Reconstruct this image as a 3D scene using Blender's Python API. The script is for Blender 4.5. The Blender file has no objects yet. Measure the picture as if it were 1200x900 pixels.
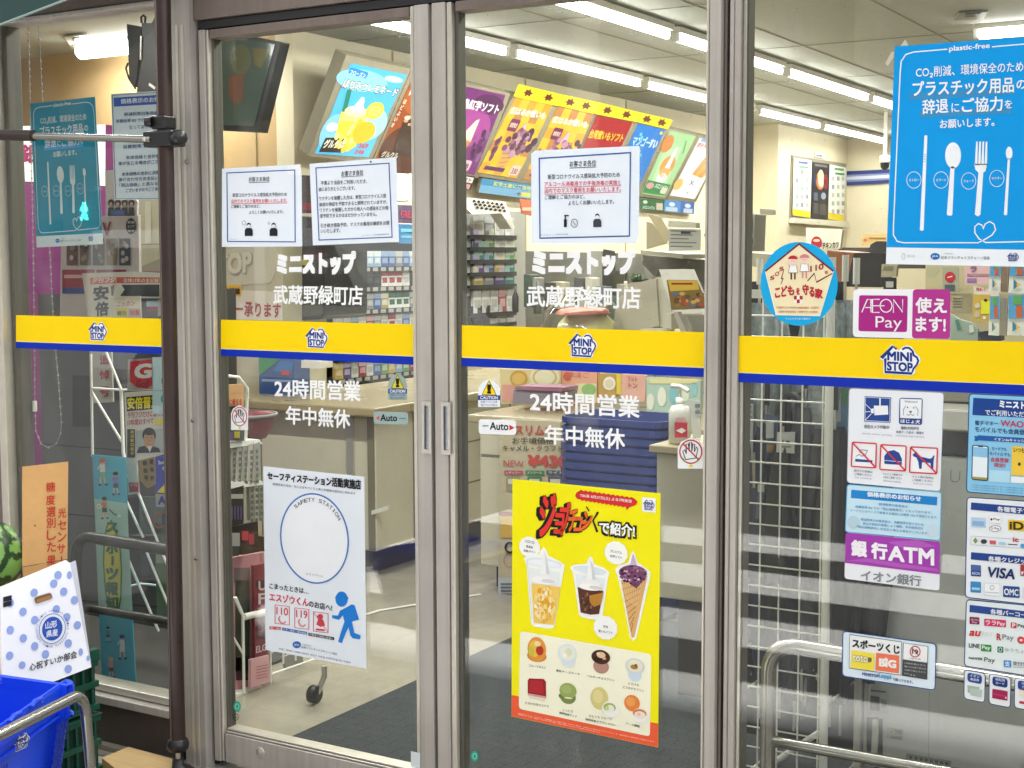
import bpy, math, random
from mathutils import Vector, Matrix
rnd = random.Random(7)
R_ = math.radians
SC = bpy.context.scene
COL = SC.collection

# ------------------------------------------------------------------ camera
D_, H_ = 3.0, 1.48                       # metres from the glass line, eye height
F_ = 1650.0                              # focal length in source pixels (1200 wide)
YAW, PIT, ROL = R_(-30.99), R_(5.143), R_(-0.202)
def _rot():
    cy, sy, cp, sp, cr, sr = math.cos(YAW), math.sin(YAW), math.cos(PIT), math.sin(PIT), math.cos(ROL), math.sin(ROL)
    Ry = Matrix(((cy, -sy, 0), (sy, cy, 0), (0, 0, 1)))
    B = Matrix(((1, 0, 0), (0, 0, -1), (0, 1, 0)))
    Rp = Matrix(((1, 0, 0), (0, cp, -sp), (0, sp, cp)))
    Rr = Matrix(((cr, -sr, 0), (sr, cr, 0), (0, 0, 1)))
    return Rr @ Rp @ B @ Ry
MC = _rot(); MCT = MC.transposed()
CAM = Vector((0, -D_, H_))
cd = bpy.data.cameras.new('camera'); cam = bpy.data.objects.new('camera', cd); COL.objects.link(cam)
cd.sensor_width = 36; cd.lens = F_ / 1200 * 36; cd.clip_start = .05; cd.clip_end = 600
r, d, f = MC[0], MC[1], MC[2]
cam.matrix_world = Matrix(((r[0], -d[0], -f[0], CAM[0]), (r[1], -d[1], -f[1], CAM[1]), (r[2], -d[2], -f[2], CAM[2]), (0, 0, 0, 1)))
SC.camera = cam

# ------------------------------------------------------------------ light
w = bpy.data.worlds.new('World'); SC.world = w; w.use_nodes = True
nt = w.node_tree; nt.nodes.clear()
sky = nt.nodes.new('ShaderNodeTexSky'); sky.sky_type = 'NISHITA'; sky.sun_disc = False
sky.sun_elevation = R_(57); sky.sun_rotation = R_(34); sky.air_density = 1.0; sky.dust_density = 4.0; sky.ozone_density = 1.0
bg = nt.nodes.new('ShaderNodeBackground'); bg.inputs[1].default_value = .15
hs = nt.nodes.new('ShaderNodeHueSaturation'); hs.inputs['Saturation'].default_value = .12
ow = nt.nodes.new('ShaderNodeOutputWorld')
nt.links.new(sky.outputs[0], hs.inputs['Color']); nt.links.new(hs.outputs[0], bg.inputs[0]); nt.links.new(bg.outputs[0], ow.inputs[0])
sl = bpy.data.lights.new('sun', 'SUN'); sl.energy = 5; sl.angle = R_(3); sl.color = (1, .97, .92)
so = bpy.data.objects.new('sun', sl); COL.objects.link(so)
so.rotation_euler = Vector((.3, .45, .84)).to_track_quat('Z', 'Y').to_euler(); so.location = (4, 6, 9)
SC.view_settings.view_transform = 'Standard'; SC.view_settings.look = 'None'; SC.view_settings.gamma = 1
SC.view_settings.exposure = 1.86; SC.view_settings.use_curve_mapping = False
SC.cycles.use_denoising = True
SC.cycles.max_bounces = 8; SC.cycles.transparent_max_bounces = 24; SC.cycles.caustics_reflective = False

# ------------------------------------------------------------------ pixel helpers: a pixel of the photo -> point on a real plane
class Pl:
    def __init__(s, o, n): s.o = Vector(o); s.n = Vector(n).normalized()
def PY(y): return Pl((0, y, 0), (0, -1, 0))
def PX(x): return Pl((x, 0, 0), (1, 0, 0))
def PZ(z): return Pl((0, 0, z), (0, 0, 1))
def ray(px, py): return MCT @ Vector(((px - 600) / F_, (py - 450) / F_, 1))
def at(px, py, pl, lift=0.0):
    rr = ray(px, py); o = pl.o + pl.n * lift
    return CAM + rr * ((o - CAM).dot(pl.n) / rr.dot(pl.n))
GL = PY(0)
def zz(ox, oy, s): return lambda x, y: (ox + x / s, oy + y / s)    # a zoomed crop's coordinates -> source pixels
def qz(fn, pts): return [fn(*p) for p in pts]

# ------------------------------------------------------------------ materials
MATS = {}
def srgb(h):
    h = h.lstrip('#'); c = [int(h[i:i + 2], 16) / 255 for i in (0, 2, 4)]
    return tuple((x / 12.92 if x <= .04045 else ((x + .055) / 1.055) ** 2.4) for x in c)
def mat(name, col, rough=.6, metal=0, var=0.0, scale=8, bump=0, emit=0, coat=0, spec=.5):
    if name in MATS: return MATS[name]
    if isinstance(col, str): col = srgb(col)
    m = bpy.data.materials.new(name); m.use_nodes = True; t = m.node_tree
    b = t.nodes['Principled BSDF']; b.inputs['Base Color'].default_value = (*col, 1)
    b.inputs['Roughness'].default_value = rough; b.inputs['Metallic'].default_value = metal
    b.inputs['Specular IOR Level'].default_value = spec
    if coat: b.inputs['Coat Weight'].default_value = coat; b.inputs['Coat Roughness'].default_value = .12
    if var or bump:
        tc = t.nodes.new('ShaderNodeTexCoord'); n = t.nodes.new('ShaderNodeTexNoise')
        n.inputs['Scale'].default_value = scale; n.inputs['Detail'].default_value = 6; n.inputs['Roughness'].default_value = .65
        t.links.new(tc.outputs['Object'], n.inputs['Vector'])
        if var:
            mr = t.nodes.new('ShaderNodeMapRange'); mr.inputs[1].default_value = .3; mr.inputs[2].default_value = .7
            mr.inputs[3].default_value = 1 - var; mr.inputs[4].default_value = 1 + var
            mx = t.nodes.new('ShaderNodeVectorMath'); mx.operation = 'SCALE'; mx.inputs[0].default_value = col
            t.links.new(n.outputs[0], mr.inputs[0]); t.links.new(mr.outputs[0], mx.inputs['Scale']); t.links.new(mx.outputs[0], b.inputs['Base Color'])
            m2 = t.nodes.new('ShaderNodeMapRange'); m2.inputs[3].default_value = max(.05, rough - .12); m2.inputs[4].default_value = min(1, rough + .12)
            t.links.new(n.outputs[0], m2.inputs[0]); t.links.new(m2.outputs[0], b.inputs['Roughness'])
        if bump:
            bp = t.nodes.new('ShaderNodeBump'); bp.inputs['Strength'].default_value = bump; bp.inputs['Distance'].default_value = .01
            t.links.new(n.outputs[0], bp.inputs['Height']); t.links.new(bp.outputs[0], b.inputs['Normal'])
    if emit:
        b.inputs['Emission Color'].default_value = (*col, 1); b.inputs['Emission Strength'].default_value = emit
    MATS[name] = m; return m
def ink(h):                                                        # printed colour
    return mat('ink_' + h.lstrip('#'), h, rough=.45, spec=.18, var=.035, scale=5)
def lit(h, e=.75):                                                 # film of a backlit sign
    k = 'backlit_%s_%d' % (h.lstrip('#'), e * 100)
    if k not in MATS: m = mat(k, tuple(c * .22 for c in srgb(h)), rough=.3); b = m.node_tree.nodes['Principled BSDF']; b.inputs['Emission Color'].default_value = (*srgb(h), 1); b.inputs['Emission Strength'].default_value = e
    return MATS[k]
def brushed(name, col, rough, metal, along, var=.1, streak=60):    # metal or paint with fine streaks along one axis
    if name in MATS: return MATS[name]
    m = mat(name, col, rough, metal); t = m.node_tree; b = t.nodes['Principled BSDF']
    if isinstance(col, str): col = srgb(col)
    tc = t.nodes.new('ShaderNodeTexCoord'); mp = t.nodes.new('ShaderNodeMapping')
    s = [streak] * 3; s[along] = streak * .012; mp.inputs['Scale'].default_value = s
    n = t.nodes.new('ShaderNodeTexNoise'); n.inputs['Scale'].default_value = 1; n.inputs['Detail'].default_value = 5
    n2 = t.nodes.new('ShaderNodeTexNoise'); n2.inputs['Scale'].default_value = 5; n2.inputs['Detail'].default_value = 8; n2.inputs['Roughness'].default_value = .7
    ad = t.nodes.new('ShaderNodeMath'); ad.operation = 'ADD'
    mr = t.nodes.new('ShaderNodeMapRange'); mr.inputs[1].default_value = .75; mr.inputs[2].default_value = 1.25; mr.inputs[3].default_value = 1 - var; mr.inputs[4].default_value = 1 + var
    mx = t.nodes.new('ShaderNodeVectorMath'); mx.operation = 'SCALE'; mx.inputs[0].default_value = col
    L = t.links.new
    L(tc.outputs['Object'], mp.inputs[0]); L(mp.outputs[0], n.inputs['Vector']); L(tc.outputs['Object'], n2.inputs['Vector'])
    L(n.outputs[0], ad.inputs[0]); L(n2.outputs[0], ad.inputs[1]); L(ad.outputs[0], mr.inputs[0]); L(mr.outputs[0], mx.inputs['Scale']); L(mx.outputs[0], b.inputs['Base Color'])
    m3 = t.nodes.new('ShaderNodeMapRange'); m3.inputs[1].default_value = .35; m3.inputs[2].default_value = .65; m3.inputs[3].default_value = rough - .08; m3.inputs[4].default_value = rough + .12
    L(n2.outputs[0], m3.inputs[0]); L(m3.outputs[0], b.inputs['Roughness'])
    return m
def glass_mat(name, tint=(1, 1, 1), ior=1.45, dirt=0.0):
    m = bpy.data.materials.new(name); m.use_nodes = True; t = m.node_tree; t.nodes.clear(); L = t.links.new
    o = t.nodes.new('ShaderNodeOutputMaterial'); mix = t.nodes.new('ShaderNodeMixShader')
    tr = t.nodes.new('ShaderNodeBsdfTransparent'); tr.inputs[0].default_value = (*tint, 1)
    g = t.nodes.new('ShaderNodeBsdfGlossy'); g.inputs['Roughness'].default_value = .01
    fr = t.nodes.new('ShaderNodeFresnel'); fr.inputs[0].default_value = ior
    ge = t.nodes.new('ShaderNodeNewGeometry'); io = t.nodes.new('ShaderNodeMapRange'); io.inputs[3].default_value = ior; io.inputs[4].default_value = 1 / ior   # thin pane: same reflectance from both faces
    L(ge.outputs['Backfacing'], io.inputs[0]); L(io.outputs[0], fr.inputs[0])
    L(fr.outputs[0], mix.inputs[0]); L(tr.outputs[0], mix.inputs[1]); L(g.outputs[0], mix.inputs[2])
    last = mix.outputs[0]
    if dirt:                                                       # smears and dust specks on the pane
        tc = t.nodes.new('ShaderNodeTexCoord'); mp = t.nodes.new('ShaderNodeMapping'); mp.inputs['Scale'].default_value = (7, 7, 2.2)
        n = t.nodes.new('ShaderNodeTexNoise'); n.inputs['Scale'].default_value = 1; n.inputs['Detail'].default_value = 9; n.inputs['Roughness'].default_value = .7
        mr = t.nodes.new('ShaderNodeMapRange'); mr.inputs[1].default_value = .5; mr.inputs[2].default_value = .8; mr.inputs[3].default_value = 0; mr.inputs[4].default_value = dirt
        v = t.nodes.new('ShaderNodeTexVoronoi'); v.inputs['Scale'].default_value = 28
        lt = t.nodes.new('ShaderNodeMath'); lt.operation = 'LESS_THAN'; lt.inputs[1].default_value = .045
        ml = t.nodes.new('ShaderNodeMath'); ml.operation = 'MULTIPLY'; ml.inputs[1].default_value = dirt * 4
        ad = t.nodes.new('ShaderNodeMath'); ad.operation = 'ADD'
        df = t.nodes.new('ShaderNodeBsdfDiffuse'); df.inputs[0].default_value = (.75, .75, .72, 1)
        m2 = t.nodes.new('ShaderNodeMixShader')
        L(tc.outputs['Object'], mp.inputs[0]); L(mp.outputs[0], n.inputs['Vector']); L(tc.outputs['Object'], v.inputs['Vector'])
        L(n.outputs[0], mr.inputs[0]); L(v.outputs['Distance'], lt.inputs[0]); L(lt.outputs[0], ml.inputs[0]); L(mr.outputs[0], ad.inputs[0]); L(ml.outputs[0], ad.inputs[1])
        L(ad.outputs[0], m2.inputs[0]); L(last, m2.inputs[1]); L(df.outputs[0], m2.inputs[2]); last = m2.outputs[0]
    L(last, o.inputs[0]); MATS[name] = m; return m

# ------------------------------------------------------------------ objects
def thing(name, label, cat, loc=(0, 0, 0), group=None):
    o = bpy.data.objects.new(name, None); COL.objects.link(o); o.location = loc; o.empty_display_size = .1
    o['label'] = label; o['category'] = cat
    if group: o['group'] = group
    return o
def tag(o, label, cat, group=None):
    o['label'] = label; o['category'] = cat
    if group: o['group'] = group
    return o
class MB:
    def __init__(s): s.v = []; s.f = []; s.m = []; s.sm = []; s.mats = []
    def mi(s, m):
        if m not in s.mats: s.mats.append(m)
        return s.mats.index(m)
    def add(s, vs, fs, m, smooth=False):
        b = len(s.v); k = s.mi(m); s.v += [Vector(v) for v in vs]
        for f in fs: s.f.append([b + i for i in f]); s.m.append(k); s.sm.append(smooth)
        return s
    def box(s, a, b, m):
        x0, x1 = sorted((a[0], b[0])); y0, y1 = sorted((a[1], b[1])); z0, z1 = sorted((a[2], b[2]))
        return s.add([(x0, y0, z0), (x1, y0, z0), (x1, y1, z0), (x0, y1, z0), (x0, y0, z1), (x1, y0, z1), (x1, y1, z1), (x0, y1, z1)],
                     [(0, 3, 2, 1), (4, 5, 6, 7), (0, 1, 5, 4), (1, 2, 6, 5), (2, 3, 7, 6), (3, 0, 4, 7)], m)
    def prism(s, pts, vec, m, side=None):
        n = len(pts); vec = Vector(vec); pts = [Vector(p) for p in pts]
        s.add(pts, [list(range(n))], m); s.add([p + vec for p in pts], [list(range(n))[::-1]], side or m)
        return s.add(pts + [p + vec for p in pts], [(i, i + n, (i + 1) % n + n, (i + 1) % n) for i in range(n)], side or m)
    def face(s, pts, m): return s.add(pts, [list(range(len(pts)))], m)
    def tube(s, path, r, m, n=10, cap=True):
        path = [Vector(p) for p in path]; rings = []; up = None
        for i, p in enumerate(path):
            t = (path[min(i + 1, len(path) - 1)] - path[max(i - 1, 0)]).normalized()
            if up is None: up = t.orthogonal().normalized()
            up = (up - t * up.dot(t)).normalized(); q = t.cross(up)
            rr = r[i] if isinstance(r, (list, tuple)) else r
            rings.append([p + (up * math.cos(2 * math.pi * k / n) + q * math.sin(2 * math.pi * k / n)) * rr for k in range(n)])
        vs = [v for g in rings for v in g]; fs = []
        for i in range(len(rings) - 1):
            for k in range(n): fs.append((i * n + k, i * n + (k + 1) % n, (i + 1) * n + (k + 1) % n, (i + 1) * n + k))
        s.add(vs, fs, m, True)
        if cap:
            s.add(rings[0], [list(range(n))[::-1]], m); s.add(rings[-1], [list(range(n))], m)
        return s
    def lathe(s, c, prof, m, n=24, axis=(0, 0, 1)):
        c = Vector(c); ax = Vector(axis).normalized(); u = ax.orthogonal().normalized(); q = ax.cross(u); vs = []; fs = []
        for (rr, h) in prof:
            for k in range(n): vs.append(c + ax * h + (u * math.cos(2 * math.pi * k / n) + q * math.sin(2 * math.pi * k / n)) * rr)
        for i in range(len(prof) - 1):
            for k in range(n): fs.append((i * n + k, i * n + (k + 1) % n, (i + 1) * n + (k + 1) % n, (i + 1) * n + k))
        return s.add(vs, fs, m, True)
    def build(s, name, parent=None, bevel=0):
        me = bpy.data.meshes.new(name); me.from_pydata([tuple(v) for v in s.v], [], s.f)
        for m in s.mats: me.materials.append(m)
        me.polygons.foreach_set('material_index', s.m); me.polygons.foreach_set('use_smooth', s.sm); me.update()
        o = bpy.data.objects.new(name, me); COL.objects.link(o)
        if parent:
            o.parent = parent; o.matrix_parent_inverse = Matrix.Translation(-Vector(parent.location))
        if bevel:
            bv = o.modifiers.new('bevel', 'BEVEL'); bv.width = bevel; bv.segments = 2; bv.limit_method = 'ANGLE'
        return o
def struct(o): o['kind'] = 'structure'; return o
def rounded(path, rad=.05, n=6):                                   # polyline with rounded corners
    path = [Vector(p) for p in path]; out = [path[0]]
    for i in range(1, len(path) - 1):
        a, b, c = path[i - 1], path[i], path[i + 1]; d1 = (a - b); d2 = (c - b); q = min(rad, d1.length * .49, d2.length * .49)
        p0 = b + d1.normalized() * q; p2 = b + d2.normalized() * q
        for k in range(n + 1):
            t = k / n; out.append(p0 * (1 - t) ** 2 + b * 2 * t * (1 - t) + p2 * t ** 2)
    return out + [path[-1]]

# ------------------------------------------------------------------ lettering
_tc = {}
def glyphs(body):
    key = body
    if key in _tc: return _tc[key]
    cu = bpy.data.curves.new('lettering', 'FONT'); cu.body = body; cu.size = 1; cu.resolution_u = 3; cu.fill_mode = 'FRONT'
    ob = bpy.data.objects.new('lettering', cu); COL.objects.link(ob)
    dg = bpy.context.evaluated_depsgraph_get(); me = bpy.data.meshes.new_from_object(ob.evaluated_get(dg))
    vs = [(v.co.x, v.co.y) for v in me.vertices]; fs = [tuple(p.vertices) for p in me.polygons]
    bpy.data.objects.remove(ob); bpy.data.curves.remove(cu); bpy.data.meshes.remove(me)
    xs = [v[0] for v in vs] or [0, 1]; ys = [v[1] for v in vs] or [0, 1]
    x0, x1, y0, y1 = min(xs), max(xs), min(ys), max(ys); dx = (x1 - x0) or 1; dy = (y1 - y0) or 1
    _tc[key] = ([((x - x0) / dx, (y - y0) / dy) for x, y in vs], fs, dx, dy); return _tc[key]
LIFT = .0005
CARRIER = {'house_emblem': 'stripe_band', 'picture': 'panel', 'lettering': 'panel', 'photo': 'pages', 'headline': 'pages', 'title_bar': 'pages', 'title': 'title_oval', 'date_bubble': 'sheet', 'captions': 'dessert_panel', 'dessert_picture': 'dessert_panel', 'speech_bubble': 'panel', 'header': 'sheet', 'brand_tile': 'sheet', 'seal': 'carton', 'poster_print': 'poster_sheet', 'crest': 'pentagon', 'children_picture': 'pentagon', 'bolt': 'pentagon'}
class Print:
    """flat printed matter on a real plane; coordinates are read off the photo (through fn) and land on that plane"""
    def __init__(s, th, pl, fn=None, base=0, lift=LIFT):
        s.th = th; s.pl = pl; s.fn = fn or (lambda x, y: (x, y)); s.parts = {}; s.base = base; s.lift = lift; s.inkf = ink
    def p(s, x, y, L): 
        q = s.fn(x, y); return at(q[0], q[1], s.pl, (s.base + L) * s.lift)
    def mb(s, part):
        if part not in s.parts: s.parts[part] = MB()
        return s.parts[part]
    def m(s, c): return s.inkf(c) if isinstance(c, str) else c
    def poly(s, part, pts, c, L=2): s.mb(part).face([s.p(x, y, L) for x, y in pts], s.m(c)); return s
    def rect(s, part, x0, y0, x1, y1, c, L=2, sl=0.0):
        return s.poly(part, [(x0, y0), (x1, y0 + sl * (x1 - x0)), (x1, y1 + sl * (x1 - x0)), (x0, y1)], c, L)
    def sheet(s, part, pts, c, t=.0012, L=1, side=None):
        P = [s.p(x, y, L) for x, y in pts]; s.mb(part).prism(P, -s.pl.n * t, s.m(c), s.m(side) if side else None); return s
    def rr(s, pts, rad):                                           # rounded quad
        n = len(pts); out = []
        for i in range(n):
            a, b, c = pts[i - 1], pts[i], pts[(i + 1) % n]
            la = math.hypot(a[0] - b[0], a[1] - b[1]); lc = math.hypot(c[0] - b[0], c[1] - b[1]); q = min(rad, la * .45, lc * .45)
            p0 = (b[0] + (a[0] - b[0]) * q / la, b[1] + (a[1] - b[1]) * q / la); p2 = (b[0] + (c[0] - b[0]) * q / lc, b[1] + (c[1] - b[1]) * q / lc)
            for k in range(5):
                t = k / 4; out.append(tuple(p0[j] * (1 - t) ** 2 + b[j] * 2 * t * (1 - t) + p2[j] * t * t for j in (0, 1)))
        return out
    def ell(s, part, cx, cy, rx, ry, c, L=2, sl=0.0, n=28, a0=0, a1=360):
        pts = [(cx + rx * math.cos(R_(a0 + (a1 - a0) * k / n)), cy + sl * rx * math.cos(R_(a0 + (a1 - a0) * k / n)) - ry * math.sin(R_(a0 + (a1 - a0) * k / n))) for k in range(n + (a1 - a0 < 360))]
        return s.poly(part, pts, c, L)
    def line(s, part, pts, wd, c, L=3, closed=False):
        pts = list(pts); n = len(pts)
        if closed: pts.append(pts[0]); n += 1
        mb = s.mb(part); m = s.m(c)
        l = []; rr = []
        for i in range(n):
            a = pts[max(i - 1, 0)]; b = pts[min(i + 1, n - 1)]
            if closed and i in (0, n - 1): a, b = pts[-2], pts[1]
            dx, dy = b[0] - a[0], b[1] - a[1]; q = math.hypot(dx, dy) or 1; nx, ny = -dy / q * wd / 2, dx / q * wd / 2
            k = 1.0
            if 0 < i < n - 1 or closed:
                a2 = pts[i - 1] if i else pts[-2]; b2 = pts[i + 1] if i < n - 1 else pts[1]
                v1 = (pts[i][0] - a2[0], pts[i][1] - a2[1]); v2 = (b2[0] - pts[i][0], b2[1] - pts[i][1])
                l1 = math.hypot(*v1) or 1; l2 = math.hypot(*v2) or 1; cs = (v1[0] * v2[0] + v1[1] * v2[1]) / (l1 * l2); k = min(1.8, 1 / max(.3, math.sqrt(max(0, (1 + cs) / 2))))
            l.append((pts[i][0] + nx * k, pts[i][1] + ny * k)); rr.append((pts[i][0] - nx * k, pts[i][1] - ny * k))
        vs = [s.p(x, y, L) for x, y in l + rr]
        mb.add(vs, [(i, i + 1, n + i + 1, n + i) for i in range(n - 1)], m); return s
    def ring(s, part, cx, cy, rx, ry, wd, c, L=3, sl=0.0, n=36):
        return s.line(part, [(cx + rx * math.cos(2 * math.pi * k / n), cy + sl * rx * math.cos(2 * math.pi * k / n) - ry * math.sin(2 * math.pi * k / n)) for k in range(n)], wd, c, L, True)
    def text(s, part, body, x0, y0, x1, y1, h, c, bold=0.0, L=4, lean=0.0, h2=None):
        g, fs, gx, gy = glyphs(body); m = s.m(c); h2 = h2 or h; b = bold
        # heavier strokes: the outline repeated a hair apart, each copy on its own layer
        for k, (ox, oy) in enumerate(((0, 0),) if b <= .001 else ((-b, -b), (b, -b), (b, b), (-b, b)) if b < .03 else ((-b, -b), (b, -b), (b, b), (-b, b), (0, b), (0, -b), (b, 0), (-b, 0))):
            vs = []
            for u, v in g:
                u = (u + ox / gx); v = (v + oy / gy); hh = h + (h2 - h) * u
                vs.append(s.p(x0 + (x1 - x0) * u + lean * v, y0 + (y1 - y0) * u - hh * v, L + .06 * k))
            s.mb(part).add(vs, fs, m)
        return s
    def lines(s, part, rows, c, h, bold=0.0, L=4):
        for (b, x0, y0, x1, y1) in rows: s.text(part, b, x0, y0, x1, y1, h, c, bold, L)
        return s
    def done(s):
        made = {}
        for k, mb in s.parts.items(): made[k] = mb.build(k.split('#')[0], s.th)
        for k, o in made.items():                                  # printed pieces belong to the part that carries them
            up = made.get(CARRIER.get(k.split('#')[0]))
            if up: o.parent = up; o.matrix_parent_inverse = Matrix.Identity(4)
        return s.th
def emblem(P, part, cx, cy, wd, ht, sl=.06, L=3, bg=True):
    """the little house-and-cloud badge"""
    def q(u, v): return (cx + (u - .5) * wd, cy - (v - .5) * ht + sl * (u - .5) * wd)
    out = [(-.03, .48), (.30, 1.03), (.40, .90), (.48, .82), (.56, .94), (.68, 1.02), (.80, .98), (.87, .84), (.90, .76), (1.0, .66), (1.03, .5), (.96, .34), (.9, .25), (.88, .05), (.80, -.03), (.08, -.03), (.08, .46)]
    if bg: P.poly(part, [q(*p) for p in out], '#fafafa', L)
    st1 = [(.42, .86), (.32, .95), (.03, .52), (.13, .52), (.13, .04), (.80, .04), (.85, .22), (.93, .36), (.97, .5), (.93, .62), (.85, .68), (.83, .82), (.74, .93), (.64, .93), (.56, .86)]
    P.line(part, [q(*p) for p in st1], wd * .05, '#1b3a8c', L + 1)
    a = q(.19, .47); b = q(.80, .47); P.text(part, 'MINI', a[0], a[1], b[0], b[1], ht * .29, '#1b3a8c', .035, L + 1)
    a = q(.18, .11); b = q(.82, .11); P.text(part, 'STOP', a[0], a[1], b[0], b[1], ht * .29, '#1b3a8c', .035, L + 1)
def figure(P, part, cx, by, h, c, L=4):                            # small standing pictogram person
    P.ell(part, cx, by - h * .82, h * .16, h * .18, c, L)
    P.poly(part, [(cx - h * .3, by), (cx - h * .3, by - h * .45), (cx - h * .18, by - h * .6), (cx + h * .18, by - h * .6), (cx + h * .3, by - h * .45), (cx + h * .3, by)], c, L)
def slab(px, pl, depth, m, name, parent=None, bevel=0, side=None):
    """a solid with its front face on a plane and real depth behind it"""
    return MB().prism([at(x, y, pl) for x, y in px], -pl.n * depth, m, side).build(name, parent, bevel)

# ================================================================== SETTING
m_bronze = brushed('bronze_anodised', '#b3ada4', .42, .2, 2, .13)
m_bronze_d = brushed('dark_bronze', '#776b63', .42, .25, 2, .10)
m_silver = mat('sash_trim', '#cdc7b8', .35, .4, .06, 20)
m_gasket = mat('black_gasket', (.012, .012, .012), .6)
m_steel = mat('stainless_steel', '#cac7be', .32, .7)
m_chrome = mat('chrome_tube', '#a5a29a', .24, .95)
m_gask2 = mat('glazing_bead', '#57544a', .5)
m_white = mat('white_enamel', '#dedcd2', .35, 0, .05, 12)
m_black = mat('black_plastic', (.012, .012, .013), .38)
m_grey = mat('grey_plastic', '#8d8c86', .5, 0, .05, 14)
m_dark = mat('dark_grey_panel', '#34342f', .5, 0, .15, 6)
m_cream = mat('cream_wall', '#d6ccb0', .75, 0, .05, 3, .05)
m_tan = mat('tan_wall', '#b89a6c', .75, 0, .05, 3, .05)
m_beige = mat('beige_laminate', '#c9c3ad', .4, 0, .06, 5)
m_ceil = mat('ceiling_board', '#b0b2aa', .9, 0, .06, 25, .15)
m_paper = mat('paper', '#eef0f0', .6, 0, .02, 20, .02)
glass_mat('glass', (.97, .985, .975), 1.52, .06)
glass_mat('acrylic', (.95, .96, .95), 1.45)
# pavement: small concrete pavers
mp_ = mat('pavement', '#8f8a82', .85, 0, .12, 12, .3)
t = mp_.node_tree; bk = t.nodes.new('ShaderNodeTexBrick'); tc = t.nodes.new('ShaderNodeTexCoord')
bk.inputs['Scale'].default_value = 5; bk.inputs['Color1'].default_value = (*srgb('#8d877d'), 1); bk.inputs['Color2'].default_value = (*srgb('#a09a90'), 1); bk.inputs['Mortar'].default_value = (*srgb('#4d4a45'), 1); bk.inputs['Mortar Size'].default_value = .015
t.links.new(tc.outputs['Object'], bk.inputs['Vector']); t.links.new(bk.outputs['Color'], t.nodes['Principled BSDF'].inputs['Base Color'])
m_asph = mat('asphalt', (.06, .06, .062), .9, 0, .25, 60, .4)
m_roadp = mat('road_paint', (.72, .72, .7), .7, 0, .12, 25)
m_floor = mat('vinyl_floor', '#9c9685', .22, 0, .16, 3.5)
t = m_floor.node_tree; bk = t.nodes.new('ShaderNodeTexBrick'); bk.offset = 0; bk.inputs['Scale'].default_value = 1; bk.inputs['Brick Width'].default_value = .45; bk.inputs['Row Height'].default_value = .45; bk.inputs['Mortar Size'].default_value = .0022; bk.inputs['Color1'].default_value = (1, 1, 1, 1); bk.inputs['Color2'].default_value = (.93, .93, .93, 1); bk.inputs['Mortar'].default_value = (.84, .83, .8, 1)
tc = t.nodes.new('ShaderNodeTexCoord'); t.links.new(tc.outputs['Object'], bk.inputs['Vector']); ml = t.nodes.new('ShaderNodeMix'); ml.data_type = 'RGBA'; ml.blend_type = 'MULTIPLY'; ml.inputs[0].default_value = 1
b_ = t.nodes['Principled BSDF'].inputs['Base Color']; src = b_.links[0].from_socket; t.links.new(src, ml.inputs[6]); t.links.new(bk.outputs['Color'], ml.inputs[7]); t.links.new(ml.outputs[2], b_)
m_mat = mat('mat_carpet', '#2b3134', .95, 0, .95, 150, .5)

struct(MB().face([(-200, -300, -.13), (200, -300, -.13), (200, 200, -.13), (-200, 200, -.13)], m_asph).build('ground'))
struct(MB().box((-12, -1.0, -.125), (6, -.06, -.012), mp_).build('pavement', None, .006))
struct(MB().box((-12, -1.16, -.125), (6, -1.004, -.006), mat('kerb_stone', '#8b8983', .85, 0, .1, 30, .2)).build('kerb', None, .012))
mk = MB()
for k in range(4):
    y = -1.45 - k * .9; mk.box((-4.6, y, -.126), (-.85, y - .45, -.124), m_roadp)
struct(mk.build('crosswalk'))
struct(MB().box((-9.2, -.058, -.1), (2.5, 15.5, 0), m_floor).build('floor'))
struct(MB().box((-9.2, .06, 2.9), (2.5, 15.5, 3.0), m_ceil).build('ceiling'))
# ceiling joints
cj = MB()
for x in (-5.1, -4.2, -3.3, -2.4, -1.5, -.6): cj.box((x, .1, 2.896), (x + .012, 14, 2.8985), mat('ceiling_joint', '#8f8b78', .8))
for k in range(8): cj.box((-9, .9 + k * 1.8, 2.893), (2.4, .912 + k * 1.8, 2.8955), MATS['ceiling_joint'])
struct(cj.build('ceiling_joints'))
wl = MB()
wl.box((-9.2, 3.95, 0), (-5.78, 4.1, 2.9), m_tan)
struct(wl.build('wall_left_section'))
struct(MB().box((-5.9, 3.948, 0), (-5.76, 11.6, 2.898), m_cream).build('wall_counter_side'))
struct(MB().box((-5.9, 11.602, 0), (-5.42, 11.75, 2.898), m_cream).build('wall_return'))
struct(MB().box((-5.56, 11.752, 0), (-5.42, 14.0, 2.897), m_cream).build('wall_far_side'))
struct(MB().box((-5.9, 14.0, 0), (2.4, 14.15, 2.898), m_cream).build('wall_back'))
struct(MB().box((2.4, .06, 0), (2.5, 15, 2.898), m_cream).build('wall_right'))
struct(MB().box((-9.2, .06, 0), (-9.1, 4.0, 2.898), m_tan).build('wall_left_end'))
# panel joints on the wall behind the counter
pj = MB()
for px in (255 + 42, 340, 386): 
    q = at(px, 90, PY(3.944)); 
    if q.x < -5.8: pj.box((q.x, 3.942, 1.0), (q.x + .012, 3.9485, 2.89), mat('wall_joint', '#a8976c', .7))
for y in (5.0, 6.8, 8.6): pj.box((-5.7585, y, 1.0), (-5.752, y + .014, 2.89), MATS['wall_joint'])
struct(pj.build('wall_joints'))
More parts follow.
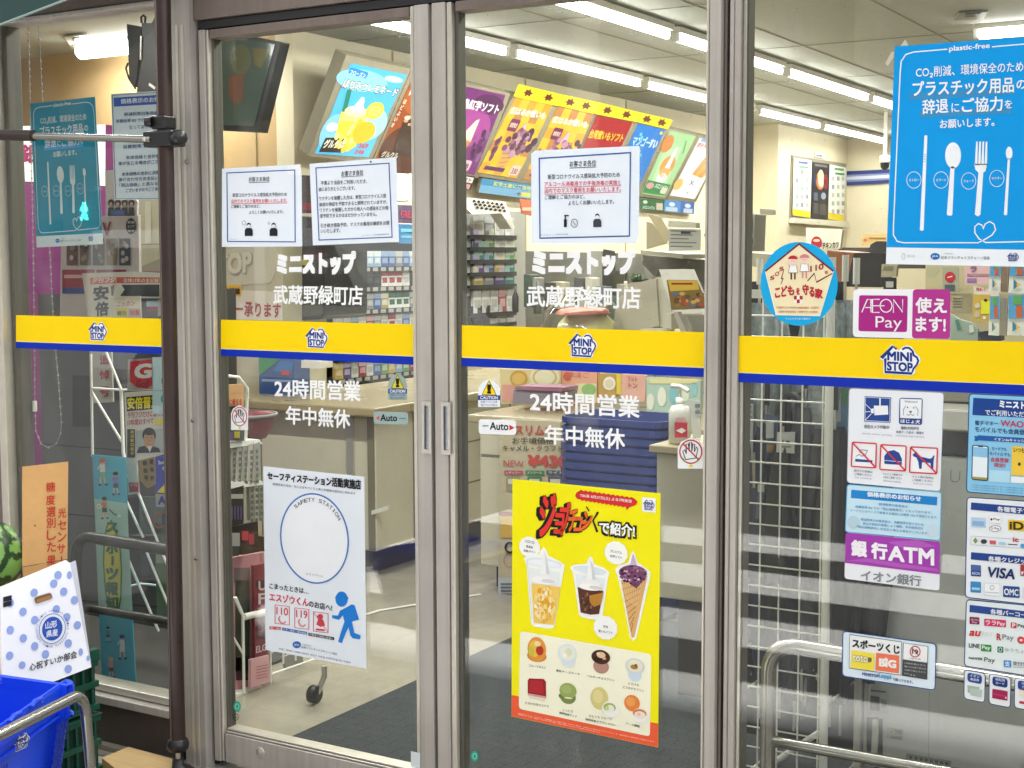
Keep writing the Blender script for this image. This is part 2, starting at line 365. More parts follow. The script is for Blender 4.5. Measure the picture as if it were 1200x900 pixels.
# entrance mat and thin white line on the shop floor
a = Z0 = lambda x, y: at(x, y, PZ(.004))
struct(MB().box((-2.76, .1, .001), (-.4, 2.12, .014), m_mat).build('entrance_mat', None, .003))
fl = MB(); P0 = at(429, 720, PZ(.003)); P1 = at(445, 715, PZ(.003)); P2 = at(492, 707.5, PZ(.003)); P3 = P2 + (P2 - P1) * 1.6
for a_, b_ in ((P0, P1), (P1, P2), (P2, P3)):
    n_ = (b_ - a_).cross(Vector((0, 0, 1))).normalized() * .012; fl.face([a_ - n_, b_ - n_, b_ + n_, a_ + n_], m_white)
struct(fl.build('floor_line'))
struct(MB().box((-7.5, .1, .001), (-3.34, 1.02, .012), mat('floor_shade_dark', '#35342f', .7, 0, .2, 20)).build('floor_shade_sheet', None, .004))  # dark sheet added to give the floor here its shade

# ------------------------------------------------------------------ street behind the camera (seen as reflections)
m_bl = mat('far_render', '#7d786e', .85, 0, .1, 1.2); m_win = mat('far_window', (.03, .035, .04), .12)
def far_building(x0, x1, h, y, col, label):
    t_ = thing('building', label, 'building', ((x0 + x1) / 2, y, -.13))
    MB().box((x0, y - 6, -.13), (x1, y, h), mat('render_' + col.strip('#'), col, .85, 0, .1, 1.2)).build('wall', t_)
    nx = int((x1 - x0) / 1.8)
    for j in range(int(h / 2.9)):
        for i in range(nx):
            xx = x0 + .5 + i * 1.8; b = MB(); b.box((xx, y + .003, .9 + j * 2.9), (xx + 1.1, y + .03, 2.2 + j * 2.9), m_win); b.build('window', t_)
far_building(-40, -6.5, 8.6, -15, '#47423b', 'grey brown two storey house across the road opposite the left door')
far_building(-6, 4, 9.0, -16, '#4c4a47', 'dark grey three storey block across the road opposite the right window')
far_building(4.6, 16, 6.0, -15, '#5f594f', 'beige two storey house across the road at the far right')

# unseen van added for its pale reflection in the doors, and a utility pole
t_ = thing('added_van', 'added unseen light grey van across the road, put in for its reflection in the left door', 'added_van', (-10, -9, -.13)); m_added_van = mat('added_van_paint', '#8d8f8f', .3, 0, .06, 4)
prof = [(-12.3, .25), (-7.9, .25), (-7.85, .75), (-8.15, .95), (-8.8, 1.7), (-9.2, 1.78), (-12.25, 1.8), (-12.35, 1.2)]
MB().prism([(x, -8.2, z) for x, z in prof], (0, -1.6, 0), m_added_van).build('body', t_, .04)
for x0, x1, x2, x3 in ((-9.7, -8.45, -8.8, -9.7), (-11.9, -9.85, -9.85, -11.9)): MB().prism([(x0, -8.19, 1.02), (x1, -8.19, 1.02), (x2, -8.19, 1.6), (x3, -8.19, 1.6)], (0, -.02, 0), m_win).build('window', t_)
for x in (-8.7, -11.4): MB().lathe((x, -8.3, .18), [(0, .13), (.19, .13), (.2, .1), (.31, .1), (.32, 0), (0, 0)], mat('added_van_tyre', (.02, .02, .02), .8), 20, (0, 1, 0)).build('wheel', t_)
t_ = thing('utility_pole', 'concrete utility pole across the road behind the crosswalk', 'pole', (-6.2, -8.6, -.13)); MB().tube([(-6.2, -8.6, -.13), (-6.2, -8.6, 9)], .15, mat('pole_concrete', '#8f8b83', .85, 0, .1, 8), 14).build('shaft', t_)

# pedestrian light over the road, its green figure mirrored in the left window
q0 = at(97, 247, PY(9)); u_ = 1
t_ = thing('pedestrian_signal', 'pedestrian signal with a lit green walking figure across the crosswalk', 'signal', (q0.x, -9, -.13))
MB().box((q0.x - .2, -9.2, q0.z - .45), (q0.x + .2, -9.02, q0.z + .25), mat('signal_case', '#3a3f3c', .5)).build('case', t_, .02); MB().tube([(q0.x, -9.25, -.13), (q0.x, -9.25, q0.z + .3)], .05, mat('signal_pole', '#7d7f7c', .5)).build('pole', t_)
b = MB(); mg = mat('signal_green', (.05, 1, .75), .4, emit=10)
for q in ([(-.03, .10), (.03, .10), (.03, .16), (-.03, .16)], [(-.06, .09), (.06, .09), (.09, .0), (.06, -.01), (.04, .03), (.04, -.04), (.1, -.17), (.05, -.18), (0, -.08), (-.06, -.18), (-.11, -.16), (-.04, -.04), (-.04, .03), (-.08, -.01), (-.1, .01)]): b.prism([(q0.x + x * .62, -9.015, q0.z + z * .62) for x, z in q], (0, .01, 0), mg)
b.build('lit_figure', t_)

# ================================================================== SHOP FRONT
XP = lambda px, y=395: at(px, y, GL).x
ZT = 2.128
fr = thing('door_frame', 'bronze aluminium door frame with wide posts and dark header around the glass shop entrance', 'door frame', (-2.05, 0, 0))
def post(x0, x1, y0, y1, z0, z1, m, par, name='post', bev=.004): return MB().box((x0, y0, z0), (x1, y1, z1), m).build(name, par, bev)
# left post: dark return, ribbed face
x211, x219, x243, x246 = XP(211), XP(219), XP(243), XP(246)
post(x211, x219, -.005, .07, 0, 2.6, m_bronze_d, fr, 'post_return')
pm = MB(); pm.box((x219, -.045, 0), (x243, .07, 2.6), m_bronze)
for fx in (.36, .62): pm.box((x219 + (x243 - x219) * fx, -.0475, 0), (x219 + (x243 - x219) * (fx + .12), -.0455, 2.13), m_silver)
pm.build('post', fr, .003)
post(x243, x246, -.01, .07, 0, 2.13, m_gasket, fr, 'gap_seal', 0)
# right post
post(XP(846.5), XP(850), -.006, .07, 0, 2.7, m_bronze_d, fr, 'post', .002)
post(XP(850), XP(854), .02, .07, 0, 2.7, m_gask2, fr, 'gap_seal', 0)
post(XP(854), XP(858.5), -.012, .07, 0, 2.7, m_bronze, fr, 'post', .002)
# header
hd = MB(); hd.box((x243 + .002, -.03, ZT + .012), (-1.2, .09, 2.62), m_bronze_d); hd.box((x243 + .003, -.038, ZT + .10), (-1.2, -.031, ZT + .108), m_gasket); hd.build('header', fr, .004)
hd = MB(); hd.box((x246, -.02, ZT - .012), (XP(850), .06, ZT + .009), m_gasket); hd.build('header_track', fr)
MB().box((x243, -.05, -.012), (XP(858), .075, .004), m_steel).build('threshold', fr, .002)
screw = mat('screw_head', '#8b8a86', .3, .9)
for z in (.62, 1.02, 1.75): MB().lathe(((x219 + x243) / 2 + .02, -.048, z), [(0, .004), (.005, .003), (.0065, 0)], screw, 10, (0, -1, 0)).build('screw', fr)

m_yel = ink('#ffd400'); m_blu = ink('#0c2fb0'); m_let = mat('white_vinyl', (.93, .93, .92), .4)
def band(P, ytop, ymid, ybot, xl, xr):
    """yellow and blue stripe across a pane; y given as (left, right) pixel pairs"""
    P.poly('stripe_band', [(xl, ytop[0]), (xr, ytop[1]), (xr, ymid[1]), (xl, ymid[0])], '#ffd900', 1)
    P.poly('stripe_band', [(xl, ymid[0]), (xr, ymid[1]), (xr, ybot[1]), (xl, ybot[0])], '#0a2fae', 1)
    P.line('stripe_band', [(xl, ymid[0] - .4), (xr, ymid[1] - .4)], .7, '#f3ecc4', 2)
def leaf(label, xa, xb, ga, gb, split_a, split_b, groove_left):
    """sliding leaf: outer edges xa..xb, glass ga..gb in photo pixels at the stripe height"""
    X0, X1, G0, G1 = XP(xa), XP(xb), XP(ga), XP(gb)
    th = thing('sliding_door', label, 'door', ((X0 + X1) / 2, 0, 0))
    for (p, q, inner) in ((X0, G0, 1), (G1, X1, -1)):
        wd = abs(q - p); s = MB()
        if inner == 1:
            s.box((p, -.022, .02), (p + wd * .58, .035, ZT - .014), m_bronze); s.box((p + wd * .58 + .002, -.018, .021), (p + wd * .82, .035, ZT - .015), m_silver); s.box((p + wd * .82 + .001, -.004, .022), (q - .0005, .03, ZT - .016), m_gask2)
        else:
            s.box((p + .0005, -.019, .021), (p + wd * .2, .035, ZT - .015), m_silver); s.box((p + wd * .2 + .002, -.022, .02), (q, .035, ZT - .014), m_bronze)
        s.build('stile', th, .0025)
    b = MB(); b.box((G0 + .001, -.021, .022), (G1 - .001, .034, .107), m_bronze); b.box((G0 + .001, -.016, .109), (G1 - .001, .03, .114), m_silver); b.box((G0 + .001, -.012, .116), (G1 - .001, .03, .121), m_silver); b.build('bottom_rail', th, .002)
    b = MB(); b.box((G0 + .001, -.021, ZT - .04), (G1 - .001, .034, ZT - .016), m_bronze_d); b.build('top_rail', th, .002)
    MB().box((G0 - .004, .002, .115), (G1 + .004, .010, ZT - .03), MATS['glass']).build('glass_pane', th)
    return th, G0, G1
dL, gl0, gl1 = leaf('left sliding glass door leaf', 246.5, 510.3, 259, 488.5, 0, 0, 0)
dL['label'] = 'left sliding glass door leaf with white shop lettering and the round safety station poster'
dR, gr0, gr1 = leaf('right sliding glass door leaf with white shop lettering and the yellow dessert poster', 514.2, 845.8, 541, 828.3, 0, 0, 0)
for th, z0x in ((dL, zz(240, 400, 3.75)), (dR, zz(240, 400, 3.75))):
    q = [(957, 262), (998, 265), (1000, 494), (957, 490)] if th is dL else [(1041, 266), (1081, 268), (1083, 498), (1042, 496)]
    P = Print(th, Pl((0, -.023, 0), (0, -1, 0)), z0x)
    q2 = [(q[0][0] + 11, q[0][1] + 18), (q[1][0] - 11, q[1][1] + 18), (q[2][0] - 12, q[2][1] - 18), (q[3][0] + 11, q[3][1] - 18)]
    pts = [P.p(x, y, 0) for x, y in q]; pin = [P.p(x, y, 0) for x, y in q2]; hm = MB(); off = Vector((0, -.004, 0))
    for k in range(4):
        k2 = (k + 1) % 4; hm.prism([pts[k], pts[k2], pin[k2], pin[k]], off, m_steel)
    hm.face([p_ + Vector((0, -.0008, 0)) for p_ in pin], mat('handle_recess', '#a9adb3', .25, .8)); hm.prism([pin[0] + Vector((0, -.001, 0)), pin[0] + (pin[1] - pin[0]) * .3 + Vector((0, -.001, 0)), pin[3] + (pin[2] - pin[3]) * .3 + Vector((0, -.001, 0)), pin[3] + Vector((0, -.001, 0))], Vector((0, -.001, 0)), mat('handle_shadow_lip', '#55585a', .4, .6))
    hob = hm.build('handle', th); st_ = [o for o in th.children if o.name.startswith('stile')][1 if th is dL else 0]; hob.parent = st_; hob.matrix_parent_inverse = Matrix.Identity(4)
# key plug on the left bottom rail, white tape
MB().lathe(at(305, 882, Pl((0, -.0215, 0), (0, -1, 0))), [(0, .006), (.006, .006), (.008, .004), (.012, .004), (.016, .001), (.017, 0)], m_steel, 20, (0, -1, 0)).build('lock_plug', dL)
P = Print(dL, Pl((0, -.0225, 0), (0, -1, 0)), zz(460, 825, 12)); P.sheet('tape', [(258, 668), (388, 692), (388, 900), (258, 880)], '#dfe6e6'); P.done()

PL = Print(dL, GL); PR = Print(dR, GL)
band(PL, (374.6, 380.2), (409, 418), (416.9, 427.7), 258.9, 488.3)
band(PR, (381, 389.4), (419.2, 431.4), (429, 442.2), 541.2, 828.2)
emblem(PL, 'house_emblem', 371, 395.7, 26, 23.5); emblem(PR, 'house_emblem', 682.6, 404.5, 32.5, 27.5)
def V(P, s, x0, y0, x1, y1, h, b, h2=None): P.text('lettering', s, x0, y0, x1, y1, h, m_let, b, 2, 0, h2)
V(PL, 'ミニストップ', 325.3, 320.6, 416, 319.8, 22.5, .075, 24)
V(PL, '武蔵野緑町店', 320.6, 356, 424.8, 358, 21.5, .02, 23)
V(PL, '24時間営業', 322, 465.5, 422.2, 470, 21.8, .02, 23)
V(PL, '年中無休', 335, 496.4, 410, 502, 20.5, .02, 21.5)
V(PR, 'ミニストップ', 625, 320.8, 743, 320.4, 26.5, .075, 27.5)
V(PR, '武蔵野緑町店', 617.7, 359, 750, 362.3, 24, .02, 26)
V(PR, '24時間営業', 621.4, 482, 749, 489.5, 24, .02, 25)
V(PR, '年中無休', 638.4, 520, 732, 526.7, 22, .02, 24)

# door stickers (stuck to the leaf, so parts of it)
def caution(P, f, q, tint):
    P.fn = f
    (x0, y0, x1, y1) = q; w_ = x1 - x0; h_ = y1 - y0; bg_ = '#eef2f2' if not tint else '#9db0a4'
    P.poly('caution_sticker', [(x0, y1), (x0, y0 + h_ * .42), (x0 + w_ * .08, y0 + h_ * .22), (x0 + w_ * .27, y0 + h_ * .06), (x0 + w_ * .5, y0), (x0 + w_ * .73, y0 + h_ * .06), (x0 + w_ * .92, y0 + h_ * .22), (x1, y0 + h_ * .42), (x1, y1)], bg_, 2)
    P.poly('caution_sticker', [(x0 + w_ * .16, y0 + h_ * .56), (x0 + w_ * .5, y0 + h_ * .02), (x0 + w_ * .85, y0 + h_ * .58)], '#2a2a2a', 3)
    P.poly('caution_sticker', [(x0 + w_ * .2, y0 + h_ * .54), (x0 + w_ * .5, y0 + h_ * .06), (x0 + w_ * .81, y0 + h_ * .56)], '#ffd900' if not tint else '#e0d23c', 4)
    P.text('caution_sticker', '!', x0 + w_ * .45, y0 + h_ * .5, x0 + w_ * .55, y0 + h_ * .5, h_ * .3, '#1a1a1a', .05, 5)
    P.rect('caution_sticker', x0, y0 + h_ * .58, x1, y0 + h_ * .75, '#1f3f93' if not tint else '#3c5a9a', 3)
    P.text('caution_sticker', 'CAUTION', x0 + w_ * .1, y0 + h_ * .72, x1 - w_ * .1, y0 + h_ * .72, h_ * .11, '#f4f4f4', .02, 4)
    for k, s in enumerate(('自動ドアに注意', '駆け込み禁止')): P.text('caution_sticker', s, x0 + w_ * .12, y0 + h_ * (.85 + .11 * k), x1 - w_ * .12, y0 + h_ * (.85 + .11 * k), h_ * .07, '#2f4f9f', 0, 4)
def auto(P, f, q, tint):
    P.fn = f; (x0, y0, x1, y1) = q; w_ = x1 - x0; h_ = y1 - y0
    P.poly('auto_sticker', P.rr([(x0, y0), (x1, y0 + 4), (x1, y1), (x0, y1 - 4)], 14), '#f2f4f4' if not tint else '#9fb3ae', 2)
    if not tint:
        P.text('auto_sticker', 'Auto', x0 + w_ * .3, y0 + h_ * .66, x0 + w_ * .79, y0 + h_ * .7, h_ * .46, '#15171c', .02, 3)
        P.poly('auto_sticker', [(x0 + w_ * .82, y0 + h_ * .36), (x0 + w_ * .96, y0 + h_ * .55), (x0 + w_ * .82, y0 + h_ * .72)], '#d8323a', 3)
        P.rect('auto_sticker', x0 + w_ * .1, y0 + h_ * .38, x0 + w_ * .26, y0 + h_ * .46, '#8fa0c0', 3)
    else:
        P.text('auto_sticker', 'Auto', x0 + w_ * .2, y0 + h_ * .72, x0 + w_ * .68, y0 + h_ * .74, h_ * .5, '#15171c', .02, 3)
        P.poly('auto_sticker', [(x0 + w_ * .16, y0 + h_ * .3), (x0 + w_ * .06, y0 + h_ * .5), (x0 + w_ * .16, y0 + h_ * .7)], '#e05a60', 3)
        P.rect('auto_sticker', x0 + w_ * .75, y0 + h_ * .5, x0 + w_ * .93, y0 + h_ * .57, '#4f6f9f', 3)
def nohand(P, f, q):
    P.fn = f; (x0, y0, x1, y1) = q; w_ = x1 - x0; h_ = y1 - y0; cx = (x0 + x1) / 2; cy = y0 + h_ * .46
    P.poly('no_touch_sticker', [(x0, y1), (x0, y0 + h_ * .35), (x0 + w_ * .12, y0 + h_ * .14), (cx, y0), (x1 - w_ * .12, y0 + h_ * .14), (x1, y0 + h_ * .35), (x1, y1)], '#f0f2f2', 2)
    hx = w_ * .5
    hand = [(cx - hx * .4, cy + h_ * .25), (cx - hx * .62, cy - h_ * .02), (cx - hx * .5, cy - h_ * .06), (cx - hx * .36, cy + h_ * .06), (cx - hx * .36, cy - h_ * .24), (cx - hx * .2, cy - h_ * .26), (cx - hx * .14, cy - h_ * .02), (cx - hx * .1, cy - h_ * .3), (cx + hx * .06, cy - h_ * .3), (cx + hx * .08, cy - h_ * .02), (cx + hx * .16, cy - h_ * .26), (cx + hx * .3, cy - h_ * .24), (cx + hx * .28, cy), (cx + hx * .44, cy - h_ * .16), (cx + hx * .54, cy - h_ * .1), (cx + hx * .4, cy + h_ * .2)]
    P.line('no_touch_sticker', hand, w_ * .03, '#333333', 3, True)
    P.ring('no_touch_sticker', cx, cy, w_ * .42, h_ * .37, w_ * .05, '#c8323c', 4); P.line('no_touch_sticker', [(cx - w_ * .3, cy - h_ * .26), (cx + w_ * .3, cy + h_ * .26)], w_ * .05, '#c8323c', 5)
    P.poly('no_touch_sticker', [(cx - w_ * .1, y1 - h_ * .05), (cx, y1 - h_ * .16), (cx + w_ * .1, y1 - h_ * .05)], '#f3d400', 4)
    for sx in (-1, 1): P.line('no_touch_sticker', [(cx + sx * w_ * .32, cy + h_ * .2), (cx + sx * w_ * .2, cy + h_ * .34)], w_ * .05, '#7fae3c', 5)
z3 = zz(520, 380, 3.53); z7 = zz(240, 400, 3.75)
caution(PR, z3, (142, 228, 233, 342), 0); caution(PL, z7, (805, 142, 889, 258), 1)
auto(PR, z3, (145, 392, 299, 458), 0); auto(PL, z7, (742, 308, 893, 366), 1)
nohand(PR, z3, (968, 468, 1076, 597)); nohand(PL, z7, (115, 280, 190, 390))
for P, f, (cx, cy) in ((PR, zz(460, 825, 12), (1155, 735)), (PL, zz(180, 825, 12), (1175, 35))):
    P.fn = f; P.ell('round_sticker', cx, cy, 52, 75, '#2fae92', 2); P.ring('round_sticker', cx, cy, 26, 38, 12, '#9fe0cf', 3)
PL.fn = zz(180, 825, 12); PL.ring('glass_mark', 1155, 185, 34, 46, 8, '#2c2c28', 2); PL.text('glass_mark', 'M', 1138, 205, 1172, 209, 38, '#2c2c28', .01, 3)
PL.done(); PR.done()

# fixed windows
def window(label, xa, xb, z0, zt, name='shop_window'):
    th = thing(name, label, 'window', ((XP(xa) + XP(xb)) / 2, 0, z0)); return th
wL = window('left fixed shop window with low dark sill, seen behind the brown tension pole', 0, 212, 0, 2.2)
xl0, xl1 = XP(4), XP(18)
b = MB(); b.box((xl0 - .6, -.02, 0), (xl0, .07, 2.7), m_bronze_d); b.box((xl0 + .001, -.03, .13), (xl0 + .035, .07, 2.7), m_silver); b.box((xl0 + .036, .004, .14), (xl1, .06, 2.2), m_gask2); b.build('jamb', wL, .003)
b = MB(); b.box((xl0 + .01, -.012, 2.215), (x211 - .001, .07, 2.75), m_bronze_d); b.box((xl0 + .012, -.02, 2.20), (x211 - .002, .06, 2.213), m_bronze); b.box((xl0 + .012, -.03, 2.30), (x211 - .002, -.013, 2.33), m_bronze); b.build('transom', wL, .003)
b = MB(); b.box((xl0 + .002, -.05, .125), (x211 - .001, .07, .15), m_bronze); b.box((xl0 + .002, -.02, .152), (x211 - .001, .05, .175), m_silver); b.build('sill', wL, .003)
MB().box((xl0 + .002, -.03, 0), (x211 - .001, .05, .124), mat('kick_brown', '#4b433d', .5, .1, .12, 8)).build('kick_panel', wL)
MB().box((xl0 + .037, .002, .17), (x211 + .004, .010, 2.21), MATS['glass']).build('glass_pane', wL)
P = Print(wL, GL); band(P, (369.3, 374), (400.5, 407.3), (407.7, 416.2), 18.8, 211.0); emblem(P, 'house_emblem', 114.5, 388, 21.5, 21.5); P.done()
wR = window('right fixed shop window covered with payment and bank stickers', 862, 1300, 0, 2.7)
xr0, xr1 = XP(858.8), XP(1330)
b = MB(); b.box((xr0, -.008, .05), (XP(866), .05, 2.7), m_bronze); b.box((XP(866) + .001, .004, .05), (XP(870.5), .045, 2.7), m_silver); b.box((XP(870.5) + .001, .008, .05), (XP(872), .045, 2.7), m_gask2); b.build('sash_stile', wR, .002)
MB().box((xr0, .002, .08), (xr1, .010, 2.7), MATS['glass']).build('glass_pane', wR)
b = MB(); b.box((xr0, -.03, -.01), (xr1, .05, .085), m_bronze); b.build('sill', wR, .003)
P = Print(wR, GL); band(P, (393.2, 403.4), (436.5, 456.7), (447.3, 469.4), 854.8, 1330); emblem(P, 'house_emblem', 1054.5, 421.5, 46, 33.5); P.done()

t_ = thing('shop_wall', 'plain bronze clad end wall right of the sticker covered window', 'wall', (xr1 + 1, 0, 0)); MB().box((xr1 + .002, -.04, -.012), (xr1 + 2.0, .055, 2.9), m_bronze_d).build('cladding', t_, .004)

# ================================================================== POSTERS AND STICKERS ON THE GLASS
GRP_N = 'paper notices taped to the doors'
BK = '#20242c'; NB = '#33509c'; RD = '#d8364a'
def tape(P, x, y, w_, h_, part='tape'): P.rect(part, x - w_ / 2, y - h_ / 2, x + w_ / 2, y + h_ / 2, '#dfe3df', 5)
# notice on the left door, left
t_ = thing('notice', 'smaller blue-bordered notice on the left door with two masked figures at its foot', 'notice', at(305, 290, GL), GRP_N)
P = Print(t_, GL, zz(240, 180, 3.75))
P.sheet('sheet', [(75, 66), (360, 50), (418, 48), (420, 70), (424, 95), (427, 408), (75, 410)], '#eaf1f8'); P.sheet('sheet', [(362, 52), (418, 47), (420, 95), (385, 93), (362, 84)], '#f4f7fa', .0006, 2)
P.line('border', [(97, 85), (395, 72), (397, 388), (100, 386)], 4, NB, 3, True)
P.text('lettering', 'お客さま各位', 193, 123, 284, 120, 20, BK, .008); P.line('lettering', [(193, 128), (284, 125)], 2, BK, 4)
P.lines('lettering', [('新型コロナウイルス感染拡大予防のため', 122, 191, 360, 187), ], BK, 17, .006)
P.lines('lettering', [('店内でのマスク着用をお願いいたします。', 116, 218, 362, 214)], RD, 17, .006); P.line('lettering', [(116, 221), (362, 217)], 2, RD, 4)
P.lines('lettering', [('ご理解とご協力のほど、', 115, 240, 243, 238), ('よろしくお願いいたします。', 195, 266, 345, 263)], BK, 15, .006)
for cx in (193, 302): figure(P, 'pictogram#%d' % cx, cx, 362, 58, '#23282f'); P.ell('pictogram#%d' % cx, cx, 318, 8, 7, '#f0f4f6', 5)
P.ring('pictogram#193', 172, 305, 8, 9, 2, '#8fa0b0', 4); P.ring('pictogram#302', 281, 306, 4, 5, 2, '#8fa0b0', 4); P.text('lettering', 'ミニストップ', 112, 380, 140, 379, 5, NB); P.done()
# notice on the left door, right
t_ = thing('notice', 'larger blue-bordered all-text vaccine notice on the left door beside the smaller notice', 'notice', at(415, 290, GL), GRP_N)
P = Print(t_, GL, zz(240, 180, 3.75))
P.sheet('sheet', [(460, 45), (840, 16), (852, 388), (475, 403)], '#eaf1f8'); P.line('border', [(488, 63), (809, 42), (823, 367), (502, 380)], 4, NB, 3, True)
P.text('lettering', 'お客さま各位', 600, 99, 696, 93, 22, BK, .008); P.line('lettering', [(600, 103), (696, 97)], 2, BK, 4)
for s, x0, y0, x1, y1 in (('平素より当店をご利用いただき、', 510, 139, 713, 130), ('誠にありがとうございます。', 500, 166, 660, 160), ('ワクチンを接種した方は、新型コロナウイルス感', 502, 207, 796, 194), ('染症の発症を予防できると期待されていますが、', 503, 233, 801, 221), ('ワクチンを接種した方から他人への感染をどの程', 504, 258, 806, 247), ('度予防できるかはまだ分かっていません。', 506, 283, 756, 275), ('引き続き感染予防、マスクの着用の継続をお願', 509, 326, 811, 313), ('いいたします。', 510, 350, 595, 346)): P.text('lettering', s, x0, y0, x1, y1, 18, BK, .006)
P.text('lettering', 'ミニストップ武蔵野緑町店', 690, 363, 808, 357, 6, '#50607a'); P.ell('pin', 729, 36, 4, 4, '#2a2a2a', 3); P.done()
# notice on the right door
t_ = thing('notice', 'blue-bordered notice on the right door with hand-washing and mask pictograms', 'notice', at(685, 288, GL), GRP_N)
P = Print(t_, GL, zz(520, 180, 3.53))
P.sheet('sheet', [(362, 0), (378, -12), (806, -32), (810, -24), (806, 340), (792, 372), (363, 372)], '#eaf2f9'); P.line('border', [(395, 20), (772, -4), (768, 341), (398, 350)], 5, NB, 3, True)
P.text('lettering', 'お客さま各位', 520, 55, 630, 50, 24, BK, .008); P.line('lettering', [(520, 60), (630, 55)], 2.5, BK, 4)
P.text('lettering', '新型コロナウイルス感染拡大予防のため', 430, 107, 728, 97, 20, BK, .006)
P.text('lettering', 'アルコール消毒液での手指消毒の実施と', 416, 137, 733, 129, 20, RD, .006); P.text('lettering', '店内でのマスク着用をお願いいたします。', 416, 164, 733, 156, 20, RD, .006)
P.line('lettering', [(416, 141), (733, 132)], 2, RD, 4); P.line('lettering', [(416, 168), (733, 159)], 2, RD, 4)
P.text('lettering', 'ご理解とご協力のほど、', 418, 190, 583, 186, 18, BK, .006); P.text('lettering', 'よろしくお願いいたします。', 515, 214, 704, 208, 18, BK, .006)
P.rect('pictogram', 497, 272, 509, 304, BK, 4); P.rect('pictogram', 500, 256, 505, 272, BK, 4); P.rect('pictogram', 498, 254, 517, 259, BK, 4); P.ring('pictogram', 540, 288, 13, 17, 3, '#7d8692', 4); P.line('pictogram', [(534, 280), (545, 296)], 3, '#7d8692', 4)
figure(P, 'pictogram#2', 635, 304, 56, '#3d444b'); P.ell('pictogram#2', 635, 262, 8, 7, '#f0f4f6', 5); P.text('lettering', 'ミニストップ株式会社', 402, 340, 515, 336, 6, '#50607a'); P.done()

# safety station poster
t_ = thing('poster', 'white safety station poster on the left door with a blue ring and running figure', 'poster', at(370, 783, GL))
P = Print(t_, GL, lambda x, y: (x, y)); z8 = zz(240, 640, 3.4625); zl = zz(300, 540, 7.5)
P.sheet('sheet', [(308.5, 546.5), (426.7, 558.8), (429.2, 783.6), (311.2, 761.5)], '#e9eff4')
P.fn = zl
P.text('lettering', 'セーフティステーション活動実施店', 100, 160, 920, 252, 62, '#22242a', .04, 4, 0, 82)
P.text('lettering', '地域社会の安全・安心なまちづくりと青少年環境の健全化に努めます', 145, 214, 875, 299, 22, '#5b5f66', .004)
P.fn = lambda x, y: (x, y)
cx, cy, rx, ry, sl_ = 368.5, 631, 39.6, 52.2, .10
P.ring('ring', cx, cy, rx, ry, 1.7, '#4a7bc0', 3, sl_, 64); P.ell('ring', cx, cy, rx - .8, ry - .8, '#f3f6f8', 2, sl_)
txt_ = 'SAFETY STATION'
for i, ch in enumerate(txt_):
    if ch == ' ': continue
    a = R_(128 - i * (92 / 13)); ux, uy = math.cos(a), math.sin(a); px_, py_ = cx + 33.5 * ux, cy + sl_ * 33.5 * ux - 43 * uy
    tx, ty = math.sin(a), math.cos(a) * 1.1 + sl_ * math.sin(a); g, fs = glyphs(ch)[:2]
    wch = 2.0 if ch != 'I' else .5
    P.mb('lettering').add([P.p(px_ + (u - .5) * wch * 2 * tx + v * 4.6 * ux * .8, py_ + (u - .5) * wch * 2 * ty - v * 4.6 * uy, 4) for u, v in g], fs, ink('#3a3f48'))
P.text('lettering', 'エスゾウくん', 358.5, 673.5, 378.5, 676.6, 2.6, '#6d7178')
P.fn = z8
P.text('lettering', 'こまったときは…', 262, 171, 420, 194, 21, '#2a2d33', .02); P.text('lettering', 'エスゾウくん', 262, 221, 420, 245, 33, '#d23a46', .025); P.text('lettering', 'のお店へ!', 422, 246, 516, 264, 26, '#2a2d33', .02)
for k, (x0, y0, x1, y1, s) in enumerate(((285, 238, 343, 320, '110'), (365, 250, 422, 338, '119'), (441, 266, 500, 352, ''))):
    pg = 'pictogram#%d' % k; P.line(pg, [(x0, y0), (x1, y0 + 7), (x1, y1), (x0, y1 - 7)], 2.5, '#d2414c', 3, True)
    if s: P.text(pg, s, x0 + 6, y0 + 38, x1 - 6, y0 + 44, 30, '#d2414c', .01); P.line(pg, [(x0 + 20, y0 + 46), (x0 + 15, y0 + 58), (x0 + 22, y0 + 72), (x0 + 34, y0 + 76), (x0 + 44, y0 + 68)], 6, '#e08a90', 4)
    else:
        P.ell(pg, 468, 287, 12, 12, '#d2414c', 4); P.poly(pg, [(452, 318), (460, 296), (480, 298), (488, 322), (470, 328)], '#d2414c', 4); P.line(pg, [(441, 268), (500, 350)], 2, '#d2414c', 5); P.rect(pg, 450, 334, 486, 341, '#d2414c', 4, .1)
for kc, (x0, y0, x1, y1, c, s) in enumerate(((262, 325, 308, 340, '#d2414c', '事件・事故'), (314, 330, 415, 360, '#3a6cb4', '火災・救急・救助要請'), (420, 351, 525, 382, '#25272b', '不審者の情報は警察へ'))):
    sl2 = (y1 - y0 - 12) / (x1 - x0); P.poly('chip#%d' % kc, [(x0, y0), (x1, y0 + sl2 * (x1 - x0)), (x1, y0 + 12 + sl2 * (x1 - x0)), (x0, y0 + 12)], c, 3); P.text('chip#%d' % kc, s, x0 + 4, y0 + 10, x1 - 4, y0 + 10 + sl2 * (x1 - x0), 7.5, '#f2f2f2', 0, 4)
B_ = '#1c7fd8'
P.ell('running_figure', 555, 215, 25, 31, B_, 3); P.poly('running_figure', [(528, 206), (552, 188), (582, 208), (582, 214), (530, 212)], B_, 4)
P.poly('running_figure', [(548, 262), (572, 250), (596, 236), (608, 240), (626, 298), (600, 305), (590, 320), (568, 312), (560, 280), (545, 299), (517, 292), (516, 280), (540, 282)], B_, 3)
P.poly('running_figure', [(566, 308), (590, 316), (572, 352), (556, 394), (541, 388), (552, 350)], B_, 4); P.poly('running_figure', [(580, 312), (598, 312), (606, 352), (632, 362), (630, 378), (600, 374), (590, 362)], B_, 5)
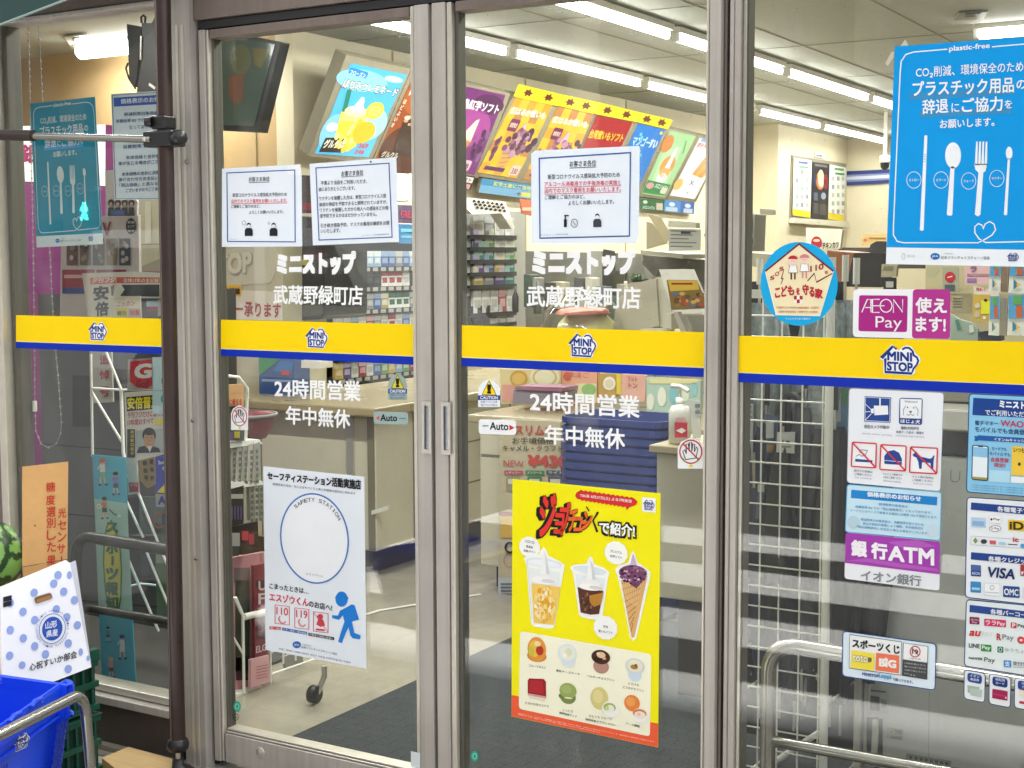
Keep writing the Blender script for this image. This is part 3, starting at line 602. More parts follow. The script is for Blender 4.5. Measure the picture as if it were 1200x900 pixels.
P.ell('association_mark', 373, 400, 17, 14, '#3568b8', 3); P.text('association_mark', 'JFA', 363, 405, 383, 407, 9, '#f2f2f2', .01, 4)
P.text('lettering', '一般社団法人', 394, 401, 434, 408, 5, '#4b4f57'); P.text('lettering', '日本フランチャイズチェーン協会', 393, 414, 537, 443, 10, '#33373e', .004)
P.text('lettering', '後援：警察庁 内閣府 総務省 消防庁 法務省 文部科学省 国土交通省', 300, 419, 592, 476, 7, '#4b4f57'); P.done()

# yellow dessert poster
t_ = thing('poster', 'bright yellow dessert poster with an orange foot on the right door', 'poster', at(687, 876, GL))
P = Print(t_, GL, zz(580, 550, 5)); B2 = lambda y: y + 850
YE = '#fbf000'
P.sheet('sheet', [(103, 57), (970, 142), (955, B2(780)), (97, B2(598))], YE)
P.poly('foot_strip', [(98, B2(472)), (957, B2(640)), (955, B2(779)), (97.5, B2(597))], '#f4623a', 2)
for k in range(2): P.text('foot_strip', '※写真はイメージです。※店舗により取り扱いのない商品、品切れの場合がございます。※一部地域では発売日が異なります。', 135, B2(583 + 7 * k), 940 - 320 * k, B2(752 - 62 * k + 7 * k), 7, '#ffe9dc', 0, 3)
P.poly('dessert_panel', P.rr([(147, B2(97)), (916, B2(233)), (908, B2(716)), (140, B2(553))], 22), '#fbf8dc', 2.6)
for ch, x0, y0, x1, y1, c in (('ジ', 258, 388, 348, 384, 0), ('ョ', 345, 378, 395, 382, 0), ('ブ', 374, 370, 432, 372, 0), ('チ', 424, 362, 478, 360, 1), ('ュ', 462, 358, 510, 358, 1), ('ー', 500, 318, 530, 318, 1), ('ン', 512, 348, 560, 352, 1)):
    hh = {'ジ': 235, 'ョ': 118, 'ブ': 175, 'チ': 125, 'ュ': 75, 'ー': 12, 'ン': 100}[ch]; lean = 12
    for q in range(5): P.text('programme_title', ch, x0 - 5 * q, y0 + 2 + 1.5 * q, x1 - 5 * q, y1 + 2 + 1.5 * q, hh, '#151515', .05, 3 + .2 * (4 - q), lean)
    P.text('programme_title', ch, x0, y0, x1, y1, hh, '#e8392f' if not c else '#ee6a2c', .03, 6, lean)
P.line('programme_title', [(604, 250), (572, 300), (600, 368)], 13, '#151515', 4); P.line('programme_title', [(535, 218), (552, 246)], 7, '#151515', 4); P.line('programme_title', [(592, 256), (566, 300), (588, 360)], 5, '#f0d23a', 5)
P.text('lettering', 'で紹介!', 608, 382, 824, 406, 84, '#141414', .1, 4); P.text('lettering', 'で紹介!', 614, 374, 818, 398, 70, '#fbfbf5', .03, 6.6)
bub = [(470, 155), (478, 135), (500, 123)]; n_ = 22
for k in range(n_ + 1): bub.append((505 + (800 - 505) * k / n_, 122 + (165 - 122) * k / n_ + (4 if k % 2 else -3)))
bub += [(822, 175), (835, 190), (826, 208), (800, 218), (786, 224), (772, 240), (768, 222)]
for k in range(n_ + 1): bub.append((760 - (760 - 500) * k / n_, 221 - (221 - 180) * k / n_ + (4 if k % 2 else -3)))
bub += [(480, 172)]
P.poly('date_bubble', bub, '#d8302c', 3); P.text('date_bubble', 'TBS系 8月27日(土) よる7時放送', 498, 164, 802, 199, 21, '#f6e6e2', .02, 4)
P.poly('brand_tile', [(862, 162), (943, 171), (941, 256), (861, 247)], '#fafaf4', 3); emblem(P, 'brand_tile', 902, 208, 66, 62, .1, 4)
W_ = '#fbfbf4'
def blob(part, cx, cy, rx, ry, cols, n=14, L=5, seed=0, s0=.3):
    r2 = random.Random(seed)
    for k in range(n):
        a = r2.uniform(0, 6.28); q = r2.random() ** .5; s = r2.uniform(.5, 1) * s0
        P.ell(part, cx + rx * q * math.cos(a) * (1 - s * .5), cy + ry * q * math.sin(a) * (1 - s * .5), rx * s, ry * s, r2.choice(cols), L + k * .03, 0, 9)
# shaved ice cup
P.poly('ice_cup_picture', [(168, 522), (190, 508), (255, 500), (272, 470), (286, 456), (300, 470), (312, 505), (372, 535), (410, 562), (404, 590), (384, 700), (350, 915), (340, 932), (310, 934), (230, 922), (212, 905), (185, 560)], W_, 3)
P.ell('ice_cup_picture', 288, 548, 105, 26, '#e4edf0', 4, .14); P.ell('ice_cup_picture', 288, 552, 96, 20, '#f4f8f8', 5, .14)
P.poly('ice_cup_picture', [(200, 575), (384, 604), (376, 690), (212, 668)], '#eef2ee', 5)
P.poly('ice_cup_picture', [(214, 668), (384, 690), (346, 912), (228, 900)], '#f6cf62', 5); blob('ice_cup_picture', 292, 790, 66, 108, ['#f9dc86', '#f2bb42', '#fbe6a6', '#eeb030', '#fff0c4', '#e6a428'], 90, 6, 3, .17)
P.poly('ice_cup_picture', [(262, 622), (280, 500), (288, 470), (300, 510), (318, 625)], '#f7f6f2', 7); P.poly('ice_cup_picture', [(290, 480), (300, 510), (318, 625), (300, 622)], '#d9dcde', 7.2)
P.ell('ice_cup_picture', 290, 640, 66, 28, '#f2f1ec', 7.4, .1); P.ell('ice_cup_picture', 284, 652, 74, 22, '#fbfaf5', 7.6, .1); P.ell('ice_cup_picture', 312, 655, 40, 12, '#dcdcdb', 7.8, .1)
P.line('ice_cup_picture', [(190, 530), (216, 880)], 4, '#dfe6e6', 8)
# coffee jelly cup
P.poly('jelly_cup_picture', [(440, 575), (462, 560), (535, 553), (545, 525), (558, 508), (572, 522), (582, 556), (640, 578), (672, 604), (662, 640), (628, 880), (600, 884), (510, 868), (492, 850), (458, 610)], W_, 3)
P.ell('jelly_cup_picture', 556, 590, 98, 22, '#dfe9ec', 4, .14); P.poly('jelly_cup_picture', [(470, 612), (644, 640), (636, 702), (482, 690)], '#e9efee', 4.5)
P.poly('jelly_cup_picture', [(484, 690), (634, 712), (610, 848), (560, 852), (502, 838)], '#5a3423', 5); blob('jelly_cup_picture', 540, 780, 38, 55, ['#6e4530', '#4a2a1c', '#8a6248', '#3c2218'], 30, 5.5, 5, .22); P.poly('jelly_cup_picture', [(552, 740), (636, 722), (622, 790), (580, 806), (556, 780)], '#b9812e', 7.2)
P.poly('jelly_cup_picture', [(534, 655), (550, 540), (558, 520), (574, 560), (588, 660)], '#f7f6f2', 7.4); P.poly('jelly_cup_picture', [(560, 530), (574, 560), (588, 660), (572, 658)], '#d4d5d6', 7.6); P.ell('jelly_cup_picture', 560, 668, 62, 24, '#f3f1ec', 7.8, .1); P.ell('jelly_cup_picture', 560, 690, 70, 20, '#fbf9f4', 8, .1); P.ell('jelly_cup_picture', 590, 694, 38, 11, '#d8d6d3', 8.2, .1)
# cone
P.poly('cone_picture', [(705, 585), (724, 564), (780, 548), (796, 500), (810, 478), (822, 500), (836, 545), (880, 575), (912, 602), (908, 640), (830, 985), (812, 1006), (792, 985), (735, 690)], W_, 3)
P.poly('cone_picture', [(738, 650), (890, 640), (816, 985), (800, 985)], '#e0b070', 5)
for k in range(9):
    P.line('cone_picture', [(742 + k * 7, 670 + k * 35), (872 - k * 8, 628 + k * 34)], 5, '#b87c3c', 5.5); P.line('cone_picture', [(748 + k * 14, 650), (770 + k * 7.5, 760 + k * 6)], 3, '#efc98e', 5.7)
P.poly('cone_picture', [(790, 570), (804, 510), (810, 490), (820, 520), (834, 572)], '#cdb6d0', 6); P.ell('cone_picture', 808, 606, 82, 44, '#7a4668', 6, .05); P.poly('cone_picture', [(752, 630), (880, 640), (830, 698), (800, 680)], '#7a4668', 6.2); blob('cone_picture', 808, 618, 80, 58, ['#7a4468', '#5a2d4c', '#a8769a', '#d9c0d4', '#94587e', '#3e1c34'], 80, 6.5, 8, .14)
for kb, (cx, cy, rr_, rows) in enumerate(((203, 456, 60, (('ハロハロ', -30), ('果実氷', 0), ('白桃パイン', 26))), (710, 490, 66, (('プレミアム', -5), ('紅芋ソフト', 24))), (648, B2(78), 68, (('台湾', -5), ('蜜いもソフト', 26))))):
    P.poly('flavour_bubble#%d' % kb, [(cx + rr_ * (1 + .05 * (k % 2)) * math.cos(k * .2618), cy + rr_ * (1 + .05 * (k % 2)) * math.sin(k * .2618) + .1 * rr_ * math.cos(k * .2618)) for k in range(24)], W_, 4)
    for s, dy in rows: wd = 11 * len(s) * .62; P.text('flavour_bubble#%d' % kb, s, cx - wd, cy + dy + 4 - wd * .1, cx + wd, cy + dy + 8 + wd * .1, 15, '#3a3a38', .01, 5)
# eight small desserts
def cap(s, x0, y0, x1, y1): P.text('captions', s, x0, B2(y0), x1, B2(y1), 14, '#3a3732', .006, 4)
D = lambda n, cx, cy, rx, ry, c, L=4, sl=.1: P.ell('dessert_picture#%d' % n, cx, B2(cy), rx, ry, c, L, sl)
D(1, 245, 245, 57, 34, '#d88a3c'); D(1, 245, 205, 54, 72, '#e59a3c', 5); D(1, 232, 200, 30, 50, '#f2c04a', 6); D(1, 262, 212, 22, 28, '#b83224', 7); D(1, 215, 215, 16, 30, '#c9c440', 7); D(1, 250, 172, 20, 16, '#f6d9a0', 8); cap('フルーツタルト', 199, 306, 299, 320)
D(2, 425, 230, 56, 58, '#e2ebe9'); D(2, 428, 270, 42, 40, '#dde6ea', 4.5); D(2, 425, 228, 44, 42, '#f0f1df', 5); D(2, 432, 222, 20, 24, '#dfe2ba', 6); D(2, 410, 240, 14, 12, '#fafaf2', 7); cap('濃旨チーズケーキ', 357, 335, 498, 358)
D(3, 622, 305, 46, 42, '#b98d7c'); D(3, 620, 250, 55, 42, '#4a281c', 5); D(3, 604, 262, 24, 16, '#2e1710', 5.5); D(3, 622, 238, 26, 18, '#e8c79a', 6); D(3, 640, 258, 12, 8, '#d9b080', 7); D(3, 605, 230, 10, 8, '#f2ddb8', 7); cap('ベルギーチョコプリン', 540, 366, 698, 394)
D(4, 820, 350, 40, 44, '#cfe0ea'); D(4, 820, 305, 56, 48, '#d3dde0', 5); D(4, 820, 302, 46, 36, '#efe9cc', 6); D(4, 816, 308, 22, 14, '#a98244', 7); D(4, 826, 300, 8, 10, '#7d5a24', 8); cap('とろける', 782, 411, 843, 422); cap('ピスタチオプリン', 750, 432, 873, 455)
for (n, pts, c, L) in ((5, [(200, 375), (285, 378), (299, 395), (300, 486), (192, 468), (192, 388)], '#9c1f26', 4), (5, [(205, 385), (280, 388), (288, 470), (200, 455)], '#b42a30', 5), (5, [(195, 470), (300, 488), (292, 512), (205, 492)], '#eadfc6', 4.5), (5, [(192, 462), (300, 480), (300, 492), (194, 474)], '#d4a0a0', 6)): P.poly('dessert_picture#%d' % n, [(x, B2(y)) for x, y in pts], c, L)
cap('とろける生カステラ', 178, 524, 316, 547)
D(6, 428, 485, 46, 40, '#7f8f4a'); D(6, 428, 448, 50, 46, '#9aab5c', 5); D(6, 420, 440, 30, 24, '#a8b86c', 6); D(6, 430, 490, 24, 5, '#e4ead0', 7); D(6, 395, 478, 22, 16, '#6f7f3e', 4.5); cap('しっとり', 399, 566, 456, 577); cap('静岡抹茶サンド', 377, 583, 481, 606)
D(7, 612, 492, 52, 66, '#dccf84'); D(7, 604, 480, 30, 40, '#e6db98', 5); D(7, 678, 556, 50, 48, '#f8f7ec', 6); D(7, 672, 545, 36, 26, '#a9bd5c', 7); D(7, 674, 552, 26, 22, '#f3f2dc', 8); D(7, 660, 548, 8, 16, '#c9d690', 9); cap('ひとくち フルーツ', 552, 601, 683, 622); cap('静岡県産クラウンメロン', 530, 621, 706, 655)
D(8, 803, 520, 46, 48, '#ec8a3a'); D(8, 796, 512, 28, 28, '#f4a254', 5); D(8, 850, 594, 46, 44, '#fbf7ee', 6); D(8, 848, 580, 40, 26, '#e0885a', 7); D(8, 850, 590, 32, 22, '#f6eadb', 8); D(8, 842, 584, 12, 8, '#f2c2a0', 9); cap('チーズ饅頭', 768, 645, 848, 664)
P.done()

# big blue cutlery poster (right window) and its smaller dim twin (left window)
BP0 = [(1048.6, 54.4), (1227, 41.5), (1219, 313), (1038, 309.4)]
def plastic(th, quad=None, pl=GL, blue='#0d9ce6', wh='#f2f7fa', face_=None):
    # the design is read off the big poster; quad re-maps it onto another sheet
    def mp(x, y):
        if quad is None: return (x, y)
        a, b, c, d_ = BP0; u = (x - (a[0] * (1 - (y - 50) / 260) + d_[0] * (y - 50) / 260)) / 179.5; tq = (1 - u) * 54.4 + u * 41.5; bq = (1 - u) * 309.4 + u * 313; v = (y - tq) / (bq - tq)
        A, B, C, E = quad; return tuple((A[i] * (1 - u) + B[i] * u) * (1 - v) + (E[i] * (1 - u) + C[i] * u) * v for i in (0, 1))
    P = Print(th, pl); f0 = zz(840, 0, 3.3333); f1 = zz(840, 220, 3.3333)
    P.fn = mp; P.sheet('sheet', BP0, wh); P.poly('blue_field', [BP0[0], BP0[1], (1220, 293), (1039, 289.6)], blue, 2)
    P.fn = lambda x, y: mp(*f0(x, y)); F1 = lambda x, y: (x, y + 733.3)
    P.line('border', [(900, 192), (770, 203), (738, 213), (720, 240), (716, 290), F1(690, 150), F1(690, 185), F1(705, 210), F1(730, 215), F1(1020, 215), F1(1045, 203), F1(1075, 185), F1(1089, 165), F1(1083, 142), F1(1066, 132), F1(1048, 142), F1(1040, 160), F1(1036, 146), F1(1022, 140), F1(1008, 152), F1(1008, 176), F1(1025, 200), F1(1050, 214), F1(1230, 210), F1(1252, 190), (1270, 240), (1262, 195), (1240, 176), (1200, 172), (1075, 183)], 4.5, wh, 3)
    P.text('lettering', 'plastic-free', 908, 206, 1066, 193, 26, wh, .02, 4)
    P.text('lettering', 'CO₂削減、環境保全のため', 778, 306, 1197, 282, 44, wh, .008, 4)
    P.poly('lettering', [(752, 362), (1162, 338), (1162, 368), (752, 392)], '#3f93c8', 2.5); P.poly('lettering', [(792, 432), (1150, 416), (1150, 444), (792, 460)], '#3f93c8', 2.5)
    P.text('lettering', 'プラスチック用品', 766, 377, 1160, 360, 58, wh, .02, 4); P.text('lettering', 'の', 1171, 348, 1206, 346, 34, wh, .012, 4)
    P.text('lettering', '辞退', 804, 446, 904, 440, 56, wh, .018, 4); P.text('lettering', 'に', 917, 438, 947, 437, 34, wh, .01, 4); P.text('lettering', 'ご協力', 958, 440, 1116, 432, 56, wh, .018, 4); P.text('lettering', 'を', 1125, 424, 1154, 422, 32, wh, .01, 4)
    P.text('lettering', 'お願いします。', 872, 502, 1084, 492, 33, wh, .016, 4)
    P.poly('straw_picture', P.rr([(811, 528), (823, 528), F1(808, 168), F1(793, 168)], 6), wh, 3)
    for k in range(4): P.line('straw_picture', [(806, 604 + k * 9), (822, 603 + k * 9)], 2, '#8fc6e4', 4)
    P.ell('spoon_picture', 923, 607, 31, 51, wh, 3); P.poly('spoon_picture', P.rr([(913, 650), (929, 650), F1(920, 110), F1(898, 108)], 8), wh, 3)
    fk = [(1014, 553), (1021, 553), (1023, 635), (1029, 635), (1029, 553), (1036, 553), (1037, 635), (1043, 635), (1043, 553), (1050, 553), (1052, 640), (1057, 553), (1058, 650), (1048, 668), (1042, 672), F1(1030, 108), F1(1008, 108), (1022, 672), (1010, 655), (1006, 640)]
    P.poly('fork_picture', [(1006, 640), (1056, 640), (1050, 668), (1041, 674), F1(1030, 105), F1(1020, 112), F1(1008, 105), (1022, 674), (1010, 662)], wh, 3)
    for k in range(4): x_ = 1013 + k * 12.5; P.poly('fork_picture', [(x_, 553), (x_ + 6.5, 553), (x_ + 5, 645), (x_ - 5, 645)], wh, 3)
    P.ell('stirrer_picture', 1142, 598, 13, 25, wh, 3); P.poly('stirrer_picture', P.rr([(1137, 618), (1146, 618), F1(1134, 107), F1(1121, 107)], 5), wh, 3)
    for x_, y_, s in ((770, 703, 'ストロー'), (876, 703, 'スプーン'), (984, 707, 'フォーク'), (1094, 697, 'マドラー')):
        P.ring('name_bubble', x_, y_, 28, 32, 2, wh, 3); P.text('name_bubble', s, x_ - 20, y_ + 6, x_ + 20, y_ + 5, 11, wh, .01, 4)
    P.fn = lambda x, y: mp(*f1(x, y))
    P.ell('association_mark', 853, 268, 18, 13, '#1f6fb8', 3); P.text('association_mark', 'JFA', 841, 273, 865, 273, 9, wh, .01, 4)
    P.text('lettering', '一般社団法人', 885, 260, 925, 260, 5, '#5d646c', 0, 4); P.text('lettering', '日本フランチャイズチェーン協会', 877, 279, 1066, 281, 13, '#454b52', .004, 4)
    P.ring('recycling_mark', 729, 268, 6, 12, 2, '#b9c0c6', 3); P.text('recycling_mark', '環境', 742, 272, 775, 272, 10, '#c3c9ce', 0, 3)
    emblem(P, 'house_emblem', 1157, 270, 46, 33, 0, 3, False)
    return P
t_ = thing('poster', 'large bright blue cutlery poster with white lettering on the right window', 'poster', at(1130, 312, GL)); P = plastic(t_)
P.fn = zz(840, 0, 3.3333); P.sheet('tape', [(658, 248), (680, 205), (692, 200), (690, 225), (668, 258)], '#c9c6b4', .0004, 0); P.sheet('tape', [(715, 182), (735, 155), (748, 178)], '#c9c6b4', .0004, 0); P.done()
t_ = thing('poster', 'dim teal cutlery poster hung inside the left window behind the silver bar', 'poster', at(80, 290, PY(.03)))
P = plastic(t_, [(35.2, 121.5), (112, 113.3), (119.8, 286), (43, 290)], PY(.03), '#0f7f98', '#c2ccca')
P.done()

# children's safe house disc
t_ = thing('sticker', 'round blue sticker with a cream pentagon and two children, on the right window', 'sticker', at(936, 380, GL))
P = Print(t_, GL, zz(860, 240, 5.625)); K = '#7c1f34'
P.sheet('sheet', [(430 + 254 * math.cos(k * .1309), 521 + 276 * math.sin(k * .1309)) for k in range(48)], '#18ade6', .0008)
pen = [(430, 258), (656, 438), (566, 732), (278, 725), (207, 438)]
P.poly('pentagon', pen, '#f6e8bd', 3); P.line('pentagon', [pen[1], pen[2], pen[3], pen[4]], 5, '#fbf6e4', 3.5); P.line('pentagon', [pen[4], pen[0], pen[1]], 11, K, 4)
for (cx, cy, hair, shirt, leg) in ((390, 366, '#c92f3c', '#fbfaf4', '#4a2a24'), (465, 358, '#d9848f', '#fbfaf4', '#d98a94')):
    P.ell('children_picture', cx, cy + 4, 30, 30, '#f7dcc4', 5); P.ell('children_picture', cx, cy - 8, 32, 24, hair, 6, 0, 20, 0, 180); P.line('children_picture', [(cx - 10, cy + 6), (cx - 4, cy + 6)], 3, K, 7); P.line('children_picture', [(cx + 5, cy + 6), (cx + 11, cy + 6)], 3, K, 7)
    P.poly('children_picture', [(cx - 22, cy + 30), (cx + 22, cy + 30), (cx + 30, cy + 82), (cx - 30, cy + 82)], shirt, 5); P.line('children_picture', [(cx - 22, cy + 30), (cx - 30, cy + 82), (cx + 30, cy + 82), (cx + 22, cy + 30)], 2.5, K, 6)
    sx = -1 if cx < 430 else 1; P.line('children_picture', [(cx + sx * 20, cy + 40), (cx + sx * 52, cy + 10)], 9, '#f7dcc4', 5.5)
    for s2 in (-12, 12): P.line('children_picture', [(cx + s2, cy + 82), (cx + s2, cy + 126)], 9, leg, 5.5)
P.line('bolt', [(330, 425), (312, 490), (325, 482), (310, 525)], 3.5, K, 4); P.line('bolt', [(485, 503), (530, 452), (545, 510), (650, 452)], 7, K, 4)
for ch, x_, y_ in (('S', 240, 498), ('O', 272, 472), ('S', 300, 440)): P.text('lettering', ch, x_, y_, x_ + 26, y_ - 8, 26, '#b02a38', .02, 5)
P.text('lettering', '110', 505, 442, 590, 424, 38, '#9c2734', .02, 5); P.text('lettering', '番', 597, 456, 621, 456, 22, '#c25a30', .01, 5)
for s, x0, y0, x1, y1, h in (('こ', 272, 612, 304, 606, 58), ('ど', 314, 606, 350, 600, 66), ('も', 356, 596, 396, 594, 60), ('を', 412, 592, 434, 590, 44), ('守', 453, 590, 492, 594, 66), ('る', 498, 602, 530, 606, 60), ('家', 536, 612, 584, 620, 62)): P.text('lettering', s, x0, y0, x1, y1, h, '#c22a38', .035, 5)
for i in range(3):
    for j in range(2):
        if (i + j) % 2 == 0: P.rect('crest', 396 + i * 19, 600 + j * 24, 415 + i * 19, 624 + j * 24, '#b02a38', 4)
        else: P.rect('crest', 396 + i * 19, 600 + j * 24, 415 + i * 19, 624 + j * 24, '#fbf0ea', 4)
P.text('lettering', '武蔵野市立小中学校PTA連絡協議会・武蔵野市', 281, 684, 562, 686, 14, '#c07048', .004, 5); P.text('lettering', '武蔵野市教育委員会・武蔵野市青少年協議会', 293, 712, 552, 713, 14, '#c07048', .004, 5); P.text('lettering', '子どもを守る家 武蔵野市', 340, 758, 505, 758, 14, '#d8f0fa', .004, 3); P.done()

# purple payment sticker
t_ = thing('sticker', 'white and magenta pay sticker above the yellow stripe of the right window', 'sticker', at(1056, 396, GL))
P = Print(t_, GL, zz(840, 220, 3.3333)); MG = '#b02a86'
P.sheet('sheet', P.rr([(533, 396), (913, 397), (911, 591), (531, 583)], 18), '#f3f4f5', .0008)
P.poly('magenta_field', P.rr([(766, 396.5), (913, 397), (911, 591), (762, 588)], 14), '#b83a90', 2); P.poly('magenta_field', P.rr([(556, 420), (746, 422), (743, 564), (553, 560)], 9), MG, 2)
P.line('lettering', [(566, 487), (588, 436), (602, 436), (602, 487)], 4, '#f6eef4', 4); P.line('lettering', [(580, 468), (602, 468)], 4, '#f6eef4', 4)
P.line('lettering', [(636, 436), (608, 436), (608, 487), (636, 487)], 4, '#f6eef4', 4); P.line('lettering', [(608, 461), (655, 461)], 4, '#f6eef4', 4); P.ring('lettering', 661, 461, 23, 25, 4, '#f6eef4', 4); P.line('lettering', [(690, 488), (690, 437), (726, 486), (726, 436)], 4, '#f6eef4', 4)
P.text('lettering', 'Pay', 620, 560, 723, 562, 58, '#f6eef4', -.008, 4)
P.text('lettering', '使え', 778, 488, 897, 490, 58, '#f8f2f6', .03, 4); P.text('lettering', 'ます!', 778, 560, 893, 562, 54, '#f8f2f6', .03, 4); P.done()

# sign sticker with two blue and three red pictograms
t_ = thing('sticker', 'white pictogram sticker under the stripe: camera, service dog, three red bans', 'sticker', at(1048, 574, GL))
P = Print(t_, GL, zz(980, 450, 5.4545)); NV = '#2a4a94'
P.sheet('sheet', P.rr([(82, 27), (687, 56), (665, 686), (68, 631)], 24), '#eef1f4', .0008); P.line('border', P.rr([(82, 27), (687, 56), (665, 686), (68, 631)], 24), 3, '#9aa6b4', 2, True)
P.poly('camera_pictogram', [(182, 78), (350, 86), (346, 248), (178, 240)], NV, 3); P.poly('camera_pictogram', [(240, 138), (330, 138), (332, 195), (244, 200)], '#f2f4f6', 4); P.rect('camera_pictogram', 275, 88, 284, 140, '#f2f4f6', 4); P.poly('camera_pictogram', [(220, 160), (240, 155), (240, 188), (222, 186)], '#f2f4f6', 4)
for a_, b_ in (((188, 130), (222, 162)), ((186, 230), (224, 190)), ((186, 178), (218, 176))): P.line('camera_pictogram', [a_, b_], 4, '#f2f4f6', 4)
P.line('camera_pictogram', [(186, 84), (344, 92), (341, 242), (184, 234)], 3, '#f2f4f6', 4, True)
P.text('lettering', '防犯カメラ作動中', 180, 283, 338, 288, 22, '#39465e', .012); P.text('lettering', 'security camera recording', 165, 322, 355, 336, 12, '#7d8796'); 
P.poly('dog_pictogram', P.rr([(404, 88), (552, 92), (548, 262), (400, 256)], 14), NV, 3); P.poly('dog_pictogram', [(410, 94), (546, 99), (543, 222), (408, 217)], '#f2f4f6', 4)
P.text('dog_pictogram', 'Welcome!', 437, 118, 520, 120, 12, '#454f60', 0, 5); P.line('dog_pictogram', [(445, 140), (428, 165), (430, 200)], 3, '#454f60', 5); P.line('dog_pictogram', [(506, 142), (524, 168), (520, 202)], 3, '#454f60', 5); P.ell('dog_pictogram', 456, 150, 4, 5, '#454f60', 5); P.ell('dog_pictogram', 496, 152, 4, 5, '#454f60', 5); P.ell('dog_pictogram', 475, 178, 9, 6, '#454f60', 5); P.line('dog_pictogram', [(450, 192), (462, 202), (475, 190), (488, 202), (500, 194)], 3, '#454f60', 5)
P.text('dog_pictogram', 'ほじょ犬', 412, 248, 535, 254, 24, '#f2f4f6', .02, 5)
P.text('lettering', '補助犬同伴可', 412, 290, 528, 296, 20, '#39465e', .012); P.text('lettering', '盲導犬・介助犬・聴導犬', 382, 314, 560, 322, 16, '#39465e', .006); P.text('lettering', 'Assistance dogs welcome', 380, 336, 564, 346, 12, '#7d8796')
for k, (x0, y0, x1, y1) in enumerate(((100, 372, 252, 532), (282, 388, 442, 552), (472, 402, 642, 570))):
    pn = 'ban_pictogram#%d' % k; P.poly(pn, P.rr([(x0 + 3, y0), (x1 + 4, y0 + 9), (x1, y1 + 4), (x0 - 4, y1 - 6)], 8), '#f6f6f6', 3)
    if k == 0: P.poly(pn, [(122, 478), (232, 488), (230, 502), (120, 496)], NV, 4); P.line(pn, [(125, 462), (150, 450), (160, 462), (185, 455), (200, 425), (160, 420), (150, 440)], 4, '#6b7890', 4)
    if k == 1: P.poly(pn, [(308, 510), (306, 462), (330, 430), (368, 422), (402, 440), (420, 480), (418, 518)], NV, 4); P.line(pn, [(308, 488), (415, 498)], 3, '#f2f2f2', 5)
    if k == 2: P.poly(pn, [(492, 462), (488, 450), (515, 432), (522, 450), (530, 462), (598, 478), (612, 472), (622, 455), (627, 460), (622, 490), (620, 540), (606, 540), (602, 505), (548, 500), (545, 542), (530, 542), (524, 495), (512, 470)], NV, 4)
    P.line(pn, P.rr([(x0 + 3, y0), (x1 + 4, y0 + 9), (x1, y1 + 4), (x0 - 4, y1 - 6)], 8), 8, '#d83440', 5, True); P.line(pn, [(x0 + 6, y0 + 6), (x1 - 4, y1 - 2)], 9, '#d83440', 6)
    for j, s in enumerate((('店内での喫煙は', 'ご遠慮ください', 'No smoking'), ('ヘルメット着用での', '入店はご遠慮ください', 'Remove helmet'), ('ペット等の同伴は', 'ご遠慮ください', 'Leave pets outside'))[k]): P.text('lettering', s, x0 + 12 + 4 * j, y1 + 28 + j * 21, x1 - 20 - 4 * j, y1 + 38 + j * 21, 14 if j < 2 else 10, '#49546a' if j < 2 else '#8a92a0', .006)
P.done()
# pale blue price notice
t_ = thing('sticker', 'pale blue price notice sticker between the pictogram sticker and the purple sticker', 'sticker', at(1047, 630, GL))
P = Print(t_, GL, zz(980, 450, 5.4545)); q_ = P.rr([(70, 642), (672, 692), (663, 1000), (58, 944)], 20)
P.sheet('sheet', q_, '#c8e6f2', .0008); P.line('border', q_, 5, '#5fb0dc', 2, True); P.poly('header', [(96, 676), (646, 722), (643, 776), (93, 728)], '#1f86cf', 2)
P.text('lettering', '価格表示のお知らせ', 198, 718, 540, 750, 30, '#e8f4fa', .04)
for s, x0, y0, x1, y1 in (('軽減税率対象商品は', 272, 776, 456, 792), ('消費税率 8% での「税込価格表示」となっております。', 120, 792, 610, 832), ('イートインスペースで飲食する場合には税率 10% が適用されます。', 88, 815, 648, 862), ('軽減税率の対象商品は、消費税率を掛けるため、', 158, 874, 565, 908), ('税込や税別の差異により端数、本体価格合計', 170, 900, 555, 932), ('「税込価格表示」の合計と異なる場合がございます。', 132, 920, 590, 964)): P.text('lettering', s, x0, y0, x1, y1, 17, '#3b84b4', .004)
P.ell('suction_mark', 110, 885, 40, 42, '#b9d3df', 2); P.ell('suction_mark', 618, 940, 44, 42, '#c9dee8', 2); P.done()
# purple bank sticker
t_ = thing('sticker', 'purple and white bank machine sticker on the right window', 'sticker', at(1045, 690, GL))
P = Print(t_, GL, zz(980, 580, 5.4545)); q_ = [(61, 238), (665, 300), (659, 612), (52, 535)]
P.sheet('sheet', P.rr(q_, 22), '#eceef0', .0008); P.poly('purple_field', P.rr([(61, 238), (665, 300), (663, 510), (56, 434)], 18)[:0] + [(70, 240), (655, 299), (664, 312), (661, 508), (55, 434), (60, 250)], '#a63fae', 2)
P.poly('gloss_fold', [(330, 300), (520, 268 + 20), (640, 330), (560, 335), (430, 345)], '#b65cbd', 2.5); P.poly('gloss_fold', [(60, 420), (200, 405), (420, 440), (640, 470), (660, 490), (400, 462), (200, 430)], '#b65cbd', 2.5)
P.text('lettering', '銀', 100, 386, 192, 396, 96, '#f6f2f6', .05); P.text('lettering', '行', 228, 402, 322, 412, 96, '#f6f2f6', .05); P.text('lettering', 'ATM', 336, 416, 622, 448, 88, '#f6f2f6', .03, 4, 0, 98)
P.text('lettering', 'イオン銀行', 158, 545, 541, 584, 66, '#878b90', .02); P.done()
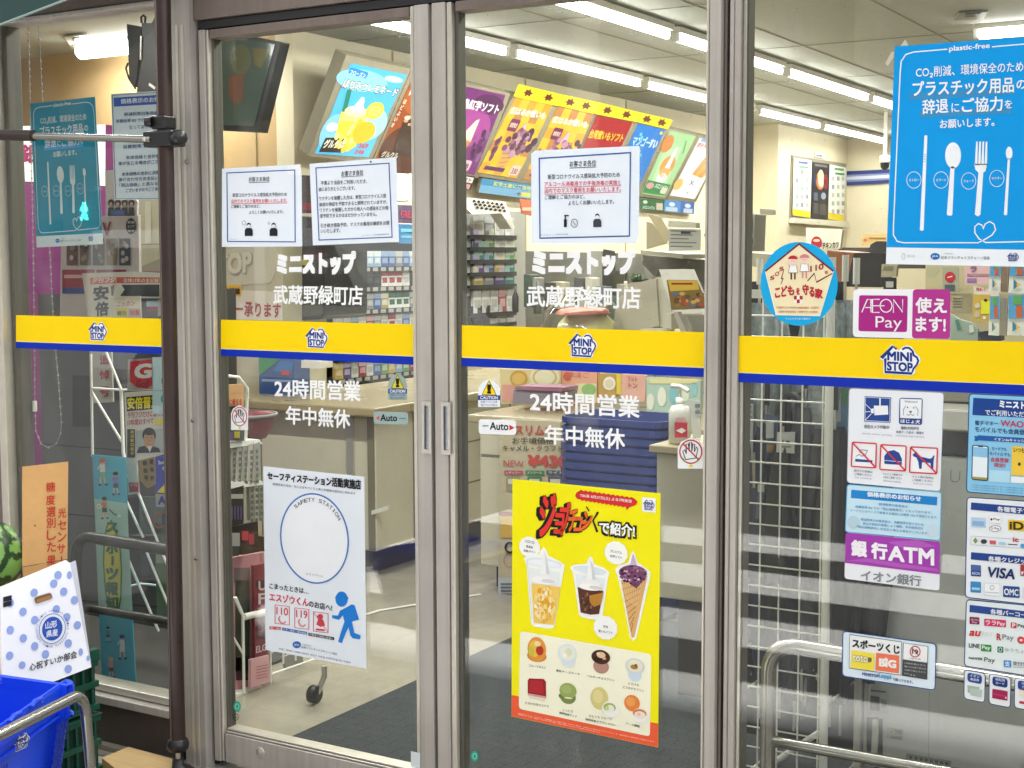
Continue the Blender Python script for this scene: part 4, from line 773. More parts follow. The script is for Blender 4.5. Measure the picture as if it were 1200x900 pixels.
# lottery sticker
t_ = thing('sticker', 'blue-rimmed sports lottery sticker with yellow and orange tiles, across the steel handrail', 'sticker', at(1042, 800, GL))
P = Print(t_, GL, zz(980, 700, 5.4545)); q_ = P.rr([(42, 216), (638, 298), (631, 594), (38, 502)], 26)
P.sheet('sheet', q_, '#dfedf6', .0008); P.line('border', q_, 6, '#2e4f86', 2, True)
P.poly('inner_box', [(86, 238), (417, 285), (413, 498), (82, 452)], '#f6f7f4', 3); P.line('inner_box', [(86, 238), (417, 285), (413, 498), (82, 452)], 3, '#555a55', 4, True)
P.text('lettering', 'スポーツくじ', 104, 318, 404, 362, 54, '#23262c', .035, 5)
P.poly('tiles', [(97, 337), (245, 358), (241, 470), (93, 450)], '#f7e24a', 5); P.poly('tiles', [(254, 354), (403, 373), (400, 486), (250, 466)], '#f07c58', 5)
P.text('tiles', 'toto', 106, 406, 200, 418, 40, '#8f8a4a', .05, 6); P.text('tiles', 'toto', 106, 406, 200, 418, 40, '#f6f2d4', .02, 7); P.ell('tiles', 213, 400, 14, 16, '#6c6a4a', 6); P.text('tiles', 'BIG', 276, 438, 380, 452, 46, '#fbf4ee', .05, 6); P.poly('tiles', [(306, 402), (304, 386), (312, 392), (318, 382), (324, 394), (332, 390), (330, 404)], '#fbf4ee', 6)
P.poly('age_box', [(429, 291), (586, 314), (582, 416), (426, 394)], '#f4f5f2', 3); P.poly('age_box', [(425, 397), (582, 419), (579, 525), (421, 500)], '#4a4c4c', 3); P.line('age_box', [(429, 291), (586, 314), (579, 525), (421, 500)], 3, '#44484a', 4, True)
P.ring('age_box', 504, 347, 32, 34, 6, '#c2383c', 5); P.text('age_box', '19', 486, 360, 522, 364, 28, '#2b2c2c', .02, 5); P.line('age_box', [(482, 322), (526, 372)], 5, '#c2383c', 6); P.text('age_box', '19歳未満', 468, 392, 538, 400, 8, '#555555', 0, 5)
for k, s in enumerate(('19歳未満の方の', '購入又は譲り受けは', '法律で禁止されて', 'おります。')): P.text('age_box', s, 436, 424 + 22 * k, 436 + (136 - 60 * (k == 3)), 442 + 22 * k, 11, '#c9cac6', 0, 5)
P.text('lettering', 'MINISTOP', 166, 498, 270, 514, 18, '#2a4a94', .03, 5); P.text('lettering', 'Loppi', 272, 520, 350, 530, 34, '#3fa0d4', .03, 5); P.text('lettering', 'で購入できます。', 360, 532, 490, 552, 18, '#33373c', .014, 5); P.done()

# blue member card sticker (runs out of the picture on the right)
t_ = thing('sticker', 'light blue member card sticker at the right picture edge with a phone and yellow card', 'sticker', at(1165, 578, GL))
P = Print(t_, GL, zz(980, 450, 5.4545)); q_ = P.rr([(850, 62), (1420, 88), (1405, 735), (832, 690)], 26)
P.sheet('sheet', q_, '#8ecdec', .0008); P.line('border', q_, 6, '#24457c', 2, True); P.poly('header', [(876, 88), (1390, 116), (1386, 226), (870, 198)], '#1d4590', 2)
P.text('lettering', 'ミニストップ', 1045, 150, 1300, 166, 46, '#f2f6fa', .05); P.text('lettering', 'でご利用いただけるカード', 952, 198, 1375, 222, 36, '#f2f6fa', .014)
P.text('lettering', '電子マネー', 886, 262, 1034, 268, 28, '#203a70', .012); P.text('lettering', 'WAON', 1050, 270, 1240, 282, 40, '#c8405c', .015); P.text('lettering', 'モバイルでも会員登録', 886, 306, 1240, 328, 34, '#203a70', .012)
P.poly('ribbon', [(880, 332), (905, 334), (905, 328), (1392, 356), (1392, 388), (905, 360), (905, 366), (880, 362), (888, 348)], '#255fa8', 3); P.text('ribbon', 'イオンdeキャッシュバック', 1008, 362, 1300, 380, 20, '#eef4fa', .012, 4)
P.poly('phone_picture', P.rr([(868, 388), (974, 396), (970, 622), (864, 612)], 16), '#26365c', 3); P.poly('phone_picture', P.rr([(874, 394), (968, 402), (964, 614), (870, 605)], 12), '#e9f2f6', 4); P.poly('phone_picture', [(874, 402), (968, 410), (966, 470), (873, 462)], '#8fc4e4', 5); P.poly('phone_picture', [(905, 391), (940, 394), (938, 404), (907, 402)], '#26365c', 6); P.poly('phone_picture', [(872, 592), (964, 600), (963, 614), (871, 606)], '#a89a50', 5)
P.text('lettering', 'カードでも', 994, 424, 1088, 430, 22, '#203a70', .012); P.text('lettering', 'モバイルでも', 980, 454, 1112, 464, 22, '#203a70', .012); P.text('lettering', '会員登録', 986, 496, 1102, 504, 28, '#c8465c', .02); P.text('lettering', '限定!', 1010, 530, 1080, 536, 26, '#c8465c', .02)
P.poly('card_picture', P.rr([(978, 548), (1112, 558), (1110, 632), (974, 622)], 6), '#b4dff0', 3); P.poly('card_picture', [(1122, 396), (1380, 416), (1378, 600), (1118, 582)], '#f3cc48', 3); P.text('card_picture', 'いつものお買い物', 1134, 436, 1330, 450, 32, '#3a3320', .012, 4); P.ell('card_picture', 1170, 512, 9, 11, '#3a3320', 4); P.poly('card_picture', [(1118, 590), (1378, 606), (1376, 645), (1116, 630)], '#f2f4f4', 3)
for k in range(3): P.text('lettering', '※ご利用には会員登録が必要です。詳しくは店頭の案内をご覧ください。', 862, 648 + 15 * k, 1240, 676 + 15 * k, 9, '#4d7ca0')
P.done()
# e-money sticker
t_ = thing('sticker', 'white accepted-cards sticker at the right picture edge with credit card marks', 'sticker', at(1165, 700, GL))
P = Print(t_, GL, zz(980, 580, 5.4545)); q_ = P.rr([(836, 14), (1420, 54), (1405, 720), (824, 654)], 26)
P.sheet('sheet', q_, '#eef2f4', .0008); P.line('border', q_, 6, '#24407c', 2, True)
for y0, s, xs in ((48, '各種電子マネー', 1030), (366, '各種クレジットカード', 972)): P.poly('header', [(862, y0), (1390, y0 + 44), (1388, y0 + 94), (860, y0 + 46)], '#24438c', 3); P.text('header', s, xs, y0 + 56, xs + 40 * len(s), y0 + 56 + 3.2 * len(s), 32, '#eef2f6', .02, 4)
R2 = lambda part, x0, y0, x1, y1, c, L=3: P.poly(part, P.rr([(x0, y0), (x1, y0 + (x1 - x0) * .07), (x1, y1 + (x1 - x0) * .07), (x0, y1)], 5), c, L)
R2('card_mark', 862, 142, 955, 205, '#b9d4ea'); R2('card_mark', 870, 165, 945, 195, '#8fb4d8', 4); R2('card_mark', 978, 130, 1054, 178, '#dfe4e6'); R2('card_mark', 981, 133, 1051, 175, '#fafafa', 4); P.text('card_mark', 'Pay', 1005, 166, 1045, 168, 20, '#303438', .01, 5); P.ell('card_mark', 992, 156, 7, 8, '#303438', 5)
P.poly('card_mark', [(1015 + 38 * math.cos(k * .2618), 215 + 20 * math.sin(k * .2618)) for k in range(24)], '#55595c', 3); P.poly('card_mark', [(1015 + 35 * math.cos(k * .2618), 215 + 17 * math.sin(k * .2618)) for k in range(24)], '#fafafa', 4); P.text('card_mark', 'G Pay', 988, 223, 1042, 226, 18, '#50555a', .006, 5)
R2('card_mark', 1098, 158, 1300, 226, '#f2cc2c'); P.text('card_mark', 'iD', 1110, 218, 1195, 224, 48, '#3c3420', .03, 5)
P.line('card_mark', P.rr([(862, 262), (1390, 300), (1388, 356), (858, 318)], 6), 2, '#9aa4a8', 3, True); P.poly('card_mark', [(874, 290), (890, 272), (905, 294), (888, 312)], '#7f9a4c', 4); P.ell('card_mark', 943, 298, 20, 15, '#3f4648', 4); R2('card_mark', 980, 290, 1020, 314, '#d65a68', 4); R2('card_mark', 1038, 300, 1082, 318, '#a9cfe4', 4); R2('card_mark', 1098, 312, 1160, 318, '#55595c', 4); P.text('card_mark', 'ic', 1130, 298, 1165, 300, 26, '#cf4450', .03, 4); R2('card_mark', 1178, 312, 1260, 336, '#4a9fd0', 4)
for k, (x0, x1, top, bot, s) in enumerate(((860, 925, '#4e68a4', '#2a4890', 'AEON'), (1176, 1260, '#b03a34', '#b03a34', 'M'))): R2('card_mark', x0, 445, x1, 480, top); R2('card_mark', x0, 480, x1, 518, bot); P.text('card_mark', s, x0 + 6, 508, x1 - 6, 512, 18, '#d9e0ee', .01, 5)
P.text('card_mark', 'VISA', 962, 522, 1138, 540, 62, '#1f3468', .025, 4, 10); R2('card_mark', 858, 552, 925, 622, '#3a8cc4'); R2('card_mark', 866, 590, 918, 606, '#a9d0e6', 4); R2('card_mark', 946, 562, 1046, 640, '#f6f8f8'); P.line('card_mark', [(946, 562), (1046, 569), (1046, 647), (946, 640)], 2, '#c2c8cc', 4, True); P.ring('card_mark', 996, 592, 13, 14, 3, '#8fa0b4', 5); R2('card_mark', 952, 618, 1040, 624, '#c4ccd2', 4); R2('card_mark', 1066, 580, 1172, 652, '#2a4f8c'); P.text('card_mark', 'OMC', 1074, 638, 1164, 645, 40, '#e9eef4', .02, 4); R2('card_mark', 1192, 590, 1300, 660, '#dfe4e8'); P.done()
# barcode payment sticker
t_ = thing('sticker', 'white barcode payment sticker at the right picture edge, lowest of the large ones', 'sticker', at(1165, 785, GL))
P = Print(t_, GL, zz(980, 700, 5.4545)); q_ = P.rr([(832, 14), (1420, 70), (1405, 530), (818, 438)], 26)
P.sheet('sheet', q_, '#e9f2f0', .0008); P.line('border', q_, 6, '#24407c', 2, True)
P.poly('header', [(853, 48), (1390, 110), (1388, 156), (851, 94)], '#2d4a92', 3); P.text('header', '各種バーコード決済', 986, 106, 1330, 142, 32, '#eef2f6', .02, 4)
R2('pay_mark', 852, 124, 915, 170, '#8c2450'); P.text('pay_mark', 'Pay', 868, 168, 900, 171, 16, '#e8c4d4', .01, 5); P.text('pay_mark', 'ÆON', 858, 148, 908, 152, 12, '#e8c4d4', 0, 5); R2('pay_mark', 945, 136, 1085, 182, '#d83a68'); P.text('pay_mark', 'ララPay', 955, 180, 1078, 189, 34, '#f6e4ea', .014, 5); R2('pay_mark', 1115, 160, 1152, 196, '#d8383c'); P.text('pay_mark', 'P', 1126, 192, 1144, 194, 26, '#f6e4e2', .03, 5); P.text('pay_mark', 'PayPay', 1160, 196, 1260, 202, 26, '#3a3c3e', .014, 4)
P.text('pay_mark', 'au', 850, 244, 915, 248, 30, '#d8383c', .03, 4, 8); P.text('pay_mark', 'PAY', 932, 248, 1000, 256, 30, '#dce3e0', .01, 4); P.text('pay_mark', 'R', 1026, 272, 1052, 274, 40, '#c23a44', .03, 4); P.text('pay_mark', 'Pay', 1062, 278, 1134, 284, 42, '#6a6e70', 0, 4); P.ell('pay_mark', 1182, 274, 26, 24, '#d8484c', 3, .1); P.ell('pay_mark', 1182, 274, 10, 8, '#f2d8d8', 4)
P.text('pay_mark', 'LINE', 848, 320, 916, 326, 26, '#2c3c34', .02, 4); R2('pay_mark', 924, 300, 992, 344, '#3f9a48'); P.text('pay_mark', 'Pay', 932, 336, 984, 341, 28, '#eaf4ea', .02, 5); R2('pay_mark', 1030, 314, 1068, 352, '#2f7a5c'); P.ring('pay_mark', 1049, 334, 10, 12, 4, '#dceee4', 5); P.text('pay_mark', 'ゆうちょPay', 1078, 352, 1250, 366, 28, '#8aa49a', 0, 4)
P.text('pay_mark', 'NAVER', 848, 394, 934, 402, 14, '#3c4c44', .03, 4); P.text('pay_mark', 'Pay', 946, 420, 1014, 426, 38, '#3c4c44', .004, 4); R2('pay_mark', 1070, 402, 1118, 446, '#2f8fd4'); P.text('pay_mark', '支', 1078, 440, 1110, 443, 32, '#eaf4fa', .02, 5); P.text('pay_mark', '支付宝', 1128, 434, 1220, 442, 26, '#3a4448', .01, 4); P.text('pay_mark', 'ALIPAY', 1130, 448, 1200, 454, 8, '#6a7478', 0, 4); P.done()
for k, (x0, y0, x1, y1, lab, hc, s1, s2) in enumerate(((818, 462, 952, 648, 'small blue-rimmed gift voucher sticker, leftmost of the row under the payment sticker', '#2d4a92', 'イオン', '商品券'), (978, 486, 1116, 680, 'small blue-rimmed sticker with a crimson card under the payment sticker', '#1f3a80', 'WAON', 'カード'), (1140, 512, 1290, 706, 'small blue-rimmed sticker with red strips, cut by the right picture edge', '#2d4a92', 'ギフト', 'カード'))):
    t_ = thing('sticker', lab, 'sticker', at(980 + (x0 + x1) / 2 / 5.4545, 700 + y1 / 5.4545, GL), 'small card stickers in a row'); P = Print(t_, GL, zz(980, 700, 5.4545)); q_ = P.rr([(x0, y0), (x1, y0 + 24), (x1 - 4, y1 + 26), (x0 - 2, y1)], 24)
    P.sheet('sheet', q_, '#eef2f2', .0008); P.line('border', q_, 5, '#24407c', 2, True); P.poly('header', P.rr([(x0 + 20, y0 + 18), (x1 - 20, y0 + 36), (x1 - 22, y0 + 94), (x0 + 20, y0 + 76)], 20), hc, 3)
    cx = (x0 + x1) / 2; P.text('header', s1, cx - 30, y0 + 46, cx + 30, y0 + 54, 18, '#dfe8f4', .012, 4); P.text('header', s2, cx - 28, y0 + 68, cx + 28, y0 + 76, 16, '#dfe8f4', .012, 4)
    if k == 0: P.poly('card_picture', [(x0 + 20, y0 + 100), (x1 - 36, y0 + 112), (x1 - 40, y0 + 160), (x0 + 22, y0 + 146)], '#a9bcb0', 3); P.poly('card_picture', [(x0 + 36, y0 + 118), (x1 - 20, y0 + 130), (x1 - 24, y0 + 178), (x0 + 40, y0 + 164)], '#bccbc0', 4)
    elif k == 1: P.poly('card_picture', P.rr([(x0 + 20, y0 + 98), (x1 - 20, y0 + 114), (x1 - 22, y0 + 176), (x0 + 18, y0 + 158)], 5), '#a82456', 3); P.ell('card_picture', x1 - 32, y0 + 156, 5, 6, '#f2dce4', 4); P.line('card_picture', [(x0 + 22, y0 + 130), (x1 - 24, y0 + 148)], 10, '#bb3c6c', 4)
    else: P.poly('card_picture', [(x0 + 30, y0 + 70), (x1, y0 + 90), (x1, y0 + 140), (x0 + 30, y0 + 118)], '#f0e4d4', 3); P.poly('card_picture', [(x0 + 30, y0 + 150), (x1, y0 + 168), (x1, y0 + 186), (x0 + 30, y0 + 166)], '#c8384c', 3)
    P.done()
# second price notice, inside the left window
t_ = thing('poster', 'white price notice with a blue header, inside the left window beside the pole', 'poster', at(160, 234, PY(.03)))
P = Print(t_, PY(.03), zz(0, 0, 4)); P.sheet('sheet', [(520, 441), (830, 420), (835, 935), (537, 938)], '#c3ccd0'); P.line('border', [(526, 447), (824, 427), (829, 929), (542, 932)], 3, '#44587c', 2, True)
P.poly('header', [(532, 458), (818, 440), (818, 484), (534, 500)], '#1f4a98', 2); P.text('lettering', '価格表示のお知らせ', 566, 487, 800, 474, 24, '#cfd8e4', .014)
for s, x0, y, x1 in (('軽減税率対象商品は', 582, 545, 760), ('消費税率 8% での「税込価格」と', 543, 578, 800), ('なっております。', 606, 606, 740), ('消費税率 10% が適用', 575, 698, 780), ('本体価格と合計額の', 590, 748, 770), ('差が生じる場合がございます', 555, 776, 800), ('本体価格の合計に消費税率を', 570, 826, 800), ('掛け合わせたお支払い価格は', 556, 852, 800), ('「税込価格」と異なることが', 560, 878, 800), ('ございますのでご了承ください', 590, 902, 800)): P.text('lettering', s, x0, y, x1, y - (x1 - x0) * .05, 18, '#3a517e', .01)
P.done()

# ================================================================== INSIDE THE SHOP
# ------------------------------------------------------------------ fluorescent rows
m_tube = mat('tube_light', (1, 1, .97), .4, emit=6); m_fix = mat('fixture_white', '#dcdad0', .5)
def lamp(p0, p1, label, grp, power, fat=.022, dirn=(0, 0, -1)):
    p0, p1 = Vector(p0), Vector(p1); mid = (p0 + p1) / 2; d_ = (p1 - p0); L_ = d_.length; d_.normalize(); sd = Vector((-d_.y, d_.x, 0))
    th = thing('fluorescent_lamp', label, 'ceiling lamp', (mid.x, mid.y, 2.9), grp)
    b = MB(); q = [p0 + sd * .035, p1 + sd * .035, p1 - sd * .035, p0 - sd * .035]; b.prism([v + Vector((0, 0, .03)) for v in q], (0, 0, .036), m_fix); b.build('housing', th, .004)
    for e, s in ((p0, 1), (p1, -1)):
        b = MB(); b.prism([e + sd * .018 + Vector((0, 0, -.022)), e - sd * .018 + Vector((0, 0, -.022)), e - sd * .018 + d_ * .035 * s + Vector((0, 0, -.022)), e + sd * .018 + d_ * .035 * s + Vector((0, 0, -.022))], (0, 0, .05), m_fix); b.build('tube_holder', th)
    MB().tube([p0 + d_ * .04, p1 - d_ * .04], fat, m_tube, 12).build('tube', th)
    l = bpy.data.lights.new('lamp_light', 'AREA'); l.shape = 'RECTANGLE'; l.size = L_; l.size_y = .06; l.energy = power; l.color = (1, .985, .92)
    o = bpy.data.objects.new('lamp_light', l); COL.objects.link(o); o.parent = th; o.matrix_parent_inverse = Matrix.Translation(-Vector(th.location))
    o.location = mid + Vector((0, 0, -.05)); o.rotation_euler = (0, 0, math.atan2(d_.y, d_.x))
ZL = 2.82
yy = lambda x, y: at(x, y, PZ(ZL)).y
xr1 = at(860, 66, PZ(ZL)).x; xr2 = at(680, 82, PZ(ZL)).x
for (a, b, lab) in (((600, -14), (786, 42), 'nearest tube lamp of the right row, cut by the top picture edge'), ((792, 44), (914, 84), 'second tube lamp of the right row, behind the bronze post'), ((918.5, 86), (1012.5, 115.5), 'third tube lamp of the right row, seen through the right window'), ((1016, 117), (1085, 138), 'farthest tube lamp of the right row, ending behind the blue poster')):
    lamp((xr1, yy(*a), ZL), (xr1, yy(*b), ZL), lab, 'fluorescent tubes on the shop ceiling', 10.2)
for (a, b, lab) in (((413, 12), (599, 61), 'nearest tube lamp of the left row, crossing behind the meeting door stiles'), ((607, 63), (742, 99), 'second tube lamp of the left row, above the yellow capped menu signs'), ((750, 100.5), (868, 130), 'third tube lamp of the left row, behind the right door stile'), ((877, 132), (943, 149), 'fourth tube lamp of the left row, seen through the right window'), ((948, 150), (1019, 167), 'farthest tube lamp of the left row, near the triple wall poster')):
    lamp((xr2, yy(*a), ZL), (xr2, yy(*b), ZL), lab, 'fluorescent tubes on the shop ceiling', 10.2)
p = at(90, 61, PZ(2.84)); lamp(p, p + Vector((1.25, 0, 0)), 'fat bright tube lamp seen through the left window beside the black monitor', 'fluorescent tubes on the shop ceiling', 8, .05)
p = at(1141, 41, PZ(2.84)); lamp(p, p + Vector((1.25, 0, 0)), 'tube lamp above the big blue poster at the top right corner', 'fluorescent tubes on the shop ceiling', 13, .03)
for q_, lab in (((-1.6, .9, 2.84), 'added unseen ceiling tube lamp just inside the glass, above the right window'), ((-4.7, .9, 2.84), 'added unseen ceiling tube lamp just inside the glass, above the tension pole'), ((-6.3, .9, 2.84), 'added unseen ceiling tube lamp just inside the glass, far left end of the row'), ((-3.1, .9, 2.84), 'added unseen ceiling tube lamp just inside the glass, above the sliding doors')): lamp(q_, Vector(q_) + Vector((1.25, 0, 0)), lab, 'fluorescent tubes on the shop ceiling', 10.5)  # unseen tube lamps added to brighten the front of the shop
t_ = thing('ceiling_vent', 'small dark slotted ceiling plate beside the lamp at the top right', 'vent', at(1140, 25, PZ(2.89)))
b = MB(); q = [at(x, y, PZ(2.892)) for x, y in ((1124, 14), (1158, 12), (1152, 22), (1118, 22))]; b.prism(q, (0, 0, -.008), m_grey); b.build('plate', t_); b = MB(); q = [at(x, y, PZ(2.882)) for x, y in ((1132, 16), (1150, 15), (1147, 19), (1130, 20))]; b.prism(q, (0, 0, -.003), m_black); b.build('slot', t_)
t_ = thing('ceiling_vent', 'small white ceiling plate with a dark slot beside the left window lamp', 'vent', at(88, 45, PZ(2.89)))
b = MB(); q = [at(x, y, PZ(2.892)) for x, y in ((76, 42), (102, 39), (112, 52), (84, 56))]; b.prism(q, (0, 0, -.01), m_white); b.build('plate', t_); b = MB(); q = [at(x, y, PZ(2.88)) for x, y in ((84, 44.5), (93, 43.5), (95, 47), (86, 48))]; b.prism(q, (0, 0, -.003), m_black); b.build('slot', t_)

# ------------------------------------------------------------------ backlit menu signs on the counter wall
MN = Pl((-5.6, 0, 2.1), (.58, 0, -.32)); m_mfr = mat('menu_frame', '#8b8470', .5, .2, .06, 10)
GM = 'backlit menu signs along the counter wall'
def menu(label, fq, aq, base, e=.75):
    e *= .48
    c = at(*fq[3], MN); th = thing('menu_sign', label, 'menu sign', c, GM)
    MB().prism([at(x, y, MN) for x, y in fq], -MN.n * .09, m_mfr).build('frame', th, .006)
    P = Print(th, MN, None, 0, .0012); P.inkf = lambda h: lit(h, e); P.poly('panel', aq, base, 1.5)
    def uv(u, v): A, B, C, E = aq; return tuple((A[i] * (1 - u) + B[i] * u) * (1 - v) + (E[i] * (1 - u) + C[i] * u) * v for i in (0, 1))
    P.fn = uv; return P
def mt(P, s, u0, v0, u1, v1, h, c, b=.02, L=5, part='lettering'): P.text(part, s, u0, v0, u1, v1, h, c, b, L)
def uell(P, part, u, v, a, b, c, L=3): P.poly(part, [(u + a * math.cos(k * .2618), v + b * math.sin(k * .2618)) for k in range(24)], c, L)
def ublob(P, part, u, v, a, b, cols, n, seed, L=4, s0=.3):
    r2 = random.Random(seed)
    for k in range(n):
        q = r2.uniform(0, 6.28); s = r2.random() ** .5; z = r2.uniform(.5, 1) * s0; uell(P, part, u + a * s * math.cos(q), v + b * s * math.sin(q), a * z, b * z, r2.choice(cols), L + k * .1)
P = menu('leftmost menu sign, sky blue with a yellow lemonade cup', [(405.8, 64.4), (481.5, 81.2), (434, 192), (361.3, 182.7)], [(411, 74), (477, 87.6), (431.6, 184.5), (369, 180)], '#4fb4e0', .8)
uell(P, 'picture', .3, .16, .45, .12, '#8fd2ee', 2); uell(P, 'picture', .82, .08, .16, .035, '#c4e6f2', 2.5); uell(P, 'picture', .75, .62, .3, .2, '#a6d8ea', 2.2); uell(P, 'picture', .15, .75, .2, .2, '#86c4e2', 2.2)
P.poly('picture', P.rr([(.02, .04), (.36, .06), (.36, .13), (.02, .11)], .03), '#1f86cc', 4); mt(P, 'フローズン', .05, .115, .33, .125, .05, '#f2f6f8')
mt(P, 'はちみつレモネード', .01, .27, .99, .27, .1, '#6b4a1c', .05, 5); mt(P, 'はちみつレモネード', .015, .265, .985, .265, .09, '#fbf6e4', .01, 6)
P.poly('picture', [(.12, .28), (.2, .28), (.26, .52), (.18, .52)], '#1d7f62', 6); P.poly('picture', [(.17, .52), (.66, .5), (.68, .88), (.58, .95), (.36, .95), (.26, .88)], '#f6d23a', 5); P.poly('picture', [(.2, .5), (.64, .48), (.66, .6), (.22, .62)], '#fae27a', 5.5); uell(P, 'picture', .42, .5, .2, .06, '#fff3b0', 6); P.poly('picture', [(.32, .5), (.42, .33), (.47, .34), (.55, .5)], '#fdfaf0', 6.5)
uell(P, 'picture', .74, .46, .15, .1, '#f7c92c', 7); uell(P, 'picture', .74, .46, .11, .07, '#fbe46c', 7.4); uell(P, 'picture', .72, .72, .19, .13, '#f2b81e', 7.2); ublob(P, 'picture', .45, .75, .18, .18, ['#f9dd5a', '#f2c228', '#fbe98c'], 14, 4, 6)
uell(P, 'picture', .12, .7, .1, .05, '#eef4f6', 5); P.poly('picture', [(.08, .82), (.4, .8), (.5, .9), (.46, .97), (.06, .98)], '#26221a', 6); mt(P, 'グルクル', .1, .93, .46, .92, .09, '#f2ead2', .03, 7); mt(P, '369', .73, .9, .9, .9, .055, '#b8343c', .03, 7); mt(P, '398', .71, .97, .88, .97, .045, '#b8343c', .03, 7); P.done()
P = menu('brown menu sign with a dark drink, beside the lemonade sign', [(482.5, 81.5), (530, 92), (490, 199), (435, 192.3)], [(485, 87.5), (527, 97), (487, 194), (440, 186)], '#a8501f', .6)
uell(P, 'picture', .5, .25, .5, .2, '#c0642a', 2); uell(P, 'picture', .6, .85, .6, .3, '#5a2a16', 2); P.poly('picture', [(.25, .5), (.95, .46), (.85, .92), (.35, .92)], '#3a2016', 4); ublob(P, 'picture', .6, .5, .3, .1, ['#e9c49a', '#d9a878', '#f2dcc0', '#c08a5a'], 18, 7, 5); mt(P, '黒糖', .2, .12, .6, .12, .1, '#f6e9d0', .03); mt(P, 'ほうじ茶', .1, .24, .85, .24, .1, '#f6e9d0', .03)
for k in range(5): mt(P, 'ほどよい甘さ'[k], .05 - .01 * k, .34 + .07 * k, .12 - .01 * k, .34 + .07 * k, .05, '#f6e9d0', .03)
P.poly('picture', [(.75, .62), (.98, .6), (.98, .74), (.74, .74)], '#2a1a10', 6); P.poly('picture', [(.1, .9), (.5, .88), (.55, .98), (.06, .98)], '#26180f', 6); mt(P, 'グルクル', .1, .97, .5, .96, .07, '#eadcc0', .03, 7); P.done()
P = menu('purple sweet potato soft serve menu sign with white lettering', [(531, 95), (598, 110), (560, 208.5), (498, 200)], [(535, 99), (592.5, 111.5), (556, 205), (504, 197)], '#7c2f78', .6)
uell(P, 'picture', .5, .45, .45, .25, '#b04a9c', 2); uell(P, 'picture', .75, .15, .3, .12, '#5a2258', 2); mt(P, '石垣島紅芋ソフト', .0, .25, .98, .24, .11, '#faf4f6', .04)
P.poly('picture', [(.38, .62), (.62, .36), (.68, .34), (.66, .62)], '#f6ead8', 4); P.poly('picture', [(.34, .6), (.68, .6), (.44, .98), (.38, .98)], '#c98f52', 4); P.poly('picture', [(.1, .7), (.28, .44), (.34, .42), (.34, .7)], '#e2c8dc', 3.5); P.poly('picture', [(.08, .68), (.36, .66), (.18, .98), (.12, .98)], '#b87c48', 3.6); ublob(P, 'picture', .85, .62, .16, .2, ['#4a2050', '#5f2a66', '#37183e', '#8a5a8e'], 14, 9, 4)
P.poly('picture', P.rr([(.55, .84), (.85, .84), (.83, .97), (.53, .97)], .04), '#e9c6d4', 6); mt(P, '298', .6, .94, .8, .94, .06, '#8a2450', .02, 7); P.done()
def checks(P, seed):
    for i in range(5):
        for j in range(7):
            if (i + j) % 2 == 0: P.poly('panel', [(i / 5, j / 7), ((i + 1) / 5, j / 7), ((i + 1) / 5, (j + 1) / 7), (i / 5, (j + 1) / 7)], ('#f2bf2c', '#e9a93a', '#c98a4a')[(i * 3 + j + seed) % 3], 2)
def capn(P, th_quad, label_part='top_card'):
    P.fn = lambda x, y: (x, y); P.poly(label_part, th_quad, '#f6e428', 9); P.sheet(label_part, th_quad, lit('#f6e428', .3), .004, 9.2)
    (ax, ay), (bx, by), (cx, cy), (dx, dy) = th_quad
    for t in (.27, .73):
        x_ = (ax + (bx - ax) * t + dx + (cx - dx) * t) / 2; y_ = (ay + (by - ay) * t + dy + (cy - dy) * t) / 2
        P.poly(label_part, [(x_ - 6, y_ - 1), (x_ - 3, y_ - 1.5), (x_ - 2, y_ - 4.5), (x_ + .5, y_ - 3), (x_ + 4, y_ - 5), (x_ + 3, y_ - 1.5), (x_ + 6, y_ + 1), (x_ + 2.5, y_ + 2), (x_ + 2, y_ + 4.5), (x_ - 1, y_ + 2.5), (x_ - 5, y_ + 4), (x_ - 3.5, y_ + 1)], lit('#6a2c1c', .35), 10)
def potato(label, fq, aq, cq, seed):
    P = menu(label, fq, aq, '#f4c63a', .6); checks(P, seed)
    mt(P, '紅はるか蜜いも', .05, .22, .95, .2, .09, '#fdf4e0', .04); P.poly('picture', P.rr([(.18, .27), (.42, .27), (.42, .43), (.18, .43)], .03), '#7c2a55', 5); mt(P, '期間限定', .21, .38, .39, .38, .06, '#f2d9c4', .02, 6)
    ublob(P, 'picture', .82, .5, .18, .14, ['#5a2a50', '#4a2042', '#74406a'], 9, seed, 4, .5); P.poly('picture', [(.34, .62), (.72, .6), (.5, .98), (.4, .98)], '#dca860', 4)
    for k in range(5): P.line('picture', [(.36 + .02 * k, .66 + .06 * k), (.7 - .04 * k, .63 + .06 * k)], .012, '#b87a38', 4.5)
    ublob(P, 'picture', .55, .55, .26, .17, ['#8a4a6c', '#5e2c48', '#c898b0', '#3e1c34', '#a46a8a'], 46, seed + 3, 5); P.poly('picture', [(.48, .46), (.56, .3), (.6, .3), (.66, .46)], '#d9bcd0', 6); ublob(P, 'picture', .12, .68, .1, .14, ['#5a2a50', '#74406a'], 6, seed + 5, 4, .5)
    P.poly('picture', [(.12, .9), (.62, .9), (.6, .95), (.1, .95)], '#5e2c60', 6); P.poly('picture', P.rr([(.76, .84), (.98, .84), (.96, .97), (.74, .97)], .03), '#f0cfc4', 6); mt(P, '330', .79, .95, .93, .95, .07, '#a03a50', .02, 7); capn(P, cq); P.done()
potato('yellow check menu sign with a purple topped cone, left of two alike', [(602, 111), (652, 122), (609, 214), (556, 206)], [(604.5, 113), (648, 123), (605.6, 209), (559.5, 202)], [(608, 98.5), (660, 111), (654, 124.5), (602, 113)], 1)
